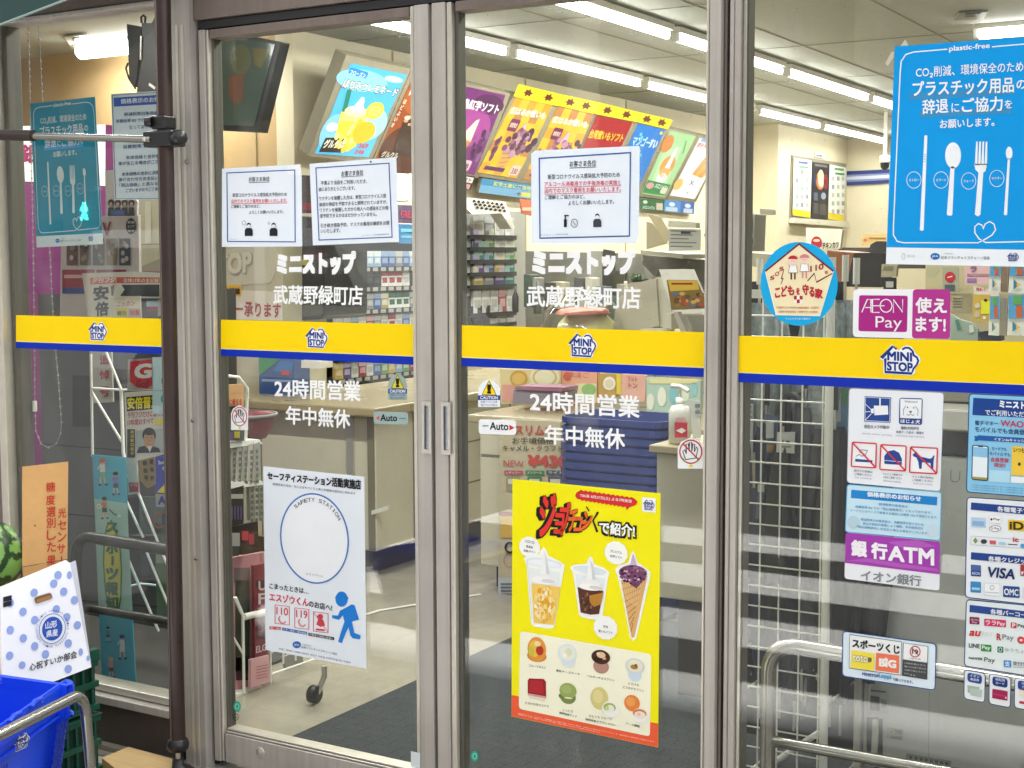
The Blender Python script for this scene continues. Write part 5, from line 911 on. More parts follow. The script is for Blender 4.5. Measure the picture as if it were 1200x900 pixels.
potato('yellow check menu sign with a purple topped cone, right of two, partly behind the notice', [(651, 122), (700, 133), (662, 221), (608, 214)], [(653.5, 124.5), (696, 134), (660, 216), (613, 210)], [(660.5, 111), (700, 119.5), (696, 133.5), (654, 124)], 2)
P = menu('red menu sign with golden sweet potatoes and yellow lettering', [(696, 132), (746, 143), (708, 226), (661, 221)], [(699, 135), (741.5, 143.5), (704, 222), (664, 217)], '#b01a28', .6)
mt(P, '台湾蜜いもソフト', .03, .32, .95, .3, .12, '#f6d23a', .03); uell(P, 'picture', .35, .62, .12, .16, '#f2a82c', 4); uell(P, 'picture', .6, .6, .12, .15, '#f6bf3a', 4.2); uell(P, 'picture', .85, .6, .12, .14, '#e98a24', 4); uell(P, 'picture', .1, .62, .1, .1, '#f4ead4', 4.4); capn(P, [(700.5, 119.5), (749.5, 131.5), (745.5, 143), (697, 133.5)]); P.done()
P = menu('bright blue menu sign with mango dots and white lettering', [(745, 142), (783, 151), (748, 230), (707, 225)], [(748, 144.5), (779.5, 152), (745, 227), (711, 222)], '#1f7cd0', .6)
for k in range(16): r2 = random.Random(k); uell(P, 'picture', r2.random() * .9 + .05, r2.random() * .9 + .05, .05, .025, ('#f6dc4a', '#6fd0d8', '#f6c030')[k % 3], 3 + k * .1)
mt(P, 'マンゴー', .1, .32, .7, .3, .14, '#bfeee6', .03); mt(P, 'すい', .7, .3, .95, .3, .13, '#f2fafa', .03); uell(P, 'picture', .25, .75, .2, .14, '#f2d060', 5); capn(P, [(750, 131.7), (788.5, 140.5), (783, 151.8), (746, 143)]); P.done()
P = menu('pale green menu sign with a melon soft serve cup', [(783.5, 150.5), (818.5, 158.2), (780.5, 234), (748, 230)], [(785.5, 153), (815.5, 159.5), (779.3, 231), (751.5, 227)], '#a8d49a', .6)
uell(P, 'picture', .12, .2, .2, .14, '#d98a4a', 3); P.poly('picture', [(.1, .3), (.7, .2), (.8, .8), (.2, .8)], '#bfe0b0', 2.5); P.line('picture', [(.75, .1), (.85, .3)], .03, '#3f8a48', 4); uell(P, 'picture', .5, .52, .26, .16, '#dc9c52', 4); P.poly('picture', [(.44, .56), (.5, .22), (.56, .22), (.62, .56)], '#fafaf2', 6); uell(P, 'picture', .52, .62, .2, .1, '#e8b06c', 5); uell(P, 'picture', .5, .72, .2, .08, '#f6f4ea', 5); P.poly('picture', [(.02, .78), (.98, .8), (.98, .98), (.02, .98)], '#2f8a4c', 6); uell(P, 'picture', .2, .86, .15, .05, '#d9a0a0', 7); mt(P, 'メロンソフト', .4, .88, .95, .9, .07, '#eaf4e4', .02, 7); P.poly('picture', P.rr([(.7, .85), (.95, .86), (.95, .96), (.7, .95)], .03), '#d9d2c0', 7.4); P.done()
P = menu('white menu sign with long fried potatoes, rightmost before the door stile', [(818, 158.5), (850, 166), (815.5, 237), (781, 234)], [(820, 161.5), (848, 168), (814, 233.5), (785, 229)], '#f2f0ea', .6)
mt(P, 'ポテトフライ', .05, .16, .8, .16, .09, '#c23a4c', .03); P.poly('picture', [(.1, 0), (1, 0), (1, .08), (.1, .05)], '#7fb0dc', 2); 
for k in range(6): P.line('picture', [(.4 + .06 * k, .7 + .01 * k), (.62 + .09 * k, .3 + .02 * k)], .06, ('#e0a440', '#d08e30', '#eab85a')[k % 3], 4 + .1 * k)
P.poly('picture', [(.36, .6), (.9, .64), (.85, .98), (.4, .95)], '#f6f4f0', 6); uell(P, 'picture', .1, .8, .16, .1, '#e6c06a', 5); mt(P, 'X', .5, .78, .66, .78, .08, '#6a6c70', .02, 7); ublob(P, 'picture', .6, .88, .2, .06, ['#8a8c90', '#b0b2b4'], 6, 3, 7, .2); P.done()
# small signs hanging below the big ones
def strip(name, lab, q, c, txt, tc, e=.45):
    th = thing(name, lab, 'sign', at(*q[3], MN)); MB().prism([at(x, y, MN) for x, y in q], -MN.n * .03, m_mfr).build('frame', th); P = Print(th, MN, None, 0, .0012); P.inkf = lambda h: lit(h, e * .6); P.poly('face', q, c, 1.5)
    A, B, C, E = q; P.fn = lambda u, v: tuple((A[i] * (1 - u) + B[i] * u) * (1 - v) + (E[i] * (1 - u) + C[i] * u) * v for i in (0, 1)); return P
P = strip('price_sign', 'light blue price strip under the yellow check menu signs', [(564.7, 209), (664, 222), (661, 238), (561, 225.5)], '#7fb8d8', '', ''); P.poly('face', [(0, 0), (1, 0), (1, .45), (0, .45)], '#3f98c4', 2); mt(P, '紅芋土産にご当地ソフト', .15, .4, .75, .42, .3, '#eee86a', .02); mt(P, '+', .44, .85, .48, .85, .2, '#555555', .04); mt(P, '100', .62, .88, .75, .88, .3, '#4a5c8a', .02); P.poly('face', [(.49, .6), (.6, .6), (.6, .9), (.49, .9)], '#f0e05a', 3); P.done()
P = strip('price_sign', 'dark maroon price plate at the left of the light blue price strip', [(538, 204), (557, 207), (551, 223), (532, 220)], '#4a1f24', '', ''); P.poly('face', [(.05, .08), (.95, .1), (.95, .5), (.05, .48)], '#f2ece0', 2); mt(P, 'ソフト', .15, .42, .85, .44, .26, '#3a2a28', .03); P.poly('face', [(.4, .58), (.9, .6), (.9, .95), (.4, .92)], '#e6a8ac', 2); P.done()
P = strip('price_sign', 'green price plate under the pale green menu sign', [(751, 232.3), (778, 234.5), (778, 248), (750, 245.5)], '#1f6a3c', '', ''); mt(P, 'メロンパン', .1, .9, .62, .9, .3, '#eaf2e4', .02); P.poly('face', [(.68, .3), (.95, .3), (.95, .9), (.68, .9)], '#d9c8b4', 2); uell(P, 'face', .2, .3, .1, .15, '#cfe4c4', 2); P.done()
P = strip('price_sign', 'blue two part price plate beside the green price plate', [(779, 234), (814, 237), (813, 251), (778, 247.5)], '#4f92d0', '', ''); P.poly('face', [(.55, 0), (1, 0), (1, 1), (.55, 1)], '#3a6cb4', 2); P.poly('face', [(.05, .6), (.45, .58), (.45, .95), (.05, .95)], '#c4d6e8', 3); P.poly('face', [(.65, .6), (.95, .58), (.95, .95), (.65, .95)], '#c8d4e6', 3); uell(P, 'face', .25, .35, .1, .18, '#e4eef6', 3); uell(P, 'face', .78, .35, .1, .18, '#dfe8f4', 3); P.done()

# ------------------------------------------------------------------ monitors
t_ = thing('monitor', 'dark hanging screen with a dim ice cream picture behind the left door', 'monitor', at(280, 150, PY(2.5)))
q = [(222, 27), (329, 49), (303, 155), (226, 151)]; MB().prism([at(x, y, PY(2.5)) for x, y in q], (0, .07, 0), m_black).build('casing', t_, .006)
P = Print(t_, PY(2.497), None, 0, .001); P.inkf = lambda h: mat('screen_' + h.strip('#'), h, .12, emit=.35); P.poly('screen', [(226, 33), (322, 52), (298, 148), (229, 146)], '#2c352a', 1); uell(P, 'screen', 282, 70, 12, 18, '#3d3d26', 1.4); P.poly('screen', [(268, 90), (286, 86), (284, 118), (276, 124), (268, 112)], '#4a2f1e', 1.6); P.poly('screen', [(296, 56), (316, 58), (306, 80), (298, 76)], '#44401e', 1.6); P.done()
b = MB(); c = at(270, 36, PY(2.53)); b.tube([c, Vector((c.x, c.y, 2.9))], .02, m_black); b.build('bracket', t_)
t_ = thing('monitor', 'black monitor seen edge-on with loose cables, inside the left window by the pole', 'monitor', at(160, 105, PY(2.2)))
MB().prism([at(x, y, PY(2.2)) for x, y in ((148.5, 28), (165, 31), (160, 92), (157, 103), (151.5, 92))], (0, .3, 0), m_black).build('casing', t_, .01)
MB().prism([at(x, y, PY(2.1)) for x, y in ((166, 27), (178, 27), (182, 18), (190, 18), (190, 108), (160, 108), (163, 90), (166, 70))], (0, .1, 0), m_grey if 0 else mat('monitor_back', (.02, .02, .022), .35)).build('back_shell', t_, .006)
b = MB(); b.tube([at(x, y, PY(2.15)) for x, y in ((166, 27), (165.5, 20), (168, 18), (170.5, 20), (170, 27))], .006, m_black); b.tube([at(x, y, PY(2.08)) for x, y in ((150, 74), (147.5, 80), (151, 92), (156, 100), (159, 104))], .005, m_black); b.build('cable', t_)
b = MB(); b.prism([at(x, y, PY(2.09)) for x, y in ((164.3, 42), (165.6, 42), (165, 70), (163.7, 70))], (0, .005, 0), m_steel); b.prism([at(x, y, PY(2.09)) for x, y in ((175, 97), (182, 102), (181, 105), (174, 100))], (0, .004, 0), m_white); b.build('bracket', t_)

# ------------------------------------------------------------------ counters
m_top = mat('counter_top', '#a99c7c', .3, 0, .06, 4); m_kick = mat('kick_board', '#4c473c', .5); m_dr = mat('drawer_line', '#6f674f', .6)
t_ = thing('counter', 'long beige shop counter with a dark kick board behind the left door', 'counter', (-4.6, 2.6, 0))
MB().box((-5.75, 2.2, .12), (-3.86, 2.9, .755), m_beige).box((-4.55, 2.9, .12), (-3.86, 11.0, .755), m_beige).build('body', t_, .006)
MB().box((-5.755, 2.12, .757), (-3.80, 2.9, .80), m_top).box((-4.6, 2.902, .757), (-3.80, 11.0, .80), m_top).build('top', t_, .008)
MB().box((-5.74, 2.27, 0), (-3.93, 2.9, .118), m_kick).box((-4.5, 2.9, 0), (-3.93, 11, .118), m_kick).build('kick_board', t_)
b = MB()
for x in (-5.2, -4.55): b.box((x, 2.196, .13), (x + .006, 2.2005, .75), m_dr)
b.box((-4.02, 2.19, .125), (-3.98, 2.2, .752), m_steel); b.box((-3.9, 2.192, .125), (-3.865, 2.2, .752), m_dr)
for k in range(5):
    y = 2.5 + k * .9; b.box((-3.8595, y, .13), (-3.856, y + .008, .75), m_dr)
    for z in (.33, .54): b.box((-3.8595, y + .02, z), (-3.856, y + .88, z + .007), m_dr)
b.build('panel_joints', t_)
b = MB(); q = [at(x, y, PY(2.199)) for x, y in ((437, 598), (456, 592), (456, 597), (437, 603))]; b.prism(q, (0, -.012, 0), m_white); b.build('tag_holder', t_)
t_ = thing('counter', 'lower beige island counter carrying the promotion boards behind the right door', 'counter', (-2.8, 2.5, 0))
MB().box((-3.34, 2.28, .1), (-2.16, 2.95, .745), m_beige).build('body', t_, .006); MB().box((-3.38, 2.24, .747), (-2.12, 3.0, .785), m_top).build('top', t_, .008); MB().box((-3.28, 2.32, 0), (-2.2, 2.9, .098), m_kick).build('kick_board', t_)
b = MB(); b.box((-3.33, 2.275, .60), (-2.2, 2.2798, .606), m_dr); b.box((-3.2, 2.275, .11), (-3.194, 2.2798, .74), m_dr); b.build('panel_joints', t_)

# ------------------------------------------------------------------ tobacco racks and packs
TX = -5.38; TP = PX(TX); m_rack = mat('rack_black', (.012, .012, .013), .5); m_rkp = mat('rack_pale', '#8f918b', .5); m_lbl = mat('price_label', '#8f8e86', .6)
def pack_mesh(c1, c2):
    f_ = lambda h: tuple(.62 * (c * .75 + .25 * sum(srgb(h)) / 3) for c in srgb(h))      # muted card
    b = MB(); m1 = mat('pack_' + c1.strip('#'), f_(c1), .4, 0, .2, 60); m2 = mat('pack_' + c2.strip('#'), f_(c2), .4, 0, .2, 60)
    b.box((-.022, -.027, 0), (0, .027, .058), m1); b.box((-.022, -.027, .0582), (0, .027, .088), m2); b.box((0.0002, -.02, .02), (.0008, .02, .05), m2); return b
PACKS = {}
KINDS = {'blue': ('#2f5fa8', '#8fb0dc'), 'light blue': ('#7fb4dc', '#d9e8f2'), 'white': ('#e6e6e0', '#c9c9c2'), 'red and white': ('#eeeae6', '#b8242c'), 'green and white': ('#eaeee8', '#1f6a48'), 'black': ('#1c1c20', '#3a3a40'), 'grey': ('#8a8c90', '#c4c6c8'), 'teal': ('#1f8a7c', '#9fd4c8'), 'purple': ('#5a3a8c', '#c4b4dc'), 'yellow': ('#e0b82c', '#f2e09a'), 'green': ('#6fae4a', '#cfe4b8'), 'gold': ('#b8a04c', '#e4dcb8'), 'red': ('#b82434', '#e8b0b4')}
PLUR = 'cigarette packs on the tobacco racks'
def pack(kind, x, y, pl, where, sc=1.0):
    if kind not in PACKS: PACKS[kind] = pack_mesh(*KINDS[kind]).build('cigarette_pack'); o = PACKS[kind]
    else: o = PACKS[kind].copy(); COL.objects.link(o)
    p_ = at(x, y, pl); o.location = p_; o.scale = (sc, sc, sc); o.rotation_euler = (0, 0, rnd.uniform(-.05, .05))
    o['label'] = '%s cigarette pack on the %s' % (kind, where); o['category'] = 'cigarettes'; o['group'] = '%s packs on the %s' % (kind, where); return o
t_ = thing('tobacco_rack', 'black shelved tobacco rack full of small packs, behind the left door', 'rack', at(435, 450, TP)); RK = Pl((TX - .06, 0, 0), (1, 0, 0))
MB().prism([at(x, y, PX(TX - .16)) for x, y in ((381, 284), (500, 284), (500, 452), (381, 456))], (-.03, 0, 0), m_rack).build('back_panel', t_)
ROWS = ((313.5, 'top'), (337.5, 'second'), (364.5, 'third'), (391, 'fourth'), (418, 'fifth'), (444.5, 'lowest'))
for yb, nm in ROWS:
    yr = yb + (315 - yb) * .0  # shelf line
    a0, a1 = at(381, yb, RK), at(500, yb - (yb - 317) * .1, RK)
    b = MB(); b.box((TX - .16, a0.y, a0.z - .022), (TX + .035, a1.y, a0.z - .002), m_rack); b.build('shelf', t_)
    b = MB(); b.box((TX + .0352, a0.y, a0.z - .03), (TX + .038, a1.y, a0.z + .002), m_rack)
    for k in range(13): y0 = a0.y + (a1.y - a0.y) * (k + .2) / 13; b.box((TX + .0382, y0, a0.z - .026), (TX + .0395, y0 + (a1.y - a0.y) / 20, a0.z - .002), m_lbl)
    b.build('price_strip', t_)
seqs = {'top': 'blue blue blue light\u00a0blue light\u00a0blue light\u00a0blue blue blue grey blue'.split(' '), 'second': 'grey grey white black black black red\u00a0and\u00a0white red\u00a0and\u00a0white red\u00a0and\u00a0white white'.split(' '), 'third': 'blue white blue grey grey blue gold green\u00a0and\u00a0white green\u00a0and\u00a0white green\u00a0and\u00a0white'.split(' '), 'fourth': 'white grey blue white red grey white red\u00a0and\u00a0white white blue'.split(' '), 'lowest': 'yellow purple white red white blue green yellow light\u00a0blue green'.split(' ')}
for yb, nm in ROWS:
    if nm not in seqs: continue
    a0, a1 = at(381, yb, RK), at(500, yb - (yb - 317) * .1, RK)
    sq = seqs[nm] + seqs[nm][3:7]; st = (a1.y - a0.y) / len(sq)
    for k, kd in enumerate(sq):
        o = pack(kd.replace('\u00a0', ' '), 0, 0, TP, nm + ' shelf of the left door tobacco rack', 1.12); o.scale = (1, st / .0575, 1.15); o.location = (TX + .02, a0.y + st * (k + .5), a0.z)
# second rack (white) seen through the right door
t_ = thing('tobacco_rack', 'white shelved tobacco rack with five short rows, behind the right door', 'rack', at(570, 385, TP))
CP = zz(540, 200, 4.5)
MB().prism([at(*CP(x, y), PX(TX - .2)) for x, y in ((5, 215), (340, 215), (340, 900), (5, 900))], (-.03, 0, 0), m_grey).build('back_panel', t_)
MB().prism([at(*CP(x, y), PX(TX - .02)) for x, y in ((30, 232), (275, 232), (275, 262), (30, 268))], (-.16, 0, 0), m_rkp).build('head_panel', t_)
for x in ((22, 50), (270, 330)): MB().prism([at(*CP(a, y), PX(TX)) for a, y in ((x[0], 250), (x[1], 250), (x[1] + (6 if x[0] > 100 else 0), 660), (x[0], 660))], (-.16, 0, 0), m_rkp if x[0] < 100 else mat('rack_side', '#8f8d84', .5)).build('side_panel', t_)
RW2 = ((338, 'top'), (403, 'second'), (470, 'third'), (538, 'fourth'), (605, 'fifth'), (755, 'sixth'), (815, 'lowest'))
RSEQ = {'top': 'white grey white white', 'second': 'purple green white white', 'third': 'teal teal white green', 'fourth': 'purple blue yellow teal', 'fifth': 'gold grey purple teal', 'sixth': 'white white white red white', 'lowest': 'black black white white white'}
for yb, nm in RW2:
    a0, a1 = at(*CP(30, yb), TP), at(*CP(275, yb), TP)
    b = MB(); b.box((TX - .16, a0.y, a0.z - .02), (TX + .03, a1.y, a0.z - .002), m_rack); b.build('shelf', t_)
    b = MB(); b.box((TX + .0302, a0.y, a0.z - .03), (TX + .033, a1.y, a0.z + .001), m_rack); b.build('price_strip', t_)
    sq = RSEQ[nm].split(' '); st = .115; 
    for k, kd in enumerate(sq):
        o = pack(kd, 0, 0, TP, nm + ' shelf of the right door tobacco rack', 1.35 if nm != 'sixth' else 1.7); st = (a1.y - a0.y) * .9 / len(sq); o.scale = (1, st / .0575, 1.5 if nm != 'sixth' else 1.9); o.location = (TX + .015, a0.y + (a1.y - a0.y) * .1 + st * (k + .5), a0.z)
# arched dispenser above the rack with rows of black lids
t_ = thing('lid_dispenser', 'black and white lid dispenser above the white tobacco rack', 'dispenser', at(570, 245, PX(-5.2)))
MB().prism([at(*CP(x, y), PX(-5.2)) for x, y in ((25, 150), (60, 145), (235, 165), (285, 300), (270, 310), (215, 225), (60, 230), (20, 190))], (-.1, 0, 0), m_white).build('housing', t_, .01)
b = MB()
for i in range(7):
    for j in range(3): x_, y_ = 62 + i * 24 + j * 8, 152 + j * 17 + i * 3; b.prism([at(*CP(a, c), PX(-5.195)) for a, c in ((x_, y_ + 10), (x_ + 10, y_), (x_ + 20, y_ + 10), (x_ + 10, y_ + 15))], (-.004, 0, 0), m_black)
b.build('lids', t_)

# ------------------------------------------------------------------ things on the first counter
def box_print(name, lab, cat, q, pl, depth, m, fn=None, bev=.003, base='front'):
    th = thing(name, lab, cat, at(*q[3], pl)); MB().prism([at(x, y, pl) for x, y in q], -pl.n * depth, m).build(base, th, bev); return Print(th, pl, fn, 2, .0012)
CB = PY(2.45)
P = box_print('cabinet', 'cream cabinet with raised lettering standing on the long counter behind the left door', 'cabinet', [(236, 262), (331.5, 266), (331.5, 474), (236, 466)], CB, .35, mat('cream_plastic', '#b9b498', .5, 0, .05, 6), None, .008, 'body')
P.sheet('raised_lettering', P.rr([(262, 293), (318, 285), (327, 300), (322, 318), (318, 332), (252, 336)], 8), '#c4c0a8', .003, 1); P.text('raised_lettering', 'STOP', 246, 323, 295, 319, 22, '#a9a58c', .06, 4); P.text('raised_lettering', 'STOP', 245, 322, 294, 318, 22, '#cfccb6', .04, 5)
P.sheet('sign_board', [(255, 339), (330.5, 342), (330.5, 376), (255, 374)], '#d9d3c0', .003, 2); P.text('sign_board', 'オーダー承ります', 243, 369, 329, 372, 17, '#a02c34', .02, 5); P.sheet('yellow_tag', [(262, 333.5), (282.5, 334.5), (282.5, 347), (262, 346)], '#e4b43a', .002, 4); P.ell('yellow_tag', 265, 340.5, 3, 3.5, '#b03a2c', 6); P.text('yellow_tag', '雑誌', 269, 344.5, 281, 345, 7.5, '#3a2a10', .03, 6); P.done()
t_ = thing('oven', 'dark round-cornered oven beside the cream cabinet on the long counter', 'oven', at(355, 372, PY(2.6)))
P = Print(t_, PY(2.6)); MB().prism([at(x, y, PY(2.6)) for x, y in P.rr([(333, 252), (381, 256), (381, 374), (333, 376)], 8)], (0, .35, 0), mat('oven_dark', '#1c1a18', .4)).build('body', t_, .006); P.sheet('door_window', P.rr([(337, 344), (379, 345), (379, 370), (337, 371)], 6), mat('oven_glass', '#4a473c', .12), .004, 3); P.sheet('control_panel', [(335, 292), (380, 294), (380, 306), (335, 305)], '#4a2c30', .002, 3); P.sheet('label', [(352, 304), (360, 304.5), (360, 311), (352, 310.5)], '#a9a04a', .002, 5); P.done()
P = box_print('promotion_board', 'dark promotion board with orange lettering, half hidden between the two door notices', 'board', [(350, 205), (369, 206), (369, 290), (350, 288)], PY(3.3), .03, mat('board_maroon', '#3a2024', .5)); P.rect('print', 351, 238, 369, 246, '#8a3038', 1); P.rect('print', 351, 262, 369, 272, '#c4602c', 1); P.rect('print', 351, 250, 369, 258, '#d9c8b4', 1); P.done()
for k, (q, c, lab) in enumerate((([(466, 203), (477, 203.5), (477, 235), (466, 235)], '#d9d9d2', 'white carton beside the door stile, left one of a pair'), ([(478, 203.5), (489, 204), (489, 236), (478, 236)], '#d2d2ca', 'white carton beside the door stile, right one of a pair'))): box_print('carton', lab, 'carton', q, TP, .3, mat('carton_' + str(k), c, .6)).done()
P = box_print('poster', 'dim purple poster with red lettering beside the left door stile', 'poster', [(467, 240), (490, 241), (490, 262), (467, 261)], TP, .01, mat('poster_purple', '#4f3a5c', .5)); P.text('print', 'GREAT', 470, 255, 489, 255.5, 8, '#b04a5c', .02, 2); P.done()
P = box_print('poster', 'blue poster with pale lettering above the tobacco rack by the door stile', 'poster', [(467, 262.5), (490, 263.5), (490, 286), (467, 285)], TP, .01, mat('poster_blue', '#2f6f9c', .5)); P.rect('print', 470, 268, 489, 272, '#6fb0d0', 1); P.rect('print', 470, 276, 489, 279, '#5a9ec4', 1); P.done()
P = box_print('display_box', 'green and blue display box on the long counter left of the opening hours lettering', 'display box', [(303, 416), (345, 418), (345, 466), (304, 465)], PY(2.4), .12, mat('display_blue', '#2c4f8a', .4, 0, .15, 30)); z7 = zz(240, 400, 3.75); P.fn = z7; P.poly('print', [(236, 72), (330, 78), (240, 150)], '#2f8a4c', 1); P.poly('print', [(330, 85), (390, 90), (380, 140), (300, 130)], '#2d6fb0', 1.5); P.poly('print', [(335, 125), (375, 128), (372, 150), (335, 148)], '#a83a3c', 2); P.poly('print', [(250, 165), (380, 170), (380, 180), (250, 176)], '#7fa0c8', 2); P.done()
P = box_print('carton', 'low white carton on the long counter under the yellow stripe', 'carton', [(353, 422), (375, 423.5), (375, 432), (353, 431)], PY(2.4), .1, m_white); P.done()

# ------------------------------------------------------------------ things around the island counter
Z3 = zz(520, 380, 3.53); IC = PY(2.75)
def board(lab, q, c, deco):
    P = box_print('promotion_board', lab, 'board', qz(Z3, q), IC, .03, mat('board_' + c.strip('#'), c, .5)); P.fn = Z3
    for kind, *a in deco:
        if kind == 'e': P.ell('print', *a)
        elif kind == 'r': P.rect('print', *a)
        else: P.text('print', *a)
    P.done()
board('cream promotion board with gold ring at the left of the island counter', [(232, 185), (484, 190), (488, 320), (236, 330)], '#d9c890', [('e', 310, 225, 36, 34, '#c49a3c', 1), ('e', 310, 225, 28, 24, '#d9b45a', 2), ('e', 418, 220, 62, 52, '#e4dcb4', 1), ('e', 418, 220, 50, 40, '#c9b87c', 2), ('e', 418, 220, 42, 32, '#e6dfbc', 3), ('r', 240, 250, 290, 320, '#d89a8c', 1), ('r', 330, 290, 480, 318, '#b04a5c', 2)])
board('orange pink promotion board in the middle of the island counter', [(490, 190), (634, 196), (634, 330), (492, 325)], '#d99a7c', [('e', 510, 215, 16, 18, '#c25a3c', 1), ('r', 545, 245, 632, 325, '#d4cf9c', 1), ('e', 600, 270, 30, 24, '#7fae5c', 2), ('t', 'たまご', 520, 216, 600, 222, 22, '#c4504c', .01, 3)])
board('gold promotion board with a round white patch on the island counter', [(638, 205), (712, 206), (712, 300), (640, 300)], '#b8964a', [('e', 685, 245, 26, 28, '#eae4d4', 1), ('e', 685, 245, 18, 18, '#d9d0b8', 2)])
board('pink promotion board with red lettering on the island counter', [(734, 206), (836, 212), (834, 320), (734, 318)], '#d8a898', [('t', 'リット', 762, 235, 800, 238, 20, '#b04a4c', .02, 2), ('t', 'トン', 765, 262, 800, 264, 20, '#b04a4c', .02, 2), ('r', 714, 206, 733, 290, '#dcc23c', 1)])
board('pale aqua promotion board with bottle shapes at the right of the island counter', [(838, 218), (1062, 232), (1060, 372), (838, 365)], '#a9c4b8', [('e', 855, 320, 16, 34, '#d9e0d4', 1), ('e', 902, 300, 18, 40, '#e0e4d8', 1), ('e', 950, 290, 18, 40, '#7fb8c4', 1), ('e', 1000, 285, 16, 34, '#d4dccc', 1), ('r', 850, 225, 1050, 245, '#d9d4a0', 1), ('e', 1035, 270, 14, 30, '#8fc0c4', 1)])
t_ = thing('tray', 'grey purple lidded tray standing on the island counter', 'tray', at(630, 474, PY(2.5)))
MB().prism([at(*Z3(x, y), PY(2.5)) for x, y in ((290, 272), (488, 282), (482, 332), (284, 328))], (0, .15, 0), mat('tray_grey', '#7c7480', .5)).build('body', t_, .004); MB().prism([at(*Z3(x, y), PY(2.49)) for x, y in ((300, 255), (490, 262), (490, 280), (290, 270))], (0, .15, 0), mat('tray_lid', '#8f5a72', .5)).build('lid', t_, .004)
t_ = thing('plastic_bag', 'yellow bundle wrapped in clear plastic under the right shop name, orange band on top', 'bag', at(660, 385, PY(3.0)))
def dome(cx, by, rx, h, pl, m, dep=.25, seed=1):
    r2 = random.Random(seed); c = at(cx, by, pl); sx = (at(cx + rx, by, pl) - c).length; sz = (at(cx, by - h, pl) - c).length; b = MB(); n, k = 20, 9; vs = []; fs = []
    for j in range(k):
        for i in range(n):
            a = 2 * math.pi * i / n; e = .5 * math.pi * j / (k - 1); rr_ = math.cos(e) ** .7 * (1 + r2.uniform(-.05, .05)); vs.append((c.x + sx * rr_ * math.cos(a), c.y + dep * (1 + rr_ * math.sin(a)), c.z + sz * math.sin(e) * (1 + r2.uniform(-.04, .04))))
    for j in range(k - 1):
        for i in range(n): fs.append((j * n + i, j * n + (i + 1) % n, (j + 1) * n + (i + 1) % n, (j + 1) * n + i))
    return b.add(vs, fs, m, True)
dome(667, 420, 36, 56, PY(3.0), mat('yellow_bundle', '#dcd79c', .35, 0, .12, 14, .3), .18, 4).build('bundle', t_); dome(660, 369, 24, 8, PY(2.9), mat('orange_band', '#b8644a', .4, 0, .1, 20, .2), .2, 5).build('band', t_); dome(656, 420, 50, 76, PY(2.94), MATS['acrylic'], .24, 6).build('wrapper', t_)
Z4 = zz(690, 220, 4.444); RP = PY(3.3)
def gear(name, lab, cat, parts):
    th = None
    for (pn, q, y, dep, m, bev) in parts:
        pl = PY(y); 
        if th is None: th = thing(name, lab, cat, at(*Z4(*q[-1]), pl))
        MB().prism([at(*Z4(x, y_), pl) for x, y_ in q], (0, dep, 0), m, None).build(pn, th, bev)
    return th
m_putty = mat('putty_plastic', '#b4b09c', .45, 0, .05, 8); m_putty2 = mat('putty_light', '#cfccba', .4, 0, .04, 8); m_ss = mat('steel_sheet', '#a9a89c', .22, .8, .08, 12)
gear('coffee_machine', 'putty grey stepped machine right of the shop name on the right door', 'machine', (('body', [(150, 575), (175, 560), (205, 545), (210, 495), (270, 490), (350, 470), (365, 720), (270, 740), (260, 840), (110, 840)], 3.2, .4, m_putty, .008), ('side_panel', [(350, 470), (395, 460), (430, 640), (430, 740), (368, 725)], 3.22, .36, m_putty2, .006), ('tray', [(270, 735), (370, 735), (395, 790), (370, 800), (250, 780)], 3.12, .1, m_putty2, .004)))
gear('leaflet_stand', 'tilted leaflet stand with a golden brown food picture, by the right door stile', 'stand', (('frame', [(365, 425), (540, 425), (640, 655), (440, 655)], 3.05, .02, m_white, .003),))
P = Print([o for o in COL.objects if o.name.startswith('leaflet_stand')][-1], PY(3.047), Z4, 0, .001); P.poly('picture', [(405, 480), (565, 482), (625, 625), (430, 635)], '#7a6434', 1); P.poly('picture', [(412, 482), (565, 484), (575, 530), (425, 540)], '#c4a43c', 2); P.rect('picture', 430, 495, 540, 505, '#8a3a2c', 3)
r2 = random.Random(3)
for k in range(26): P.ell('picture', 440 + r2.random() * 150, 550 + r2.random() * 65, 14, 10, r2.choice(['#8a6a3c', '#5a3a20', '#b89a5c', '#4f6f8c', '#a04a34', '#6a4a2c']), 3 + k * .1)
P.done()
gear('hot_case', 'slanted stainless frame and glass of the snack case beside the right door stile', 'display case', (('glass_panel', [(470, 665), (640, 662), (700, 840), (540, 845)], 3.0, .03, m_ss, .002), ('frame_bar', [(436, 650), (462, 645), (552, 850), (522, 850)], 2.96, .04, m_steel, .004), ('rim', [(405, 655), (440, 648), (440, 655), (405, 662)], 2.95, .02, m_white, 0)))
gear('sheet_holder', 'clear sheet holder with a printed white price sheet on the service counter', 'holder', (('sheet', [(415, 212), (582, 218), (580, 325), (415, 330)], 3.6, .006, mat('sheet_grey', '#b9bab2', .5), 0), ('rail', [(415, 170), (558, 180), (558, 210), (412, 205)], 3.58, .05, m_putty2, .004)))
P = Print([o for o in COL.objects if o.name.startswith('sheet_holder')][-1], PY(3.597), Z4, 0, .001)
for k in range(5): P.rect('lettering', 425, 222 + k * 20, 560 - 20 * (k % 3), 227 + k * 20, '#6f7270', 1, .02)
P.rect('lettering', 480, 228, 530, 240, '#4a4c50', 2); P.done()
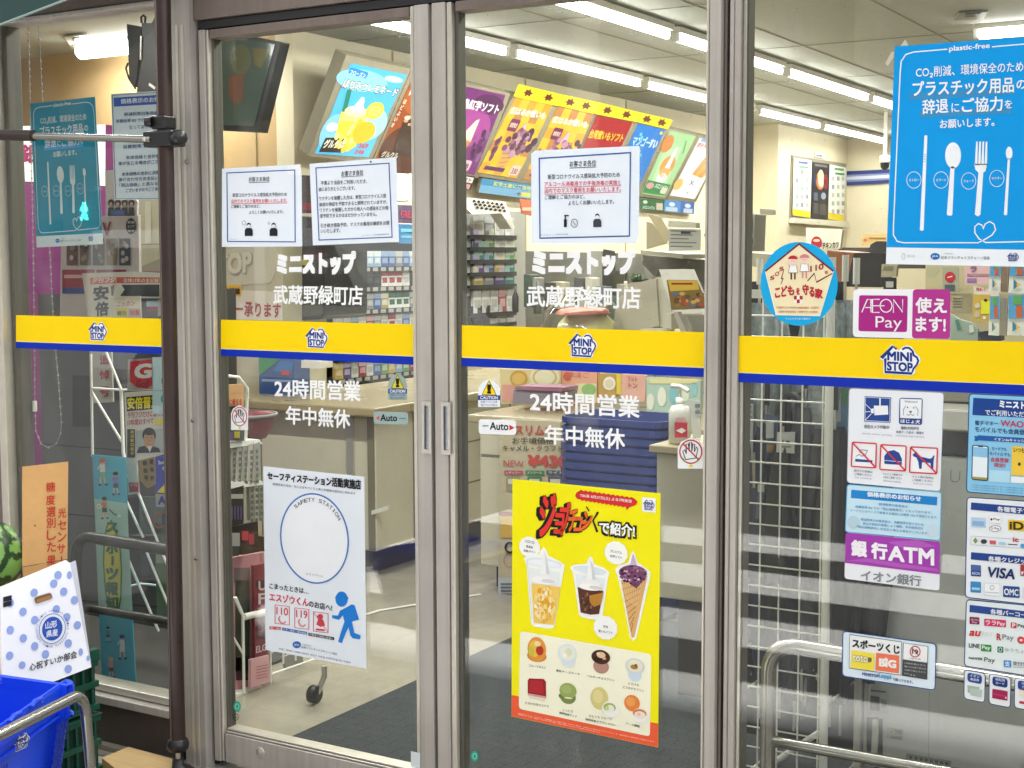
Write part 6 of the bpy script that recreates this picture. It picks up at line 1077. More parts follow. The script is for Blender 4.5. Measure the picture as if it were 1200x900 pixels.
gear('glass_case', 'grey metal shelf unit with cream sheets on top above the service counter', 'shelf unit', (('top_board', [(270, 325), (490, 345), (490, 370), (270, 345)], 3.8, .4, m_putty, .004), ('cream_sheet', [(305, 135), (370, 150), (430, 250), (400, 290)], 3.75, .01, mat('sheet_cream', '#c4b894', .5), 0), ('second_sheet', [(300, 175), (330, 185), (410, 290), (300, 320)], 3.77, .01, mat('sheet_cream2', '#b8ad8c', .5), 0), ('glass_front', [(280, 350), (700, 385), (700, 620), (600, 640), (540, 425), (365, 420), (345, 465), (280, 400)], 4.1, .3, mat('case_grey', '#77766c', .25, .3, .2, 18), .004)))
gear('printer', 'black and white receipt printer half behind the right door stile', 'printer', (('body', [(610, 280), (705, 325), (705, 375), (620, 335)], 3.3, .2, m_white, .006), ('lid', [(600, 240), (705, 235), (705, 322), (610, 278)], 3.32, .2, m_black, .006)))
gear('sign_plate', 'small black counter plate below the blue price plate', 'sign', (('plate', [(630, 145), (705, 140), (705, 190), (632, 188)], 4.4, .03, m_black, 0),))
gear('potted_plant', 'small pot of green leaves behind the shop name on the right door', 'plant', (('pot', [(225, 480), (270, 480), (262, 500), (232, 500)], 3.5, .08, m_black, .003),))
t_ = [o for o in COL.objects if o.name.startswith('potted_plant')][-1]; b = MB(); r2 = random.Random(5); mleaf = mat('leaf_green', (.07, .13, .03), .5)
for k in range(60): c = at(*Z4(225 + r2.random() * 50, 455 + r2.random() * 28), PY(3.5 + r2.random() * .06)); a = Vector((r2.uniform(-1, 1), r2.uniform(-1, 1), r2.uniform(-.3, 1))).normalized() * .022; s = a.orthogonal().normalized() * .008; b.add([c - a, c + s, c + a, c - s], [(0, 1, 2, 3)], mleaf)
b.build('leaves', t_)
gear('back_shelf', 'dim grey cupboards and dark gaps behind the service counter', 'cupboard', (('body', [(-330, 330), (270, 345), (300, 470), (200, 900), (-330, 900)], 5.6, .3, mat('cupboard_grey', '#6f6d62', .5, 0, .2, 3), 0), ('dark_gap', [(75, 320), (130, 330), (130, 560), (75, 560)], 5.58, .02, m_dark, 0), ('dark_gap', [(130, 430), (190, 440), (180, 600), (130, 600)], 5.57, .02, mat('gap_olive', '#3a3a24', .6), 0), ('pale_door', [(0, 330), (70, 330), (70, 600), (0, 600)], 5.58, .02, mat('door_pale', '#8f8e84', .5), .003)))
# small goods crowding the service counter
r2 = random.Random(21)
for k in range(22):
    x_ = 606 + k * 8.6 + r2.uniform(-3, 3); y_ = 352 + r2.uniform(-4, 22); hh = r2.uniform(14, 40); w_ = r2.uniform(3, 7); c_ = r2.choice(['#4c4a44', '#8f8d84', '#b4b0a2', '#2a2a2c', '#6a5a48', '#a9a48c', '#5c6468', '#7c4a3c', '#3f4f44'])
    if k % 3: o = slab([(x_ - w_, y_ - hh), (x_ + w_, y_ - hh + 1), (x_ + w_, y_), (x_ - w_, y_ - .5)], PY(5.0 + .03 * k), .12, mat('goods_' + c_.strip('#'), c_, .5, 0, .2, 20), 'packet', None, .004); tag(o, 'small muted packet standing on the service counter behind the right door lettering', 'packet', 'packets on the service counter')
    else:
        c0 = at(x_, y_, PY(5.0 + .03 * k)); u = (at(x_ + w_ * .7, y_, PY(5.0 + .03 * k)) - c0).length; h_ = (at(x_, y_ - hh, PY(5.0 + .03 * k)) - c0).length
        o = MB().lathe(c0, [(0, 0), (u, 0), (u, h_ * .6), (u * .4, h_ * .78), (u * .4, h_), (0, h_)], mat('goods_' + c_.strip('#'), c_, .4, 0, .2, 20), 14).build('bottle'); tag(o, 'small dull bottle standing on the service counter behind the right door lettering', 'bottle', 'bottles on the service counter')
# orange price tag on the back wall
P = box_print('sign', 'small orange sign above the white tobacco rack beside the notice', 'sign', [(609.5, 233), (640, 236), (640, 258), (612, 250)], PX(-5.0), .01, mat('sign_orange', '#c4663c', .5)); P.rect('print', 612, 243, 638, 247, '#e0b494', 1); P.done()
# navy baskets
def basket_tub(cx, cy, z0, ln, wd, h, m, taper=.82, rim=.018):
    b = MB(); lv = ((taper, 0), (taper + (.93 - taper) * .5, h * .5), (.95, h * .88), (1.0, h * .885), (1.0, h), (.955, h), (.93, h * .86), (taper * .95, .012))
    def ringp(s, z, inset=0): 
        out = []; hx, hy = ln / 2 * s, wd / 2 * s; r_ = .06 * s
        for (sx, sy, a0) in ((1, 1, 0), (-1, 1, 90), (-1, -1, 180), (1, -1, 270)):
            for k in range(5): a = R_(a0 + 22.5 * k); out.append((cx + sx * (hx - r_) + r_ * math.cos(a), cy + sy * (hy - r_) + r_ * math.sin(a), z0 + z))
        return out
    rs = [ringp(s, z) for s, z in lv]; n = len(rs[0]); vs = [v for r_ in rs for v in r_]; fs = []
    for j in range(len(rs) - 1):
        for i in range(n): fs.append((j * n + i, j * n + (i + 1) % n, (j + 1) * n + (i + 1) % n, (j + 1) * n + i))
    b.add(vs, fs, m); b.add(rs[0], [list(range(n))[::-1]], m); b.add(rs[-1], [list(range(n))], m); return b
m_navy = mat('navy_plastic', '#2c3b78', .35, 0, .06, 10)
xa, xb_ = at(652, 500, PY(2.0)).x, at(777, 500, PY(2.0)).x
for k in range(17):
    z_ = .02 + k * .037
    o = basket_tub((xa + xb_) / 2, 2.17, z_, xb_ - xa, .34, .22, m_navy).build('shopping_basket'); tag(o, 'navy shopping basket within the tall nested stack behind the yellow poster' if k < 16 else 'topmost navy shopping basket of the tall nested stack behind the yellow poster', 'basket', 'stacked navy shopping baskets' if k < 16 else None)
# promotion stand with the pink price poster
ST = PY(2.22)
P = box_print('price_board', 'tall beige price board with red yen price left of the navy baskets', 'board', [(586, 491), (657, 494), (657, 742), (583, 740)], ST, .012, mat('board_beige', '#b9ad90', .5)); P.fn = Z3
P.text('lettering', 'スリムな', 292, 455, 458, 458, 38, '#b84a44', .03, 2); P.text('lettering', 'お手頃価格', 284, 494, 455, 495, 26, '#4a4234', .015, 2); P.text('lettering', 'キャメル・クラフト', 244, 525, 490, 527, 24, '#3f382c', .012, 2)
P.text('lettering', 'NEW', 247, 588, 330, 592, 26, '#b8544c', .012, 2); P.text('lettering', '¥430', 350, 588, 510, 590, 46, '#c0463c', .04, 2)
for x0, c, s in ((250, '#a83c4c', 'レギュラー'), (338, '#2f7a4c', 'メンソール'), (424, '#44506c', 'ライト')): P.rect('lettering', x0, 604, x0 + 78, 622, c, 2, .02); P.text('lettering', s, x0 + 8, 618, x0 + 68, 619, 10, '#e9e2d4', .01, 3); P.rect('picture#%d' % x0, x0 + 8, 630, x0 + 66, 690, '#8f8a70' if x0 == 250 else c, 2, .02); P.rect('picture#%d' % x0, x0 + 16, 640, x0 + 58, 660, '#d2ccb4', 3, .02)
P.fn = zz(420, 600, 6); P.rect('picture#9', 1000, 30, 1090, 180, '#c9a23c', 2); P.rect('picture#9', 985, 0, 1090, 16, '#a04048', 2); P.ring('picture#9', 1066, 250, 32, 34, 14, '#22201c', 3); P.ring('picture#9', 1065, 340, 42, 48, 4, '#a0583c', 3); P.rect('foot_text', 985, 460, 1100, 670, '#b4b8b8', 2)
for k in range(6): P.rect('foot_text', 1000, 500 + 24 * k, 1100, 514 + 24 * k, '#6a6e70', 3)
P.done()
# sanitiser on its stand
SP_ = PY(1.25); t_ = thing('sanitiser_bottle', 'clear hand sanitiser pump bottle with a red label by the right door stile', 'bottle', at(797, 519, SP_))
c = at(796.5, 519, SP_); rb = (at(808.5, 519, SP_) - c).length; hb = (at(796.5, 474, SP_) - c).length; m_bot = mat('bottle_white', '#cfd0c8', .25)
MB().lathe(c, [(0, 0), (rb, .002), (rb, hb * .82), (rb * .8, hb * .95), (rb * .35, hb), (rb * .33, hb * 1.08), (0, hb * 1.08)], m_bot, 20).build('bottle', t_)
b = MB(); tp = c + Vector((0, 0, hb * 1.08)); b.tube([tp, tp + Vector((0, 0, .045))], .004, m_white); b.tube([tp + Vector((.03, 0, .035)), tp + Vector((0, 0, .05)), tp + Vector((-.03, 0, .05))], .008, m_white); b.lathe(tp, [(.014, -.005), (.014, .012), (0, .012)], m_white, 14); b.build('pump', t_)
P = Print(t_, Pl((0, 1.25 - rb - .001, 0), (0, -1, 0)), Z3, 0, .001); P.rect('label', 955, 405, 1008, 468, '#c8324a', 1, .02); P.poly('label', [(960, 440), (985, 428), (1002, 440), (985, 452)], '#eee6e2', 2); P.rect('label', 960, 385, 1002, 400, '#d9a0a4', 1, .02); P.done()
t_ = thing('sanitiser_stand', 'beige laminate stand under the hand sanitiser bottle', 'stand', (c.x, 1.3, 0)); MB().box((c.x - .075, 1.17, c.z - .028), (c.x + .2, 1.5, c.z - .002), m_top).build('top', t_, .004); MB().box((c.x - .06, 1.2, .35), (c.x + .18, 1.46, c.z - .03), m_beige).build('body', t_, .004); MB().box((c.x + .0, 1.25, 0), (c.x + .13, 1.42, .348), m_kick).build('foot', t_)
P = box_print('leaflet', 'small white leaflet in a clear holder behind the sanitiser bottle', 'leaflet', qz(Z3, [(1005, 310), (1062, 318), (1062, 470), (1030, 470)]), PY(1.4), .004, mat('leaflet_white', '#b9bdb8', .5)); P.fn = Z3; P.rect('lettering', 1040, 330, 1060, 345, '#6a7276', 1); P.rect('lettering', 1040, 360, 1060, 372, '#6a7276', 1); P.done()
# dark standing bollard-like umbrella holder seen beside the yellow poster
t_ = thing('floor_stand', 'black tubular floor stand beside the yellow poster', 'stand', Z0(779, 722)); b = MB(); c = Z0(779, 722); b.tube([c, c + Vector((0, 0, .33))], .017, m_black); b.build('post', t_); MB().lathe(c, [(0, .016), (.045, .014), (.05, 0)], m_black, 18).build('foot', t_)

# ------------------------------------------------------------------ newspaper rack behind the left door
XR = PX(-3.2); m_wire = mat('white_wire', '#eeede6', .4); G1 = zz(250, 600, 3.753); G2 = zz(250, 440, 4.5)
t_ = thing('newspaper_rack', 'white wire newspaper rack on casters behind the left door', 'rack', (-3.2, .7, 0))
W = lambda pts, r_, nm, x=-3.2: MB().tube([at(px, py, PX(x)) for px, py in pts], r_, m_wire, 8).build(nm, t_)
MB().prism([at(*G1(x, y), XR) for x, y in ((70, 812), (475, 690), (475, 712), (70, 838))], (-.3, 0, 0), m_white).build('base', t_, .003)
W([(286, 812), (284.5, 720), (276, 700)], .005, 'post'); W([(317, 805), (317, 600)], .004, 'post'); W([(288, 520), (290, 455), (280, 442), (262, 440)], .005, 'post')
for x in (317, 332, 346.5, 361): W([(x, 778 + (332 - x) * .28), (x, 770 - 14 + (332 - x) * .2 - 20)], .0035, 'wire')
W([(318, 764), (374, 746)], .004, 'rail'); W([(318, 790), (376, 770)], .004, 'rail'); W([(274, 700), (286, 725)], .004, 'wire'); W([(286, 723), (315, 716)], .012, 'label_rail'); W([(274, 748), (286, 768)], .004, 'wire')
for x0, y0 in ((262, 518), (264, 566)): MB().prism([at(x, y, PX(-3.19)) for x, y in ((x0, y0), (x0 + 42, y0 - 3), (x0 + 46, y0 + 2), (x0, y0 + 8))], (-.05, 0, 0), m_wire).build('label_rail', t_)
# caster
c = Z0(368, 822); cs = MB(); cs.lathe(c + Vector((0, -.012, .03)), [(0, 0), (.03, 0), (.03, .024), (0, .024)], m_black, 18, (1, 0, 0)); cs.build('caster', t_); b = MB(); b.tube([c + Vector((.015, 0, .03)), c + Vector((.03, .02, .085)), c + Vector((.03, .02, .12))], .01, m_steel, 8); b.build('caster_fork', t_)
def paper(name, lab, cat, q, x, m, fn=None, dep=.012, group=None):
    th = thing(name, lab, cat, at(*q[3], PX(x)), group); MB().prism([at(px, py, PX(x)) for px, py in q], (-dep, 0, 0), m).build('pages', th, .001); return Print(th, PX(x), fn, 1, .001)
m_news = mat('newsprint', '#b4b2a6', .85, 0, .12, 40); m_news2 = mat('newsprint_dark', '#9c9a90', .85, 0, .15, 40)
P = paper('poster', 'small orange and red tall-format card on top of the newspaper rack', 'card', qz(G2, [(70, 50), (160, 45), (160, 160), (70, 160)]), -3.17, mat('card_orange', '#d4a878', .5), G2); P.text('lettering', 'に備える', 84, 158, 150, 156, 34, '#c0404c', .02, 2); P.text('lettering', 'リーズナブル', 80, 102, 148, 98, 14, '#b87a3c', 0, 2); P.done()
P = paper('magazine', 'dark magazine with small colour squares under the orange card', 'magazine', qz(G2, [(72, 165), (162, 160), (164, 345), (72, 345)]), -3.18, mat('magazine_dark', '#4a4f44', .5), G2); P.rect('cover_print', 110, 295, 140, 330, '#b4a84a', 1); P.rect('cover_print', 76, 300, 105, 340, '#6f5a84', 1); P.rect('cover_print', 100, 250, 150, 285, '#6a7a5c', 1); P.done()
r2 = random.Random(11)
def newsstack(lab, q, x, n, g):
    for k in range(n):
        dx = k * (q[1][0] - q[0][0]) / n
        qq = [(q[0][0] + dx, q[0][1] - k * .6), (q[0][0] + dx + (q[1][0] - q[0][0]) / n * 1.05, q[1][1] - k * .3), (q[0][0] + dx + (q[1][0] - q[0][0]) / n * 1.05 + 1, q[2][1]), (q[3][0] + dx, q[3][1])]
        P = paper('newspaper', lab, 'newspaper', qq, -3.2 + .004 * k, m_news if k % 2 else m_news2, None, .015, g); 
        for j in range(6): xx = qq[0][0] + (qq[1][0] - qq[0][0]) * .5; yy_ = qq[0][1] + 6 + j * 7; P.rect('print', xx - 1.2, yy_, xx + 1.2 + r2.random(), yy_ + 4, '#6f6e68', 1)
        P.done()
newsstack('folded grey newspaper in the upper tier of the newspaper rack', qz(G2, [(95, 375), (245, 355), (240, 545), (85, 560)]), -3.2, 5, 'newspapers in the upper tier')
newsstack('folded grey newspaper in the lower tier of the newspaper rack', qz(G2, [(190, 570), (290, 560), (290, 760), (195, 765)]), -3.22, 4, 'newspapers in the lower tier')
P = paper('newspaper', 'dark folded paper with purple streaks at the left of the lower tier', 'newspaper', qz(G2, [(85, 600), (160, 580), (160, 780), (88, 800)]), -3.19, m_dark, G2); 
for k in range(4): P.rect('print', 95 + 16 * k, 690, 102 + 16 * k, 760, '#6a5c84', 1)
P.rect('print', 88, 625, 158, 650, '#a8a89c', 1); P.done()
P = paper('magazine', 'black magazine with pink red lettering lying across the newspaper rack', 'magazine', qz(G2, [(92, 800), (235, 770), (240, 900), (95, 900)]), -3.17, mat('magazine_black', '#2a2424', .4), G2); P.rect('cover_print', 150, 820, 185, 870, '#b8404c', 1); P.rect('cover_print', 188, 835, 215, 890, '#a83a48', 1); P.rect('cover_print', 95, 830, 140, 900, '#a09c98', 1); P.done()
P = paper('magazine', 'pink banded magazine standing low in the rack', 'magazine', qz(G1, [(85, 200), (228, 175), (240, 770), (92, 800)]), -3.24, mat('magazine_pink', '#c48a90', .5), G1); P.rect('cover_print', 92, 245, 160, 310, '#7a6a6a', 1); P.rect('cover_print', 98, 300, 160, 700, '#3f4436', 1); P.rect('cover_print', 100, 640, 160, 740, '#4a3034', 1); P.done()
P = paper('magazine', 'red black magazine with tall white letters between pink edges', 'magazine', qz(G1, [(178, 235), (232, 225), (240, 660), (184, 720)]), -3.2, mat('magazine_red', '#7a2434', .45), G1); P.text('lettering', 'U', 200, 345, 232, 342, 40, '#d9c4c4', .02, 2); P.text('lettering', 'F', 200, 405, 228, 402, 45, '#d9c4c4', .02, 2); P.text('lettering', 'ELG', 188, 620, 232, 608, 28, '#d9c4c4', .02, 2); P.rect('cover_print', 190, 300, 230, 330, '#4a2030', 1); P.rect('cover_print', 190, 430, 235, 560, '#5a2a2c', 1); P.done()
P = paper('magazine', 'pale pink magazine foot with fine red lines, lowest in the rack', 'magazine', qz(G1, [(165, 650), (245, 630), (250, 745), (165, 775)]), -3.185, mat('magazine_pale', '#d4a4a8', .5), G1)
for k in range(5): P.rect('lettering', 190, 680 + 13 * k, 240, 683 + 13 * k, '#b0606c', 1, -.2)
P.done()
P = paper('magazine', 'grey rolled magazine at the right end of the rack foot', 'magazine', [(332, 770), (352, 762), (358, 782), (336, 786)], -3.26, m_grey); P.done()
t_ = thing('bowl', 'dark red round tub behind the newspaper rack', 'tub', at(300, 515, PY(1.3))); c = at(292, 513, PY(1.35)); MB().lathe(c, [(0, 0), (.07, .0), (.10, .05), (.11, .09), (.115, .09), (.105, .1), (.095, .09), (.06, .01)], mat('tub_red', '#7c1f28', .4), 24).build('tub', t_); MB().lathe(c + Vector((0, 0, .088)), [(.108, 0), (.118, .004), (.118, .014), (.108, .014)], m_grey, 24).build('rim', t_)

# ------------------------------------------------------------------ behind the left window
def plate(name, lab, cat, q, y, c, dep=.01, fn=None, rough=.5):
    m = c if not isinstance(c, str) else mat('plate_' + c.strip('#'), c, rough, 0, .05, 9)
    th = thing(name, lab, cat, at(*(fn(*q[3]) if fn else q[3]), PY(y))); MB().prism([at(*(fn(*p_) if fn else p_), PY(y)) for p_ in q], (0, dep, 0), m).build('panel', th, .002); return Print(th, PY(y), fn, 2, .0008)
Za = zz(0, 0, 4); Zb = zz(0, 200, 4); Zc = zz(0, 400, 4); Zd = zz(20, 100, 4.5); Ze = zz(80, 300, 6.667); Zf = zz(80, 420, 6.667)
P = plate('cash_machine', 'magenta cash machine side panel with a white top and purple characters, left window', 'cash machine', [(19, 148), (124, 146), (124, 560), (28, 575)], 1.35, '#6f1f5c', .5)
P.poly('sign', [(18.5, 148), (123.5, 146), (123.5, 218), (19.5, 212)], '#e4e2dc', 1); P.text('sign', '銀行', 24, 191, 70, 189, 21, '#8a2050', .03, 2)
P.rect('door_panel', 53, 420, 124, 575, '#55585a', 1); P.line('door_panel', [(24, 305), (124, 300)], 1, '#6f205c', 2); P.rect('door_panel', 60, 440, 118, 470, '#45484a', 2); P.done()
P = plate('display_board', 'grey board with a row of small dark pictures behind the newspaper, left window', 'board', [(72, 254), (162, 252), (164, 372), (70, 374)], .75, '#b4aaa4', .012)
P.text('lettering', 'V', 120, 276, 130, 275, 15, '#8a2a30', .02, 2); P.ell('speech_bubble', 153.5, 265, 6, 9.5, '#1d1d1f', 2)
for k, s in enumerate(('新規', 'エリア', '拡大')): P.text('speech_bubble', s, 149.5, 262 + 5 * k, 157.5, 262 + 5 * k, 3, '#d9d9d6', 0, 3)
for k, c in enumerate(('#5a3038', '#4f4a40', '#384440', '#7a6a50', '#303438')):
    x0 = 78 + k * 15.4; P.rect('picture#%d' % k, x0, 279.5, x0 + 13, 311, c, 2); r2 = random.Random(k)
    for j in range(7): P.ell('picture#%d' % k, x0 + 6.5 + r2.uniform(-4, 4), 296 + r2.uniform(-12, 11), 2.2, 3, r2.choice(['#8a7a60', '#2a2426', '#a8a098', '#6a3034', '#5c6a60']), 2.2 + j * .1)
P.rect('lettering', 73, 316, 111, 340, '#8a2434', 2); P.rect('lettering', 113, 316, 148, 330, '#7a2030', 2); P.rect('lettering', 73, 337, 100, 344, '#2a3f78', 2.5); P.rect('lettering', 75, 322, 108, 326, '#c49a9c', 3); P.done()
P = plate('poster', 'small poster of dark suited figures above the grey picture board, left window', 'poster', [(123, 200), (134, 199), (161, 236), (160.5, 253), (124, 254)], .72, '#c4c0bc', .008)
for k in range(4): P.ell('picture', 130 + k * 8, 238, 3.5, 4.5, '#1d1c20', 2); P.poly('picture', [(126 + k * 8, 253), (127 + k * 8, 243), (133 + k * 8, 243), (134 + k * 8, 253)], ('#23283a', '#1c1c20')[k % 2], 2.5); P.ell('picture', 130 + k * 8, 239.5, 2, 2.6, '#b89a88', 3)
P.rect('picture', 130, 246, 146, 252, '#3a5a94', 4); P.done()
P = plate('sheet_stack', 'cream shelf back with a clear acrylic bin behind the tension pole', 'shelf', [(162, 232), (208, 230), (208, 320), (163, 316)], .95, '#c9c3a4', .02); P.rect('slot', 170, 236, 177, 285, '#e0dcc4', 1); P.line('slot', [(163, 287), (208, 285)], 1, '#8f8a74', 2); P.poly('bin', [(166, 312), (190, 302), (190, 318), (166, 318)], '#a9a48c', 2); P.done()
P = plate('cabinet', 'dark grey cabinet in the shadow low behind the left window', 'cabinet', [(44, 345), (214, 340), (222, 850), (60, 850)], 1.0, '#3c3d3b', .3)
for y0 in (520, 600, 700): P.line('panel_gap', [(50, y0), (215, y0 + 14)], 1.5, '#232422', 1)
P.rect('panel_gap', 75, 345, 100, 366, '#2a2c2c', 1); P.ell('indicator', 77, 366.5, 3, 1.6, '#e02a20', 2); P.rect('shelf_item', 85, 440, 108, 500, '#2c2e2c', 1); P.done()
# newspaper hung at the top of the rack
t_ = thing('newspaper', 'large evening newspaper with a red title bar standing above the stripe, left window', 'newspaper', at(140, 375, PY(.42)))
P = Print(t_, PY(.42), Ze, 0, .0008); P.sheet('pages', [(108, 135), (500, 122), (722, 132), (728, 560), (160, 560)], '#d2cfc2', .004)
P.poly('title_bar', [(170, 170), (372, 163), (372, 215), (172, 222)], '#c86a54', 2); P.text('title_bar', '夕刊フジ', 185, 212, 365, 206, 42, '#efe6da', .02, 3, 8); P.poly('title_bar', [(376, 165), (712, 168), (714, 212), (378, 212)], '#b8503f', 2); P.text('title_bar', '追悼17年の全記録', 430, 206, 706, 208, 34, '#ecdcd0', .01, 3)
P.text('headline', '安', 200, 345, 312, 338, 105, '#26262a', .035, 3); P.text('headline', '倍', 214, 470, 312, 462, 105, '#26262a', .035, 3); P.poly('photo', [(415, 225), (712, 222), (712, 318), (405, 312), (440, 262)], '#3a3e40', 2); P.poly('photo', [(330, 232), (362, 226), (350, 312), (336, 310)], '#6a5a40', 2); P.done()
t_ = thing('newspaper', 'second folded newspaper with yellow patches in front of the large evening paper', 'newspaper', at(150, 372, PY(.38)))
P = Print(t_, PY(.38), Ze, 0, .0008); P.sheet('pages', [(330, 325), (560, 312), (572, 560), (345, 560)], '#c4bfae', .004); P.text('title_bar', 'ニッカン', 375, 398, 515, 388, 40, '#b0443c', .02, 2, 10); P.rect('print', 378, 405, 460, 475, '#c4b83a', 2); P.text('print', '総力', 384, 465, 452, 463, 36, '#3a3820', .02, 3); P.rect('print', 470, 410, 562, 475, '#b8928a', 2); P.text('print', '特集', 485, 465, 555, 462, 40, '#9c3a34', .02, 3); P.done()
t_ = thing('magazine', 'dark glossy magazine with a blue window beside the folded newspaper, by the pole', 'magazine', at(178, 372, PY(.38))); P = Print(t_, PY(.375), Ze, 0, .0008); P.sheet('pages', [(570, 330), (735, 330), (740, 560), (580, 560)], '#3f3c40', .004); P.rect('cover_print', 610, 350, 705, 395, '#8aa0ac', 2); P.rect('cover_print', 615, 395, 700, 430, '#8a3048', 2); P.rect('cover_print', 700, 340, 725, 470, '#8f8c84', 2); P.done()
# wire rack with sloping rails
t_ = thing('magazine_rack', 'white wire magazine rack with sloping rails behind the left window', 'rack', (-3.55, .4, 0))
def wr(pts, y=.4, r_=.0045, nm='wire'): MB().tube([at(x, y_, PY(y)) for x, y_ in pts], r_, m_wire, 8).build(nm, t_)
wr([(106.5, 415), (107.5, 470), (108.5, 535)]); wr([(108, 460), (143, 518)]); wr([(124, 412), (142, 456)]); wr([(142, 456), (144.5, 530), (146, 537), (149, 560)], .4, .006, 'post'); wr([(146, 537), (187, 640), (200, 672)]); wr([(148, 587), (168, 630)]); wr([(150, 655), (186, 740)]); wr([(171, 645), (200, 716)]); wr([(108.5, 455), (143, 457), (190, 455)], .4, .004); wr([(146, 537), (192, 536)], .4, .004); wr([(108, 534), (146, 537)], .4, .004); wr([(152, 687), (165, 684), (184, 686)], .45, .004); wr([(118, 808), (216, 826)], .38, .006, 'base_rail'); wr([(211, 640), (213, 700), (215, 780), (217, 822)], .35, .006, 'post'); wr([(204, 455), (207, 520), (209, 640)], .4, .006, 'post')
P = plate('newspaper', 'tall newspaper with red vertical characters half under the stripe, left window', 'newspaper', [(418, 40), (522, 40), (530, 285), (436, 290)], .5, '#b9b8b0', .006, Zc)
for ch, y0 in (('追', 108), ('悼', 180), ('号', 258)): P.text('headline', ch, 468, y0, 512, y0 - 1, 44, '#a8423c', .03, 2)
P.done()
P = plate('magazine', 'red golf magazine with a large grey G under the stripe, left window', 'magazine', [(600, 85), (712, 78), (712, 225), (596, 232)], .36, '#8f8c88', .006, Zc); P.poly('cover_print', [(608, 95), (712, 84), (712, 205), (690, 222), (640, 215), (610, 190)], '#b01c2c', 1); P.text('cover_print', 'G', 632, 172, 706, 168, 62, '#c9c8c6', .04, 2, 6); P.text('cover_print', 'Golf', 640, 218, 700, 215, 36, '#6f1420', .01, 2); P.done()
P = plate('magazine', 'pale blue magazine with teal spots beside the red golf magazine', 'magazine', [(714, 75), (795, 72), (797, 345), (716, 340)], .36, '#b4d0d8', .006, Zc); P.ell('cover_print', 768, 185, 12, 24, '#2f9aac', 1); P.ell('cover_print', 766, 270, 12, 20, '#2f9aac', 1); P.line('cover_print', [(716, 232), (796, 228)], 3, '#8fa9b0', 1); P.done()
P = plate('newspaper', 'tabloid with a yellow on black headline and a portrait of a smiling dark haired man', 'newspaper', [(582, 240), (774, 226), (776, 528), (640, 560), (650, 712), (600, 720)], .37, '#d4d0c6', .006, Zc)
P.poly('headline', [(592, 262), (714, 252), (714, 318), (594, 328)], '#26241e', 1); P.text('headline', '安倍晋三', 598, 318, 742, 312, 54, '#e4d62c', .03, 2); P.text('headline', '夕刊フジだけに語った', 598, 362, 768, 350, 30, '#a83a44', .014, 2); P.text('headline', '17年間のすべて', 598, 396, 720, 386, 28, '#a83a44', .014, 2); P.poly('headline', [(722, 368), (768, 364), (768, 388), (722, 392)], '#d8cc4a', 1.5)
P.poly('photo', [(635, 418), (772, 408), (774, 520), (640, 524)], '#a9b0b0', 1); P.ell('photo', 699, 440, 32, 36, '#1d1c1e', 2); P.ell('photo', 699, 462, 26, 42, '#b88a6c', 3); P.poly('photo', [(640, 524), (652, 495), (685, 488), (715, 492), (745, 500), (752, 520)], '#262a30', 2.5); P.poly('photo', [(688, 490), (714, 490), (702, 520)], '#d2d2cc', 3.5); P.ell('photo', 699, 426, 27, 14, '#1d1c1e', 4); P.line('photo', [(684, 452), (692, 450)], 3, '#2a1c18', 4); P.line('photo', [(706, 450), (714, 452)], 3, '#2a1c18', 4); P.line('photo', [(690, 482), (700, 486), (710, 482)], 3, '#8a5a4c', 4); P.poly('photo', [(695, 460), (704, 460), (702, 472), (696, 472)], '#a8785c', 4)
P.rect('side_column', 596, 412, 632, 545, '#2a281e', 1)
for k, ch in enumerate('政治家の証言'): P.text('side_column', ch, 612, 432 + 20 * k, 628, 432 + 20 * k, 15, '#cfc234', .02, 2)
P.rect('side_column', 604, 662, 648, 706, '#a82434', 1); P.text('side_column', '夕刊', 610, 682, 642, 680, 14, '#e4d6cc', .01, 2); P.done()
P = plate('newspaper', 'brown paper with block headlines under the portrait tabloid', 'newspaper', [(652, 535), (722, 528), (724, 672), (690, 690), (654, 650)], .39, '#8f7a4c', .006, Zc)
for k, (x, y) in enumerate(((668, 570), (700, 565), (672, 605), (702, 600), (675, 640), (704, 640))): P.text('print', '春夏秋冬号外'[k], x, y + 12, x + 20, y + 12, 22, '#3a2e1c', .04, 1)
P.done()
P = plate('magazine', 'blue and yellow Sunday magazine half behind the tension pole', 'magazine', [(728, 540), (860, 536), (862, 720), (730, 712)], .36, '#2038a8', .006, Zc); P.poly('cover_print', [(735, 708), (790, 650), (862, 560), (862, 718)], '#e6cf2a', 1); P.text('cover_print', 'Sunday', 742, 582, 800, 578, 22, '#dfe4ee', .02, 2); P.text('cover_print', 'On', 762, 604, 785, 602, 16, '#dfe4ee', .02, 2); P.poly('cover_print', [(728, 715), (862, 720), (862, 780), (732, 776)], '#9c9c98', 1); P.text('cover_print', 'AL', 742, 764, 800, 762, 36, '#2a3a9c', .04, 2); P.done()
P = plate('magazine', 'grey photo magazine with an orange ring low in the magazine rack', 'magazine', [(652, 730), (790, 724), (792, 900), (655, 905)], .42, '#5f615c', .006, Zc); P.ring('cover_print', 745, 840, 26, 34, 7, '#a85a3c', 1); P.rect('cover_print', 758, 808, 776, 860, '#274a5c', 2); P.line('cover_print', [(665, 800), (690, 860), (712, 880)], 3, '#3a3c38', 2); P.done()
P = plate('folder', 'black folder low in the magazine rack beside the sports banner', 'folder', [(598, 735), (652, 725), (652, 900), (606, 900)], .45, '#232220', .02, Zc); P.done()
P = plate('magazine', 'green and grey booklet standing at the foot of the magazine rack', 'booklet', [(181, 612), (198, 612), (199, 726), (184, 724)], .42, '#54684a', .02); P.rect('cover_print', 183, 640, 197, 660, '#8a9a7c', 1); P.done()
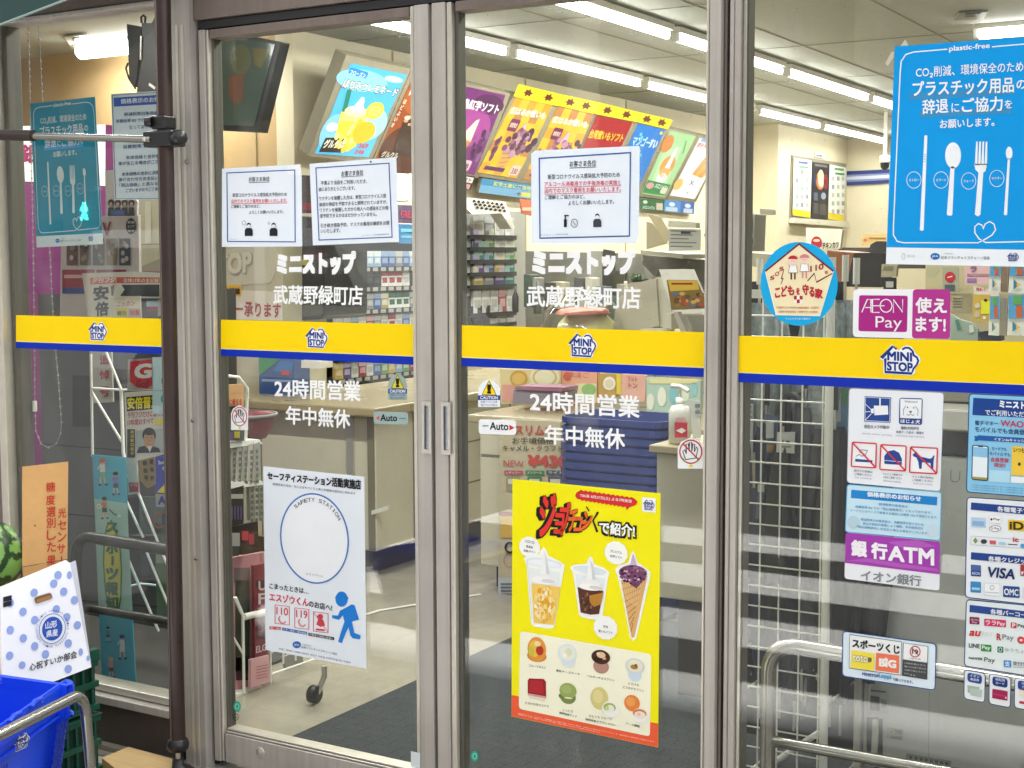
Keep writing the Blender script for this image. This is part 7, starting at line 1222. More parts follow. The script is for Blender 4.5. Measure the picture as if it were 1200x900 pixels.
P = plate('box', 'dark box with a pale window low behind the sloping rack wires', 'box', [(152, 628), (182, 628), (182, 688), (153, 688)], .6, '#2f2f30', .05); P.rect('window', 165, 648, 181, 675, '#4c4f54', 1); P.done()
# sports banner
t_ = thing('banner', 'tall sky blue sports newspaper banner with small ball players, lower left window', 'banner', at(135, 808, PY(.33))); Zg = zz(80, 540, 5.625)
P = Print(t_, PY(.33), Zg, 0, .0008); P.sheet('sheet', [(155, -40), (373, -25), (412, 780), (452, 1530 / 1), (215, 1470), (180, 600)][:0] + [Zg and (157, -42), (380, -22), (392, 480), (448, 1517), (222, 1480), (180, 460)], '#58b4cc', .003)
P.poly('pale_field', [(172, 250), (388, 280), (425, 1050), (200, 1000)], '#a9cfc0', 2)
P.poly('title_oval', [(270 + 14, 385), (310, 440), (345, 560), (356, 720), (350, 900), (338, 985), (300, 1010), (262, 985), (240, 850), (228, 680), (232, 520), (250, 430)], '#2a7a56', 3); P.poly('title_oval', [(280, 400), (303, 450), (335, 565), (346, 720), (340, 900), (328, 975), (300, 998), (270, 975), (250, 850), (238, 680), (242, 525), (258, 440)], '#d2d23c', 4)
for ch, y0, h in (('ス', 468, 60), ('ポ', 610, 82), ('ー', 690, 62), ('ツ', 780, 72), ('報', 880, 82), ('知', 975, 82)):
    if ch == 'ー': P.rect('title', 284, 628, 300, 690, '#1f6a4c', 5)
    else: P.text('title', ch, 252, y0, 325, y0 + 4, h, '#1f6a4c', .05, 5)
def kid(x, y, sh, pants, s=1.0, hair='#2a2422'):
    P.ell('player_picture', x, y, 17 * s, 18 * s, '#e6c4a4', 4); P.ell('player_picture', x - 1, y - 6 * s, 19 * s, 15 * s, hair, 5); P.poly('player_picture', [(x - 14 * s, y + 16 * s), (x + 16 * s, y + 16 * s), (x + 18 * s, y + 66 * s), (x - 16 * s, y + 66 * s)], sh, 4); P.poly('player_picture', [(x - 16 * s, y + 66 * s), (x + 18 * s, y + 66 * s), (x + 20 * s, y + 98 * s), (x - 18 * s, y + 98 * s)], pants, 4)
    P.line('player_picture', [(x - 10 * s, y + 98 * s), (x - 14 * s, y + 140 * s)], 9 * s, '#e6c4a4', 4); P.line('player_picture', [(x + 10 * s, y + 98 * s), (x + 20 * s, y + 138 * s)], 9 * s, '#e6c4a4', 4); P.ell('player_picture', x - 16 * s, y + 146 * s, 10 * s, 7 * s, '#25405c', 5); P.ell('player_picture', x + 24 * s, y + 144 * s, 10 * s, 7 * s, '#25405c', 5); P.line('player_picture', [(x - 14 * s, y + 22 * s), (x - 30 * s, y + 50 * s)], 8 * s, sh, 4)
kid(225, 5, '#e8e6de', '#7ab894', 1.05, '#c46a54'); kid(312, 90, '#8a84b8', '#3f5a84', .9); kid(238, 255, '#c98a5c', '#1f3a3c', .85); P.ell('player_picture', 202, 300, 15, 16, '#f0efe8', 6); P.ell('player_picture', 202, 300, 5, 5, '#23282a', 7)
P.line('player_picture', [(270, 320), (300, 350), (330, 362)], 8, '#2a5a64', 4); P.ell('player_picture', 335, 362, 14, 8, '#e6efe8', 5)
kid(262, 1105, '#3f9ac4', '#2a5a8c', .6); kid(355, 1165, '#dfe8ea', '#dfe8ea', .95, '#2a4fa0'); kid(282, 1310, '#d9a4ac', '#6a6a5c', .8, '#d4bc9c'); P.done()
# ball chain of the blind
t_ = thing('blind_chain', 'white beaded blind chain hanging in a long loop inside the left window', 'blind chain', at(55, 525, PY(.06)))
b = MB(); pts = [(33, 30), (36, 150), (39, 300), (40.5, 420), (40.8, 470), (42, 505), (48, 520), (57, 525), (66, 520), (71, 508), (72, 495), (68, 440), (64, 400), (60, 330), (52, 160), (45, 28)]
W3 = [at(x, y, PY(.06)) for x, y in pts]; b.tube(W3, .0012, m_grey, 6)
for i in range(len(W3) - 1):
    L_ = (W3[i + 1] - W3[i]).length; n = max(1, int(L_ / .022))
    for k in range(n): c = W3[i].lerp(W3[i + 1], k / n); b.lathe(c, [(0, -.004), (.0032, -.002), (.0032, .002), (0, .004)], m_grey, 6)
b.build('chain', t_); MB().tube([at(40.7, 470, PY(.058)), at(40.9, 482, PY(.058))], .007, m_white, 8).build('joint', t_)
# handrails behind both windows
m_rail_d = mat('rail_shaded_steel', '#3c3b37', .35, .6, .08, 20)  # steel darkened in its colour for the unlit left rail
def rail(lab, top, low, m, y=.16):
    th = thing('handrail', lab, 'handrail', at(*top[0], PY(y))); r_ = .019
    MB().tube(rounded([at(px, py, PY(y)) for px, py in top], .08, 8), r_, m, 16).build('top_rail', th); MB().tube([at(px, py, PY(y)) for px, py in low], .014, m, 14).build('lower_rail', th); return th
rail('shade-darkened steel handrail with a bent corner crossing the lower left window', [(90, 830), (88.5, 627), (215, 647)], [(93, 711), (215, 731)], m_rail_d)
rail('bright steel handrail with a bent corner crossing the lower right window', [(898, 1010), (901, 752), (1260, 812)], [(903, 868), (1240, 928)], m_chrome, .2)

# ------------------------------------------------------------------ behind the right window
Zh = zz(840, 440, 3.3333); Zi = zz(860, 700, 4.5); GY = .52
t_ = thing('umbrella_rack', 'white wire grid rack with square frame post holding dark umbrellas, right window', 'rack', (-1.3, GY, 0))
px_at = lambda px: at(px, 650, PY(GY)).x
xs = [px_at(870), px_at(890.5), px_at(913), px_at(937.5), px_at(961.5)]
zt = at(900, 345, PY(GY)).z; zb = .02
b = MB()
for x in xs: b.tube([(x, GY, zb), (x, GY, zt)], .0026, m_wire, 6)
z = zt; st = abs(at(900, 490, PY(GY)).z - at(900, 514.5, PY(GY)).z)
while z > zb: b.tube([(xs[0] - .02, GY - .003, z), (xs[-1] + .005, GY - .003, z)], .0024, m_wire, 6); z -= st
b.build('grid', t_)
xp = px_at(968.5); MB().tube(rounded([(xp, GY, 0), (xp, GY, zt + .07), (xp - .06, GY, zt + .1)], .06), .0115, m_wire, 12).build('frame_post', t_)
b = MB(); b.box((xs[0] - .03, GY - .006, zt - .01), (xs[2], GY + .004, zt + .012), m_white); b.build('top_rail', t_)
b = MB(); x2, y2 = xp + .02, GY + .34
for z in (.06, .30, .42, .60):
    b.tube([(xs[0], GY + .3, z), (xp, GY + .3, z)], .003, m_wire, 6); b.tube([(xp, GY + .01, z), (xp + .004, y2, z + .0)], .003, m_wire, 6); b.tube([(xs[0], GY + .01, z), (xs[0], GY + .3, z)], .003, m_wire, 6)
b.tube([(xs[0], GY, .04), (xs[0] + .12, GY + .3, .12)], .009, m_wire, 8)
b.build('inner_rails', t_); MB().tube([(xp, y2, 0), (xp, y2, zt)], .008, m_wire, 10).build('rear_post', t_)
def umbrella(x, y, zt_, ln, m, lab, hook, grp):
    th = thing('umbrella', lab, 'umbrella', (x, y, zt_ - ln - .1), grp); b = MB(); r2 = random.Random(int(x * 999) + int(y * 777)); n = 18; rs = []; k = 12; vs = []; fs = []
    for j in range(k):
        t = j / (k - 1); rr_ = (.014 + .042 * math.sin(math.pi * min(1, t * .95 + .05)) ** .8 * (1 - .35 * t)) 
        for i in range(n): a = 2 * math.pi * i / n; q = rr_ * (1 + .28 * math.sin(a * 5 + 2.2 * t) + r2.uniform(-.05, .05)); vs.append((x + q * math.cos(a), y + q * math.sin(a), zt_ - ln * t))
    for j in range(k - 1):
        for i in range(n): fs.append((j * n + i, j * n + (i + 1) % n, (j + 1) * n + (i + 1) % n, (j + 1) * n + i))
    b.add(vs, fs, m, True); b.build('canopy', th); MB().tube([(x, y, zt_ - ln - .09), (x, y, zt_ + .06)], .004, m_steel, 8).build('shaft', th)
    hk = [(x, y, zt_ + .05), (x, y, zt_ + .11)] + [(x + .022 - .022 * math.cos(R_(a)), y, zt_ + .11 + .024 * math.sin(R_(a))) for a in range(20, 200, 25)] if hook else [(x, y, zt_ + .05), (x, y, zt_ + .12)]
    MB().tube(hk, .009, m_black if m is not MATS.get('clear_film') else m_white, 10).build('handle', th)
m_um = mat('umbrella_black', '#161618', .45, 0, .15, 30, .2); m_umg = mat('umbrella_charcoal', '#2c2e33', .5, 0, .2, 30, .3); m_umn = mat('umbrella_navy', '#1d2748', .5, 0, .15, 30, .2)
m_clear = mat('clear_film', '#8f9899', .25, 0, .35, 40, .4)
i = 0
for (x, y, m, c) in ((-1.415, .58, m_umg, 'charcoal'), (-1.36, .60, m_umn, 'navy'), (-1.30, .57, m_um, 'black'), (-1.25, .60, m_umg, 'charcoal'), (-1.19, .58, m_um, 'black'), (-1.40, .68, m_um, 'black'), (-1.33, .70, m_um, 'black'), (-1.27, .69, m_umg, 'charcoal'), (-1.21, .70, m_um, 'black'), (-1.45, .75, m_um, 'black'), (-1.38, .78, m_umg, 'charcoal'), (-1.16, .66, m_umg, 'charcoal'), (-1.30, .79, m_um, 'black'), (-1.22, .80, m_umg, 'charcoal'), (-1.10, .72, m_um, 'black'), (-1.43, .63, m_um, 'black'), (-1.34, .65, m_umg, 'charcoal'), (-1.28, .63, m_um, 'black'), (-1.22, .64, m_umg, 'charcoal'), (-1.16, .57, m_um, 'black')):
    umbrella(x, y, 1.08 - .05 * (i % 3), .66 + .05 * (i % 2), m, c + ' folded umbrella standing inside the white grid rack', i % 3 != 1, c + ' umbrellas in the grid rack'); i += 1
for k, (px, py, y) in enumerate(((890, 345, .62), (905, 350, .66), (872, 345, .6), (975, 345, .62), (990, 342, .66), (1003, 345, .7), (955, 350, .68))):
    p_ = at(px, py + 10, PY(y)); umbrella(p_.x, p_.y, p_.z, .5, m_clear, 'clear plastic umbrella in the grid rack behind the round blue sticker' if px < 950 else 'clear plastic umbrella in the grid rack left of the purple pay sticker', False, 'clear umbrellas behind the round sticker' if px < 950 else 'clear umbrellas beside the pay sticker')
def hang(lab, q, y, c, name='tag', deco=()):
    P = plate(name, lab, 'tag', q, y, c, .004, Zh)
    for (x0, y0, x1, y1, cc) in deco: P.rect('print', x0, y0, x1, y1, cc, 1)
    P.done()
hang('white price tag hanging behind the grid among dark umbrellas', [(236, 222), (305, 220), (302, 305), (232, 300)], .545, '#c4c6c4', 'price_tag', ((248, 255, 262, 262, '#3f4244'), (270, 255, 284, 262, '#3f4244'), (245, 275, 290, 282, '#8a8c8c')))
hang('navy and white packed sleeve with a large 7 behind the left of the grid', [(190, 150), (240, 165), (232, 330), (160, 460), (150, 560), (182, 560), (196, 440)], .555, '#4c5a7c', 'packed_sleeve', ((192, 175, 222, 245, '#b9bcc0'), (196, 270, 222, 300, '#9a7a3a'), (160, 425, 185, 455, '#c0c4c8')))
hang('white barcode card at the left of the grid', [(103, 108), (142, 112), (140, 330), (105, 330)], .55, '#a9adac', 'card', ((106, 120, 138, 124, '#6c7070'), (106, 140, 138, 144, '#6c7070'), (106, 160, 138, 164, '#6c7070')))
hang('red and cream umbrella sleeve at the left of the grid', [(105, 420), (142, 400), (136, 650), (108, 645)], .56, '#8a3a34', 'packed_sleeve', ((128, 300, 150, 440, '#b4a890'),))
hang('blue and white packet strip beside the frame post', [(462, 60), (510, 50), (506, 400), (460, 395)], .6, '#5a86a8', 'packet', ((465, 70, 484, 180, '#c9d4d8'), (470, 200, 500, 300, '#2c4f7c'), (490, 55, 508, 110, '#4f9a4c')))
P = plate('shelf_back', 'dark grey shelf back behind the umbrella rack', 'shelf', [(862, 330), (985, 330), (1012, 560), (1012, 1000), (866, 1000)], 1.0, '#1d1e1e', .03); P.done()
# copier / payment machine
t_ = thing('copier', 'pale grey copier with a black band and silver top, low behind the right window', 'copier', (-.7, .9, 0)); CY = .78
cx0 = at(1013, 700, PY(CY)).x; cx1 = cx0 + 1.0; zc = at(1060, 532, PY(CY)).z
m_cop = mat('copier_grey', '#d6d7d2', .4, 0, .05, 3); MB().box((cx0, CY, .06), (cx1, CY + .6, zc), m_cop).build('body', t_, .012); MB().box((cx0 + .03, CY + .03, 0), (cx1, CY + .57, .06), m_dark).build('foot', t_)
b = MB(); b.box((cx0 - .022, CY - .01, .05), (cx0 - .002, CY + .1, zc + .0), m_white); b.build('corner_trim', t_, .004)
zk = at(1110, 505, PY(CY)).z; MB().box((cx0 + .02, CY + .01, zc + .003), (cx1, CY + .55, zk), m_black).build('band', t_, .004); zs = at(1110, 478, PY(CY)).z; MB().box((cx0 + .02, CY - .03, zk + .003), (cx1, CY + .55, zs), m_steel).build('tray', t_, .006); MB().box((cx0 + .06, CY + .12, zs + .003), (cx1, CY + .55, zs + .14), m_putty).build('lid', t_, .01)
Zj = zz(840, 660, 3.3333); P = Print(t_, PY(CY - .0005), Zj, 0, .001); m_sock = ink('#2a2b2a')
P.sheet('socket_panel', P.rr([(584, 478), (672, 496), (672, 592), (586, 572)], 8), '#c9cac4', .004, 2); P.rect('socket_panel', 592, 515, 636, 572, '#4c4d4c', 4, .15); P.rect('socket_panel', 640, 530, 662, 560, '#a0a19c', 4, .15); P.rect('cable_slot', 585, 600, 648, 755, '#3c3d3b', 2, .12); P.rect('socket_panel', 596, 492, 660, 500, '#7c7d78', 4, .12)
P.poly('warning_label', [(664, 640), (728, 650), (727, 692), (664, 682)], '#b9baac', 2); P.poly('warning_label', [(672, 662), (682, 648), (692, 664)], '#c4a42a', 3); P.text('warning_label', '警告', 694, 666, 722, 670, 16, '#3c3d3c', .02, 3); P.rect('warning_label', 680, 672, 722, 684, '#8a8b84', 3, .12)
P.poly('label_strip', [(740, 742), (916, 772), (914, 800), (738, 778)], '#a0a19c', 2)
for k in range(8): P.rect('label_strip', 752 + 20 * k, 752 + 3.4 * k, 764 + 20 * k, 764 + 3.4 * k, '#6c6d68', 3, .15)
P.line('panel_gap', [(575, 330), (568, 470)], 3, '#8f908a', 1); P.line('panel_gap', [(830, 500), (826, 800)], 2, '#a8a9a2', 1); P.line('handle_mark', [(Zj and 912, 145 - 0), (912, 175), (922, 185), (940, 185), (950, 175), (950, 150)][:0] or [(915, -364), (913, -330), (922, -318), (940, -318), (948, -330), (950, -360)], 3, '#8f908a', 2); P.done()
b = MB(); b.tube([at(*Zj(618, 610), PY(CY - .006)), at(*Zj(620, 660), PY(CY - .02)), at(*Zj(614, 750), PY(CY - .006))], .009, m_white, 10); b.build('cable', t_)
# back of the shop seen through the right window
BX = PX(-5.40)
t_ = thing('wall_poster', 'triple wall poster board with a dark middle panel at the back of the shop', 'poster board', at(960, 255, BX)); Zk = zz(900, 160, 6.427)
def bq(pts, fn=Zk): return [at(*fn(x, y), BX) for x, y in pts]
MB().prism(bq([(185, 140), (590, 205), (575, 655), (170, 625)]), (-.03, 0, 0), m_mfr).build('frame', t_); MB().prism([v + Vector((.05, 0, 0)) for v in bq([(170, 612), (575, 640), (575, 685), (165, 650)])], (-.06, 0, 0), m_putty2).build('ledge', t_)
P = Print(t_, BX, Zk, 2, .003)
for k, (q, c, yl) in enumerate((([(195, 160), (330, 182), (318, 612), (185, 592)], '#e0e0d8', 1), ([(336, 190), (462, 208), (445, 638), (326, 618)], '#26242a', 0), ([(466, 210), (588, 235), (572, 640), (452, 620)], '#d9dad2', 1))):
    P.poly('poster_sheet', q, c, 1)
    x0, y0, x1, y3 = q[0][0], q[0][1], q[1][0], q[3][1]
    if yl:
        P.poly('poster_sheet', [(q[3][0], q[3][1] - 48), (q[2][0], q[2][1] - 48), q[2], q[3]], '#dcc42a', 2)
        for i in range(3):
            for j in range(5): P.rect('poster_print', x0 + 14 + i * 38, y0 + 90 + j * 62, x0 + 34 + i * 38, y0 + 122 + j * 62, ('#a9aaa4', '#8a8f94', '#b4b0a4', '#9ab0a0')[(i + j) % 4], 2, .1)
        P.rect('poster_print', x0 + 35, y0 + 25, x0 + 105, y0 + 42, '#4a5a9c' if k == 0 else '#5a8a5c', 2, .1); P.rect('poster_print', x0 + 40, y0 + 60, x0 + 110, y0 + 76, '#6aa06c' if k == 0 else '#4a7a4c', 2, .1)
    else:
        P.ell('poster_print', 395, 330, 34, 70, '#c4783c', 2); P.ell('poster_print', 398, 310, 22, 60, '#e8c49a', 3); P.ell('poster_print', 400, 350, 18, 30, '#f0dcb8', 4); P.ell('poster_print', 435, 340, 18, 60, '#7a2430', 2); P.ell('poster_print', 358, 330, 16, 50, '#2a3054', 2); P.rect('poster_print', 345, 420, 375, 480, '#4c5a70', 2, .1); P.ell('poster_print', 418, 448, 18, 26, '#8a98b0', 2); P.rect('poster_print', 345, 500, 380, 580, '#4c4a4c', 2, .1); P.rect('poster_print', 390, 508, 440, 590, '#4c4a4c', 2, .1); P.rect('poster_print', 355, 205, 445, 222, '#6a6468', 2, .14)
P.done()
P = box_print('sign', 'tiny white plate with grey lettering above the triple wall poster', 'sign', qz(Zk, [(357, 120), (435, 128), (430, 168), (355, 155)]), BX, .02, m_white); P.fn = Zk; P.rect('lettering', 365, 135, 410, 150, '#7c84a0', 1, .1); P.done()
BK_ = PY(13.98); t_ = thing('wall_stripe', 'navy striped band with a pale middle along the back wall', 'wall stripe', at(1010, 215, BK_)); P = Print(t_, BK_, Zk, 0, .004); P.sheet('band', [(585, 262), (1100, 236), (1100, 340), (585, 370)], '#2c3a78', .01); P.poly('band', [(586, 290), (1100, 266), (1100, 316), (586, 344)], '#7c86b0', 2); P.poly('band', [(586, 304), (1100, 280), (1100, 302), (586, 328)], '#c2c6d8', 3); P.done()
t_ = thing('security_camera', 'white dome security camera on a ceiling rod at the back of the shop', 'camera', at(1037, 195, PY(12))); c = at(1037, 190, PY(11)); u = (at(1043, 190, PY(11)) - c).length
b = MB(); b.tube([c + Vector((0, 0, u * 1.2)), Vector((c.x, c.y, 2.9))], u * .35, m_white); b.build('rod', t_); MB().lathe(c, [(0, u * 1.5), (u, u * 1.2), (u * 1.05, -.1 * u), (0, -.1 * u)], m_white, 18).build('housing', t_); MB().lathe(c, [(u * .9, -.1 * u), (u * .8, -u), (u * .4, -u * 1.5), (0, -u * 1.6)], mat('camera_dome', (.01, .01, .012), .1), 18).build('dome', t_)
Zm = zz(860, 240, 5.625)
def bg_item(name, lab, cat, q, y, c, dep=.3, deco=(), bev=.006):
    m = c if not isinstance(c, str) else mat('bg_' + c.strip('#'), c, .5, 0, .12, 6)
    th = thing(name, lab, cat, at(*Zm(*q[-1]), PY(y))); MB().prism([at(*Zm(x, y_), PY(y)) for x, y_ in q], (0, dep, 0), m).build('body', th, bev); P = Print(th, PY(y), Zm, 2, .002)
    for (kd, *a) in deco: getattr(P, kd)(*a)
    P.done()
bg_item('sign', 'small red character-free snack sign with black brush lettering by the back wall', 'sign', [(475, 150), (715, 160), (700, 290), (475, 270)], 8.0, '#cfcabb', .05, (('ell', 'print', 545, 250, 36, 42, '#a02a34', 1), ('ell', 'print', 545, 235, 22, 10, '#d9b4a4', 2), ('text', 'print', 'チキンカツ', 585, 290, 690, 282, 40, '#1e1c1c', .03, 2)))
bg_item('carton', 'brown orange carton stack behind the round blue sticker', 'carton', [(615, 300), (780, 315), (745, 540), (610, 540)], 5.5, '#8a5a3c', .4)
bg_item('register_screen', 'black till screen standing behind the purple pay sticker', 'till screen', [(790, 320), (980, 312), (975, 545), (740, 540), (770, 400)], 5.0, '#121214', .2)
bg_item('partition', 'dark brown low partition at the back of the shop', 'partition', [(690, 282), (1250, 282), (1250, 420), (690, 420)], 9.0, '#3c2e24', .1)
bg_item('sign', 'cream notice plate on the back wall above the brown partition', 'sign', [(840, 198), (1010, 190), (1010, 262), (842, 268)], 8.9, '#c4a468', .02, (('rect', 'print', 890, 215, 1000, 226, '#8a6a3c', 1), ('ell', 'print', 865, 232, 12, 10, '#b0643c', 1)))
bg_item('ribbon_bin', 'black round topped bin with clear film at the back, left of the blue poster', 'bin', [(890, 300), (900, 262), (940, 240), (985, 240), (1000, 262), (1000, 320), (900, 320)], 6.5, '#161618', .3)
bg_item('packet', 'pale packet hanging under the blue poster, left one', 'packet', [(975, 390), (1075, 395), (1070, 475), (970, 478)], 3.2, '#b4ab8c', .03, (('rect', 'print', 985, 405, 1050, 430, '#8a8466', 1),))
bg_item('packet', 'black packet with a white label under the blue poster', 'packet', [(985, 480), (1060, 480), (1060, 560), (985, 560)], 3.1, '#1c1a1a', .03, (('rect', 'print', 1002, 505, 1052, 545, '#b9b8b0', 1),))
bg_item('wall_shelf', 'small white wall shelf with bottles beside the right door post', 'shelf', [(70, 30), (170, 20), (172, 60), (75, 65)], 6.0, '#c9c4ac', .3)
bg_item('bottle_rack', 'rack of dark and pale bottles beside the right door post', 'rack', [(72, 62), (140, 62), (130, 305), (74, 305)], 5.8, '#77776e', .2, tuple(('rect', 'bottles', 84 + 22 * (k % 2), 75 + 38 * (k // 2), 102 + 22 * (k % 2), 105 + 38 * (k // 2), ('#26282a', '#b9bdb8', '#4a5c64')[k % 3], 1) for k in range(12)))
bg_item('counter_hood', 'cream counter hood behind the clear umbrellas', 'hood', [(72, 312), (230, 325), (250, 430), (72, 395)], 4.5, '#b4ae94', .4)
Zn = zz(1020, 290, 6.667)
def gift(lab, q, c, name='gift_card', y=1.6, deco=()):
    P = plate(name, lab, 'card', q, y, c, .004, Zn)
    for (kd, *a) in deco: getattr(P, kd)(*a)
    P.done()
P = plate('pinboard', 'cream shop partition covered with leaflets behind the pay sticker', 'board', [(430, 120), (1400, 110), (1400, 740), (430, 740)], 2.3, '#b4aa84', .03, Zn); P.done()
gift('grey leaflet with a red disc right of the pay sticker', [(562, 150), (690, 152), (690, 350), (565, 350)], '#9c9a84', 'leaflet', 2.2, (('ell', 'print', 622, 232, 40, 42, '#b02c38', 1), ('rect', 'print', 580, 290, 660, 340, '#4c5a5c', 1), ('line', 'print', [(600, 235), (640, 225)], 8, '#e0c8c4', 2)))
gift('beige text leaflet under the red disc leaflet', [(635, 375), (722, 378), (720, 492), (635, 490)], '#9a9274', 'leaflet', 2.21, tuple(('rect', 'print', 645, 395 + 22 * k, 712, 402 + 22 * k, '#6a6454', 1) for k in range(4)))
gift('pink leaflet with purple lettering above the gold card', [(730, 150), (960, 145), (955, 290), (735, 290)], '#c9a4a4', 'leaflet', 2.2, (('text', 'print', 'ラ', 780, 190, 830, 190, 40, '#8a5a84', .03, 1), ('rect', 'print', 755, 205, 930, 225, '#a87a84', 1), ('rect', 'print', 755, 240, 830, 275, '#8a6a94', 1)))
gift('white label strip across the pink leaflet foot', [(805, 300), (1000, 345), (1005, 385), (810, 370)], '#cfc0b4', 'label', 2.1, (('text', 'print', '買おう', 825, 335, 900, 340, 22, '#a8323c', .02, 1),))
gift('gold points card with a yellow patch beside the hanging gift cards', [(800, 365), (935, 370), (935, 582), (797, 578)], '#b89a3c', 'gift_card', 2.0, (('rect', 'print', 865, 415, 932, 520, '#d2d02c', 1), ('ell', 'print', 835, 455, 20, 22, '#c4b8a4', 1), ('ell', 'print', 832, 525, 22, 24, '#b8ac94', 1), ('ell', 'print', 900, 412, 14, 12, '#2a2a20', 2), ('rect', 'print', 880, 540, 900, 560, '#e6e2d2', 1)))
gift('grey white cards behind the purple pay sticker, beside its top edge', [(440, 150), (565, 150), (500, 235), (440, 230)], '#a9a584', 'leaflet', 2.22)
for k, (x0, y0, x1, y1, lab) in enumerate(((930, 120, 1020, 350, 'left hanging gift card of the upper pair with a play triangle'), (1085, 110, 1215, 360, 'right hanging gift card of the upper pair with a play triangle'), (930, 380, 1010, 690, 'left hanging gift card of the lower pair with a play triangle'), (1075, 370, 1215, 690, 'right hanging gift card of the lower pair with a play triangle'))):
    w_ = x1 - x0; ym = y0 + (y1 - y0) * (.45 if k < 2 else .58)
    gift(lab, [(x0 + 8, y0), (x1, y0), (x1 - 6, y1), (x0 - 8, y1 - 6)], '#d2d4d0', 'gift_card', 1.25 - .01 * (k % 2), (('poly', 'print', [(x0 + 8, y0), (x1, y0), (x1 - 2, ym), (x0 + 2, ym)], '#4a94c4', 1), ('rect', 'print', x0 + w_ * .45, y0 + (ym - y0) * .45, x0 + w_ * .8, ym - 6, '#b85a34', 2), ('rect', 'print', x0 + w_ * .3, y0 + 6, x0 + w_ * .75, y0 + (ym - y0) * .4, '#5a9a4c', 2), ('poly', 'print', [(x0 + w_ * .25, ym + 22), (x0 + w_ * .62, ym + (y1 - ym) * .5), (x0 + w_ * .25, y1 - 32)], '#2f7c94', 2), ('poly', 'print', [(x0 + w_ * .45, ym + (y1 - ym) * .36), (x0 + w_ * .68, ym + (y1 - ym) * .5), (x0 + w_ * .45, ym + (y1 - ym) * .66)], '#d9a83c', 3)))
    P = plate('gift_card', 'brown edged stack of gift cards beside the %s' % lab.replace(' with a play triangle', ''), 'card', [(x1, y0 + 10), (x1 + 60, y0 + 10), (x1 + 50, y1), (x1 - 4, y1 - 4)], 1.27, '#8f7a64' if k < 2 else '#a9a498', .02, Zn)
    for j in range(5): P.line('edges', [(x1 + 8 + 10 * j, y0 + 12), (x1 + 3 + 10 * j, y1 - 6)], 2, '#6a5a4c', 1)
    P.done()
P = plate('packet', 'clear packets with teal backs just above the stripe, right of the pay sticker', 'packet', [(625, 520), (690, 560), (790, 590), (840, 640), (840, 730), (625, 730)], 1.5, '#8fa090', .02, Zn); P.poly('print', [(660, 570), (690, 560), (710, 640), (680, 640)], '#4f7a70', 1); P.poly('print', [(770, 610), (800, 600), (810, 660), (775, 670)], '#c4c8c0', 1); P.done()
P = plate('box', 'dark navy box above the stripe under the gift cards', 'box', [(840, 660), (1020, 640), (1020, 730), (840, 730)], 1.45, '#23283a', .05, Zn); P.done()

# ================================================================== OUTSIDE, IN FRONT OF THE LEFT WINDOW
# tension pole with clamp and arm
PPL = PY(-.12); m_pole = mat('brown_pole', '#40332f', .32, .4, .06, 12)
t_ = thing('tension_pole', 'dark brown adjustable pole on a black foot in front of the left window', 'pole', at(208, 893, PPL))
pt, pb = at(190.5, -60, PPL), at(208.3, 868, PPL); pxy = ((pt.x + pb.x) / 2, -.12)
rp = (at(216.5, 500, PPL) - at(199.5, 500, PPL)).length / 2 * .80
tp_, bp_ = Vector((at(190.5, 0, PPL).x, -.12, 2.6)), pb
dirp = (at(190.5, 0, PPL) - pb).normalized(); top = pb + dirp * 2.7
b = MB(); b.tube([pb, top], rp, m_pole, 24); b.build('tube', t_)
b = MB(); ug = dirp.orthogonal().normalized()
b.tube([pb + Vector((-.004, -rp * .99, .0)), top + Vector((-.004, -rp * .99, 0))], .0014, m_bronze_d, 6); b.build('groove', t_)
b = MB(); b.lathe(pb + Vector((0, 0, -.028)), [(0, 0), (rp * 1.15, 0), (rp * 1.4, .008), (rp * 1.45, .02), (rp * 1.25, .032), (rp, .036)], m_black, 24); b.build('collar', t_); MB().lathe(pb + Vector((0, 0, -.07)), [(.007, 0), (.007, .05)], m_steel, 14).build('screw_rod', t_)
MB().lathe((pb.x, pb.y, -.008), [(0, 0), (.06, 0), (.058, .012), (.03, .032), (.018, .038), (.016, .055), (0, .055)], m_black, 24).build('foot', t_)
holes = MB()
for k in range(16): holes.lathe(at(184, 12 + 16 * k, Pl((0, -.137, 0), (0, -1, 0))), [(0, .0005), (.0028, .0003), (.003, 0)], m_black, 8, (-.5, -1, 0))
c = at(195, 163, PPL)
b = MB(); b.box((c.x - .06, c.y - .032, c.z - .022), (c.x + .045, c.y + .03, c.z + .022), m_black); b.build('clamp_body', t_, .006)
b = MB(); b.lathe(c + Vector((.045, -.01, 0)), [(0, .03), (.018, .03), (.022, .022), (.022, .004), (.016, 0)], m_black, 14, (1, -.2, 0)); b.build('clamp_knob', t_); b = MB(); b.box((c.x - .028, c.y - .03, c.z + .026), (c.x + .02, c.y + .02, c.z + .062), m_black); b.build('clamp_block', t_, .004)
MB().lathe(c + Vector((-.05, -.034, 0)), [(0, .003), (.006, .002), (.007, 0)], m_steel, 12, (0, -1, 0)).build('clamp_screw', t_)
b = MB(); b.lathe(at(177.5, 143, Pl((0, -.15, 0), (0, -1, 0))), [(0, .02), (.012, .018), (.014, 0)], m_black, 14, (-1, -.6, 0)); b.build('clamp_lever', t_)
t_ = thing('crossbar', 'silver bar with a brown sleeve running left from the pole clamp', 'bar', at(100, 161, PY(-.14))); b = MB(); b.tube([at(38, 159.5, PY(-.145)), at(178, 163.5, PY(-.145))], .0105, m_chrome, 16); b.build('bar', t_); MB().tube([at(-60, 156, PY(-.145)), at(39.5, 159, PY(-.145))], .0165, m_pole, 18).build('sleeve', t_)
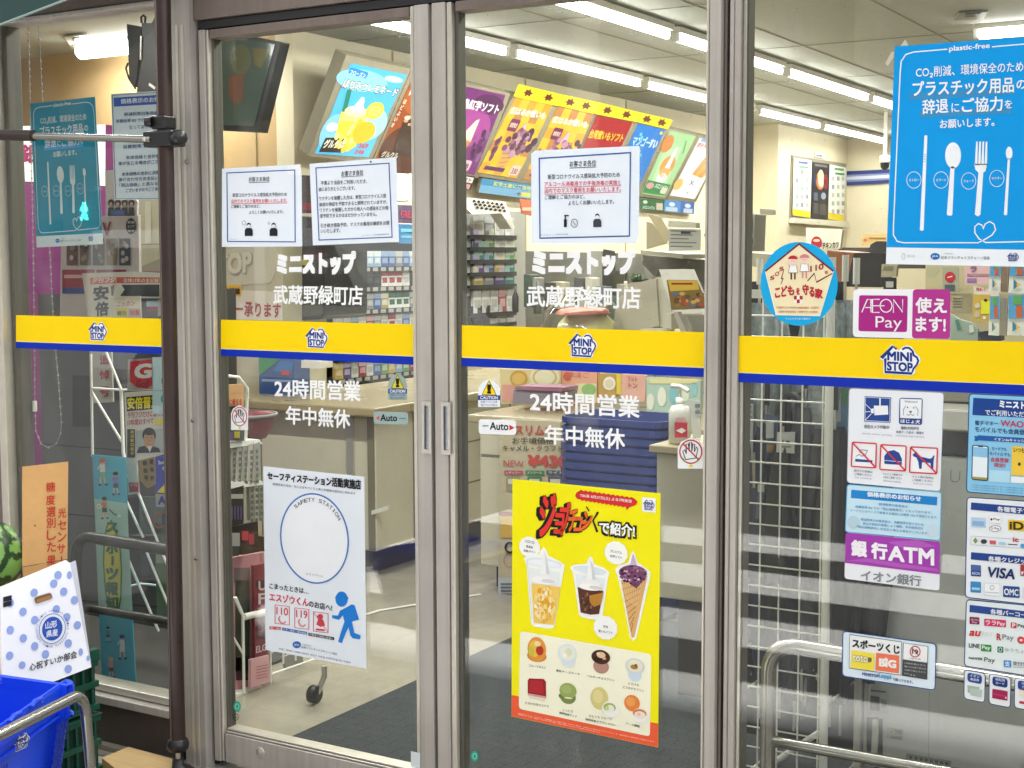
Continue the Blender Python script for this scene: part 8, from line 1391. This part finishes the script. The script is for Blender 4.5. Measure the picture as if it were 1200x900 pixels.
# green awning edge
t_ = thing('awning', 'dark green awning corner with a pale hem at the top left', 'awning', at(0, 0, PY(-.5)))
m_aw = mat('awning_green', '#1d3b38', .8, 0, .1, 30, .15); A0 = [at(x, y, Pl((0, -.5, 0), (.15, -1, .35))) for x, y in ((-160, -170), (420, -110), (84, -3), (0, 29), (-160, 90))]
MB().prism(A0, (0, .012, .004), m_aw).build('fabric', t_); MB().tube([A0[1], A0[2], A0[3], A0[4]], .0035, mat('awning_hem', '#8fa39c', .7), 8).build('hem', t_)
# things on the pavement at the left
CD = Pl(at(50, 620, PY(-.42)), (.75, -.65, .08))
t_ = thing('cardboard_sheet', 'upright brown cardboard flap with red vertical lettering beside the watermelon', 'cardboard', at(50, 690, CD)); m_card = mat('cardboard', '#c79a62', .85, 0, .06, 25, .1)
P = Print(t_, CD, None, 0, .0008); P.sheet('flap', [(26, 547), (80, 541), (79, 655), (26, 664)], m_card, .005, 1); P.sheet('folded_edge', [(26, 665), (79, 656), (82.5, 668), (28, 683)], mat('cardboard_fold', '#bd9058', .85, 0, .06, 25, .1), .005, 2); P.ell('speck', 41, 616, 1.3, 1.2, '#8a6236', 3)
for ch, x, y in (('糖', 54, 577), ('度', 54, 592), ('選', 54.5, 606), ('別', 54.5, 619), ('し', 55, 633), ('た', 55, 647), ('果', 55, 663)): P.text('lettering', ch, x, y, x + 10.5, y - .8, 11.5, '#b8382c', .01, 4)
for ch, x, y in (('光', 68, 607), ('セ', 68, 621), ('ン', 68, 635), ('サ', 67, 649)): P.text('lettering', ch, x, y, x + 9.5, y - .8, 11, '#b8382c', .01, 4)
P.line('lettering', [(72, 652), (72.5, 664)], 1.6, '#b8382c', 4); P.done()
t_ = thing('watermelon', 'dark striped green watermelon behind the cardboard flap', 'watermelon', at(0, 690, PY(-.55))); c = at(-14, 652, PY(-.5)); rw = (at(-14, 611, PY(-.5)) - c).length
mw = bpy.data.materials.new('watermelon_rind'); mw.use_nodes = True; nt = mw.node_tree; b_ = nt.nodes['Principled BSDF']; b_.inputs['Roughness'].default_value = .3
tc = nt.nodes.new('ShaderNodeTexCoord'); mp = nt.nodes.new('ShaderNodeMapping'); mp.inputs['Location'].default_value = tuple(-v for v in c); n1 = nt.nodes.new('ShaderNodeTexNoise'); n1.inputs['Scale'].default_value = 38; n1.inputs['Detail'].default_value = 3
vr = nt.nodes.new('ShaderNodeTexVoronoi'); vr.feature = 'DISTANCE_TO_EDGE'; vr.inputs['Scale'].default_value = 16; mxv = nt.nodes.new('ShaderNodeVectorMath'); mxv.operation = 'MULTIPLY_ADD'; mxv.inputs[1].default_value = (.05, .05, .05)
nt.links.new(tc.outputs['Object'], n1.inputs['Vector']); nt.links.new(n1.outputs['Color'], mxv.inputs[0]); nt.links.new(tc.outputs['Object'], mxv.inputs[2]); nt.links.new(mxv.outputs[0], vr.inputs['Vector'])
cr = nt.nodes.new('ShaderNodeValToRGB'); cr.color_ramp.elements[0].position = .09; cr.color_ramp.elements[0].color = (*srgb('#1d3a1c'), 1); cr.color_ramp.elements[1].position = .16; cr.color_ramp.elements[1].color = (*srgb('#6f9a48'), 1)
nt.links.new(vr.outputs['Distance'], cr.inputs[0]); nt.links.new(cr.outputs[0], b_.inputs['Base Color'])
MB().lathe(c, [(rw * math.sin(R_(a)), -rw * 1.02 * math.cos(R_(a))) for a in range(0, 181, 10)], mw, 36).build('rind', t_)
# white dotted carry box
BX2 = Pl(at(60, 740, PY(-.6)), (.8, -.6, .15)); Zq = zz(0, 600, 3)
t_ = thing('carry_box', 'white carry box with lilac dots and a round blue seal above the green crates', 'box', at(50, 800, BX2))
P = Print(t_, BX2, Zq, 0, .0008); q = [(2, 278), (246, 178), (320, 546), (10, 665)]
MB().prism([P.p(x, y, 1) for x, y in q], -BX2.n * .14, mat('box_white', '#f4f5f8', .5, 0, .02, 8)).build('carton', t_, .002)
P.poly('side_flap', [(246, 178), (266, 170), (268, 182), (322, 544), (320, 546)], '#c9ccd2', 1.5)
Pk = lambda x, y, a, b, a0=0, a1=360: P.ell('dots', x, y, a, b, '#93a7dc', 3, -.1, 24, a0, a1)
for x, y in ((120, 284), (189, 252), (224, 280), (81, 351), (122, 380), (198, 342), (235, 370), (36, 415), (82, 444), (122, 472), (272, 398), (240, 462), (34, 505), (36, 320), (160, 500), (262, 310), (240, 552), (204, 222)): Pk(x, y, 13, 15)
Pk(244, 222, 9, 14); Pk(284, 492, 8, 13); Pk(78, 538, 12, 13); Pk(310, 514, 6, 10)
P.poly('handle_hole', P.rr([(117, 300), (180, 281), (187, 305), (124, 326)], 12), '#7a5a3a', 4); P.line('handle_hole', P.rr([(117, 300), (180, 281), (187, 305), (124, 326)], 12), 3, '#d9dbe0', 5, True); P.poly('handle_hole', P.rr([(128, 308), (178, 292), (182, 304), (130, 320)], 8), '#a4784a', 4.5)
P.ell('seal', 184, 410, 50, 56, '#e9ebf0', 4, -.1); P.ring('seal', 184, 410, 46, 52, 2, '#3a5aa8', 5, -.1); P.ell('seal', 184, 410, 36, 42, '#2f55ae', 5, -.1); P.text('seal', '山形', 160, 412, 200, 404, 24, '#e6eaf4', .02, 6); P.text('seal', '県産', 163, 442, 203, 434, 24, '#e6eaf4', .02, 6)
ring_s = 'YAMAGATA SUIKA ' * 3
for i, ch in enumerate(ring_s):
    if ch == ' ': continue
    a = R_(100 - i * 360 / len(ring_s)); px_, py_ = 184 + 53 * math.cos(a), 410 - 60 * math.sin(a) - .1 * 53 * math.cos(a); g, fs = glyphs(ch)[:2]
    P.mb('seal').add([P.p(px_ + ((u - .5) * math.sin(a) + v * math.cos(a)) * 6, py_ + ((u - .5) * math.cos(a) - v * math.sin(a)) * 6, 5) for u, v in g], fs, ink('#3a5aa8'))
P.text('lettering', '心祝すいか部会', 104, 560, 270, 512, 26, '#22242a', .015, 5); P.text('bars', '=', 14, 330, 38, 324, 26, '#22242a', .06, 4); P.done()
# green crates
t_ = thing('carton', 'brown carton under the watermelon, behind the white dotted box', 'carton', (-3.1, -.4, .365)); wc = at(-14, 652, PY(-.5)); MB().box((wc.x - .16, wc.y - .06, .364), (wc.x + .08, wc.y + .14, wc.z - rw * .97), m_card).build('box', t_, .003)
m_crate = mat('crate_green', '#0c4a3a', .45, 0, .08, 10); m_crate_d = mat('crate_gap', '#0a2a20', .7)
xc1 = at(117, 840, PY(-.2)).x; z0 = 0
for k, (zb_, zt_) in enumerate(((-.01, .17), (.175, .33))):
    t_ = thing('plastic_crate', ('lower', 'upper')[k] + ' dark green ribbed plastic crate under the white dotted box', 'crate', (xc1 - .25, -.3, zb_)); X0, X1, Y0, Y1 = xc1 - .5, xc1 - .004 * k, -.48, -.2
    b = MB(); b.box((X0, Y0 + .012, zb_ + .012), (X1 - .012, Y1, zt_ - .002), m_crate_d); b.build('wall', t_)
    b = MB()
    for zz_ in (zb_ + .004, (zb_ + zt_) / 2 - .006, zt_ - .022): b.box((X0, Y0 - .006, zz_), (X1 + .006, Y0 + .012, zz_ + .018), m_crate); b.box((X1 - .0115, Y0 + .013, zz_), (X1 + .006, Y1, zz_ + .018), m_crate)
    for i in range(14): xx = X1 - .006 - i * .036; b.box((xx - .005, Y0 - .001, zb_ + .022), (xx + .003, Y0 + .0125, zt_ - .024), m_crate)
    for i in range(8): yy2 = Y0 + .02 + i * .034; b.box((X1 - .0118, yy2, zb_ + .022), (X1 + .001, yy2 + .008, zt_ - .024), m_crate)
    b.build('ribs', t_, .0015)
    b = MB(); b.box((X0, Y0 - .012, zt_ - .004), (X1 + .012, Y0 + .01, zt_ + (.03 if k else .0)), m_crate); b.box((X1 - .01, Y0 + .011, zt_ - .004), (X1 + .012, Y1, zt_ + (.03 if k else .0)), m_crate); b.build('rim', t_, .003)
# blue shopping basket on its chrome stand
m_bb = mat('basket_blue', '#1849e0', .38, 0, .05, 10); m_bbd = mat('basket_blue_hole', '#0c2c8c', .5)
C0 = at(92, 797, PY(-.75)); zr = C0.z
Pn = at(0, 862, PZ(zr)); Pf = at(0, 784.5, PZ(zr)); dn = (Pn - C0); df = (Pf - C0)
dn.z = df.z = 0; dn = dn.normalized(); df = df.normalized()
t_ = thing('shopping_basket', 'bright blue shopping basket with a house badge on a chrome stand at the lower left', 'basket', (C0.x, C0.y, zr - .26))
A_, B_2 = .42, .34; Hb = .27
def bk(u, v, z, ins): # u along near edge, v along far edge
    cu, cv = A_ / 2, B_2 / 2; uu = cu + (u - cu) * ins; vv = cv + (v - cv) * ins; p_ = C0 + dn * uu + df * vv; return Vector((p_.x, p_.y, z))
def loop(z, ins, rad=.03):
    o = []; 
    for (u, v, du, dv) in ((0, 0, 1, 1), (A_, 0, -1, 1), (A_, B_2, -1, -1), (0, B_2, 1, -1)):
        seq = [(u + du * rad * (1 - math.sin(R_(a))), v + dv * rad * (1 - math.cos(R_(a)))) for a in (0, 22, 45, 68, 90)]
        if du * dv < 0: seq = seq[::-1]
        o += [bk(a, c, z, ins) for a, c in seq]
    return o
lv = [(zr - Hb, .78), (zr - Hb * .5, .87), (zr - .05, .955), (zr - .048, .99), (zr - .008, 1.0), (zr, .985), (zr - .002, .93), (zr - .03, .92), (zr - Hb + .01, .75)]
rs = [loop(z, i_) for z, i_ in lv]; n = len(rs[0]); b = MB()
b.add([v for r_ in rs for v in r_], [(j * n + i, j * n + (i + 1) % n, (j + 1) * n + (i + 1) % n, (j + 1) * n + i) for j in range(len(rs) - 1) for i in range(n)], m_bb); b.add(rs[0], [list(range(n))[::-1]], m_bb); b.add(rs[-1], [list(range(n))], m_bb); b.build('tub', t_)
# second rim line, perforations, grip hooks
b = MB()
for zz_, ins in ((zr - .075, .96),): 
    l_ = loop(zz_, ins + .012); b.tube(l_ + [l_[0]], .004, m_bb, 6, False)
b.build('lower_rim', t_)
nrm_near = Vector((dn.y, -dn.x, 0)); nrm_near = nrm_near if nrm_near.dot(CAM - C0) > 0 else -nrm_near
b = MB()
for i in range(26):
    for j in range(9):
        u = .035 + i * (A_ - .07) / 25; t0 = .12 + j * .09; z1 = zr - .06 - (Hb - .07) * t0; ins = .955 - (.955 - .78) * t0
        if .22 < u / A_ < .85 and t0 < .6: continue
        p_ = bk(u, 0, z1, ins) + nrm_near * .0012; w_ = dn * .0045; h_ = Vector((0, 0, .008)); b.face([p_ - w_ - h_, p_ + w_ - h_, p_ + w_ + h_, p_ - w_ + h_], m_bbd)
b.build('holes', t_)
b = MB()
for u, v in ((A_ * .38, .02), (.08, B_2 * .55), (A_ * .62, .02)):
    p_ = bk(u, v, zr - .004, 1); b.tube([p_, p_ + Vector((0, 0, .008)), p_ + dn * .03 + Vector((0, 0, .012)), p_ + dn * .05 + Vector((0, 0, .004))], .006, m_bb, 8)
b.build('grip_hook', t_)
sidev = (bk(A_ / 2, 0, zr - Hb, .78) - bk(A_ / 2, 0, zr - .05, .955)).normalized(); nb = dn.cross(sidev); nb = nb if nb.dot(CAM - C0) > 0 else -nb
BP = Pl(bk(A_ / 2, 0, zr - .15, .88), nb); P = Print(t_, BP, zz(0, 780, 7.5), 3, .0012); emblem(P, 'house_emblem', 192, 668, 130, 128, -.42); P.done()
t_ = thing('basket_stand', 'chrome tube frame in front of the blue basket', 'stand', at(112, 900, Pl(C0 + nrm_near * .05, nrm_near))); SPL = Pl(C0 + nrm_near * .03, nrm_near)
MB().tube(rounded([at(x, y, SPL) for x, y in ((-60, 892), (98, 811), (112, 960))], .06, 10), .0125, m_chrome, 16).build('tube', t_)
# timber block on the pavement
t_ = thing('timber_block', 'short pale timber plank lying on the pavement beside the pole foot', 'plank', at(160, 895, PZ(0))); m_wood = brushed('pale_timber', '#c9a874', .75, 0, 0, .12, 40)
zt_ = .03; q = [at(x, y, PZ(zt_)) for x, y in ((119, 888), (151, 875), (204, 890), (196, 915), (150, 912))]; MB().prism(q, (0, 0, -.04), m_wood).build('plank', t_, .003)
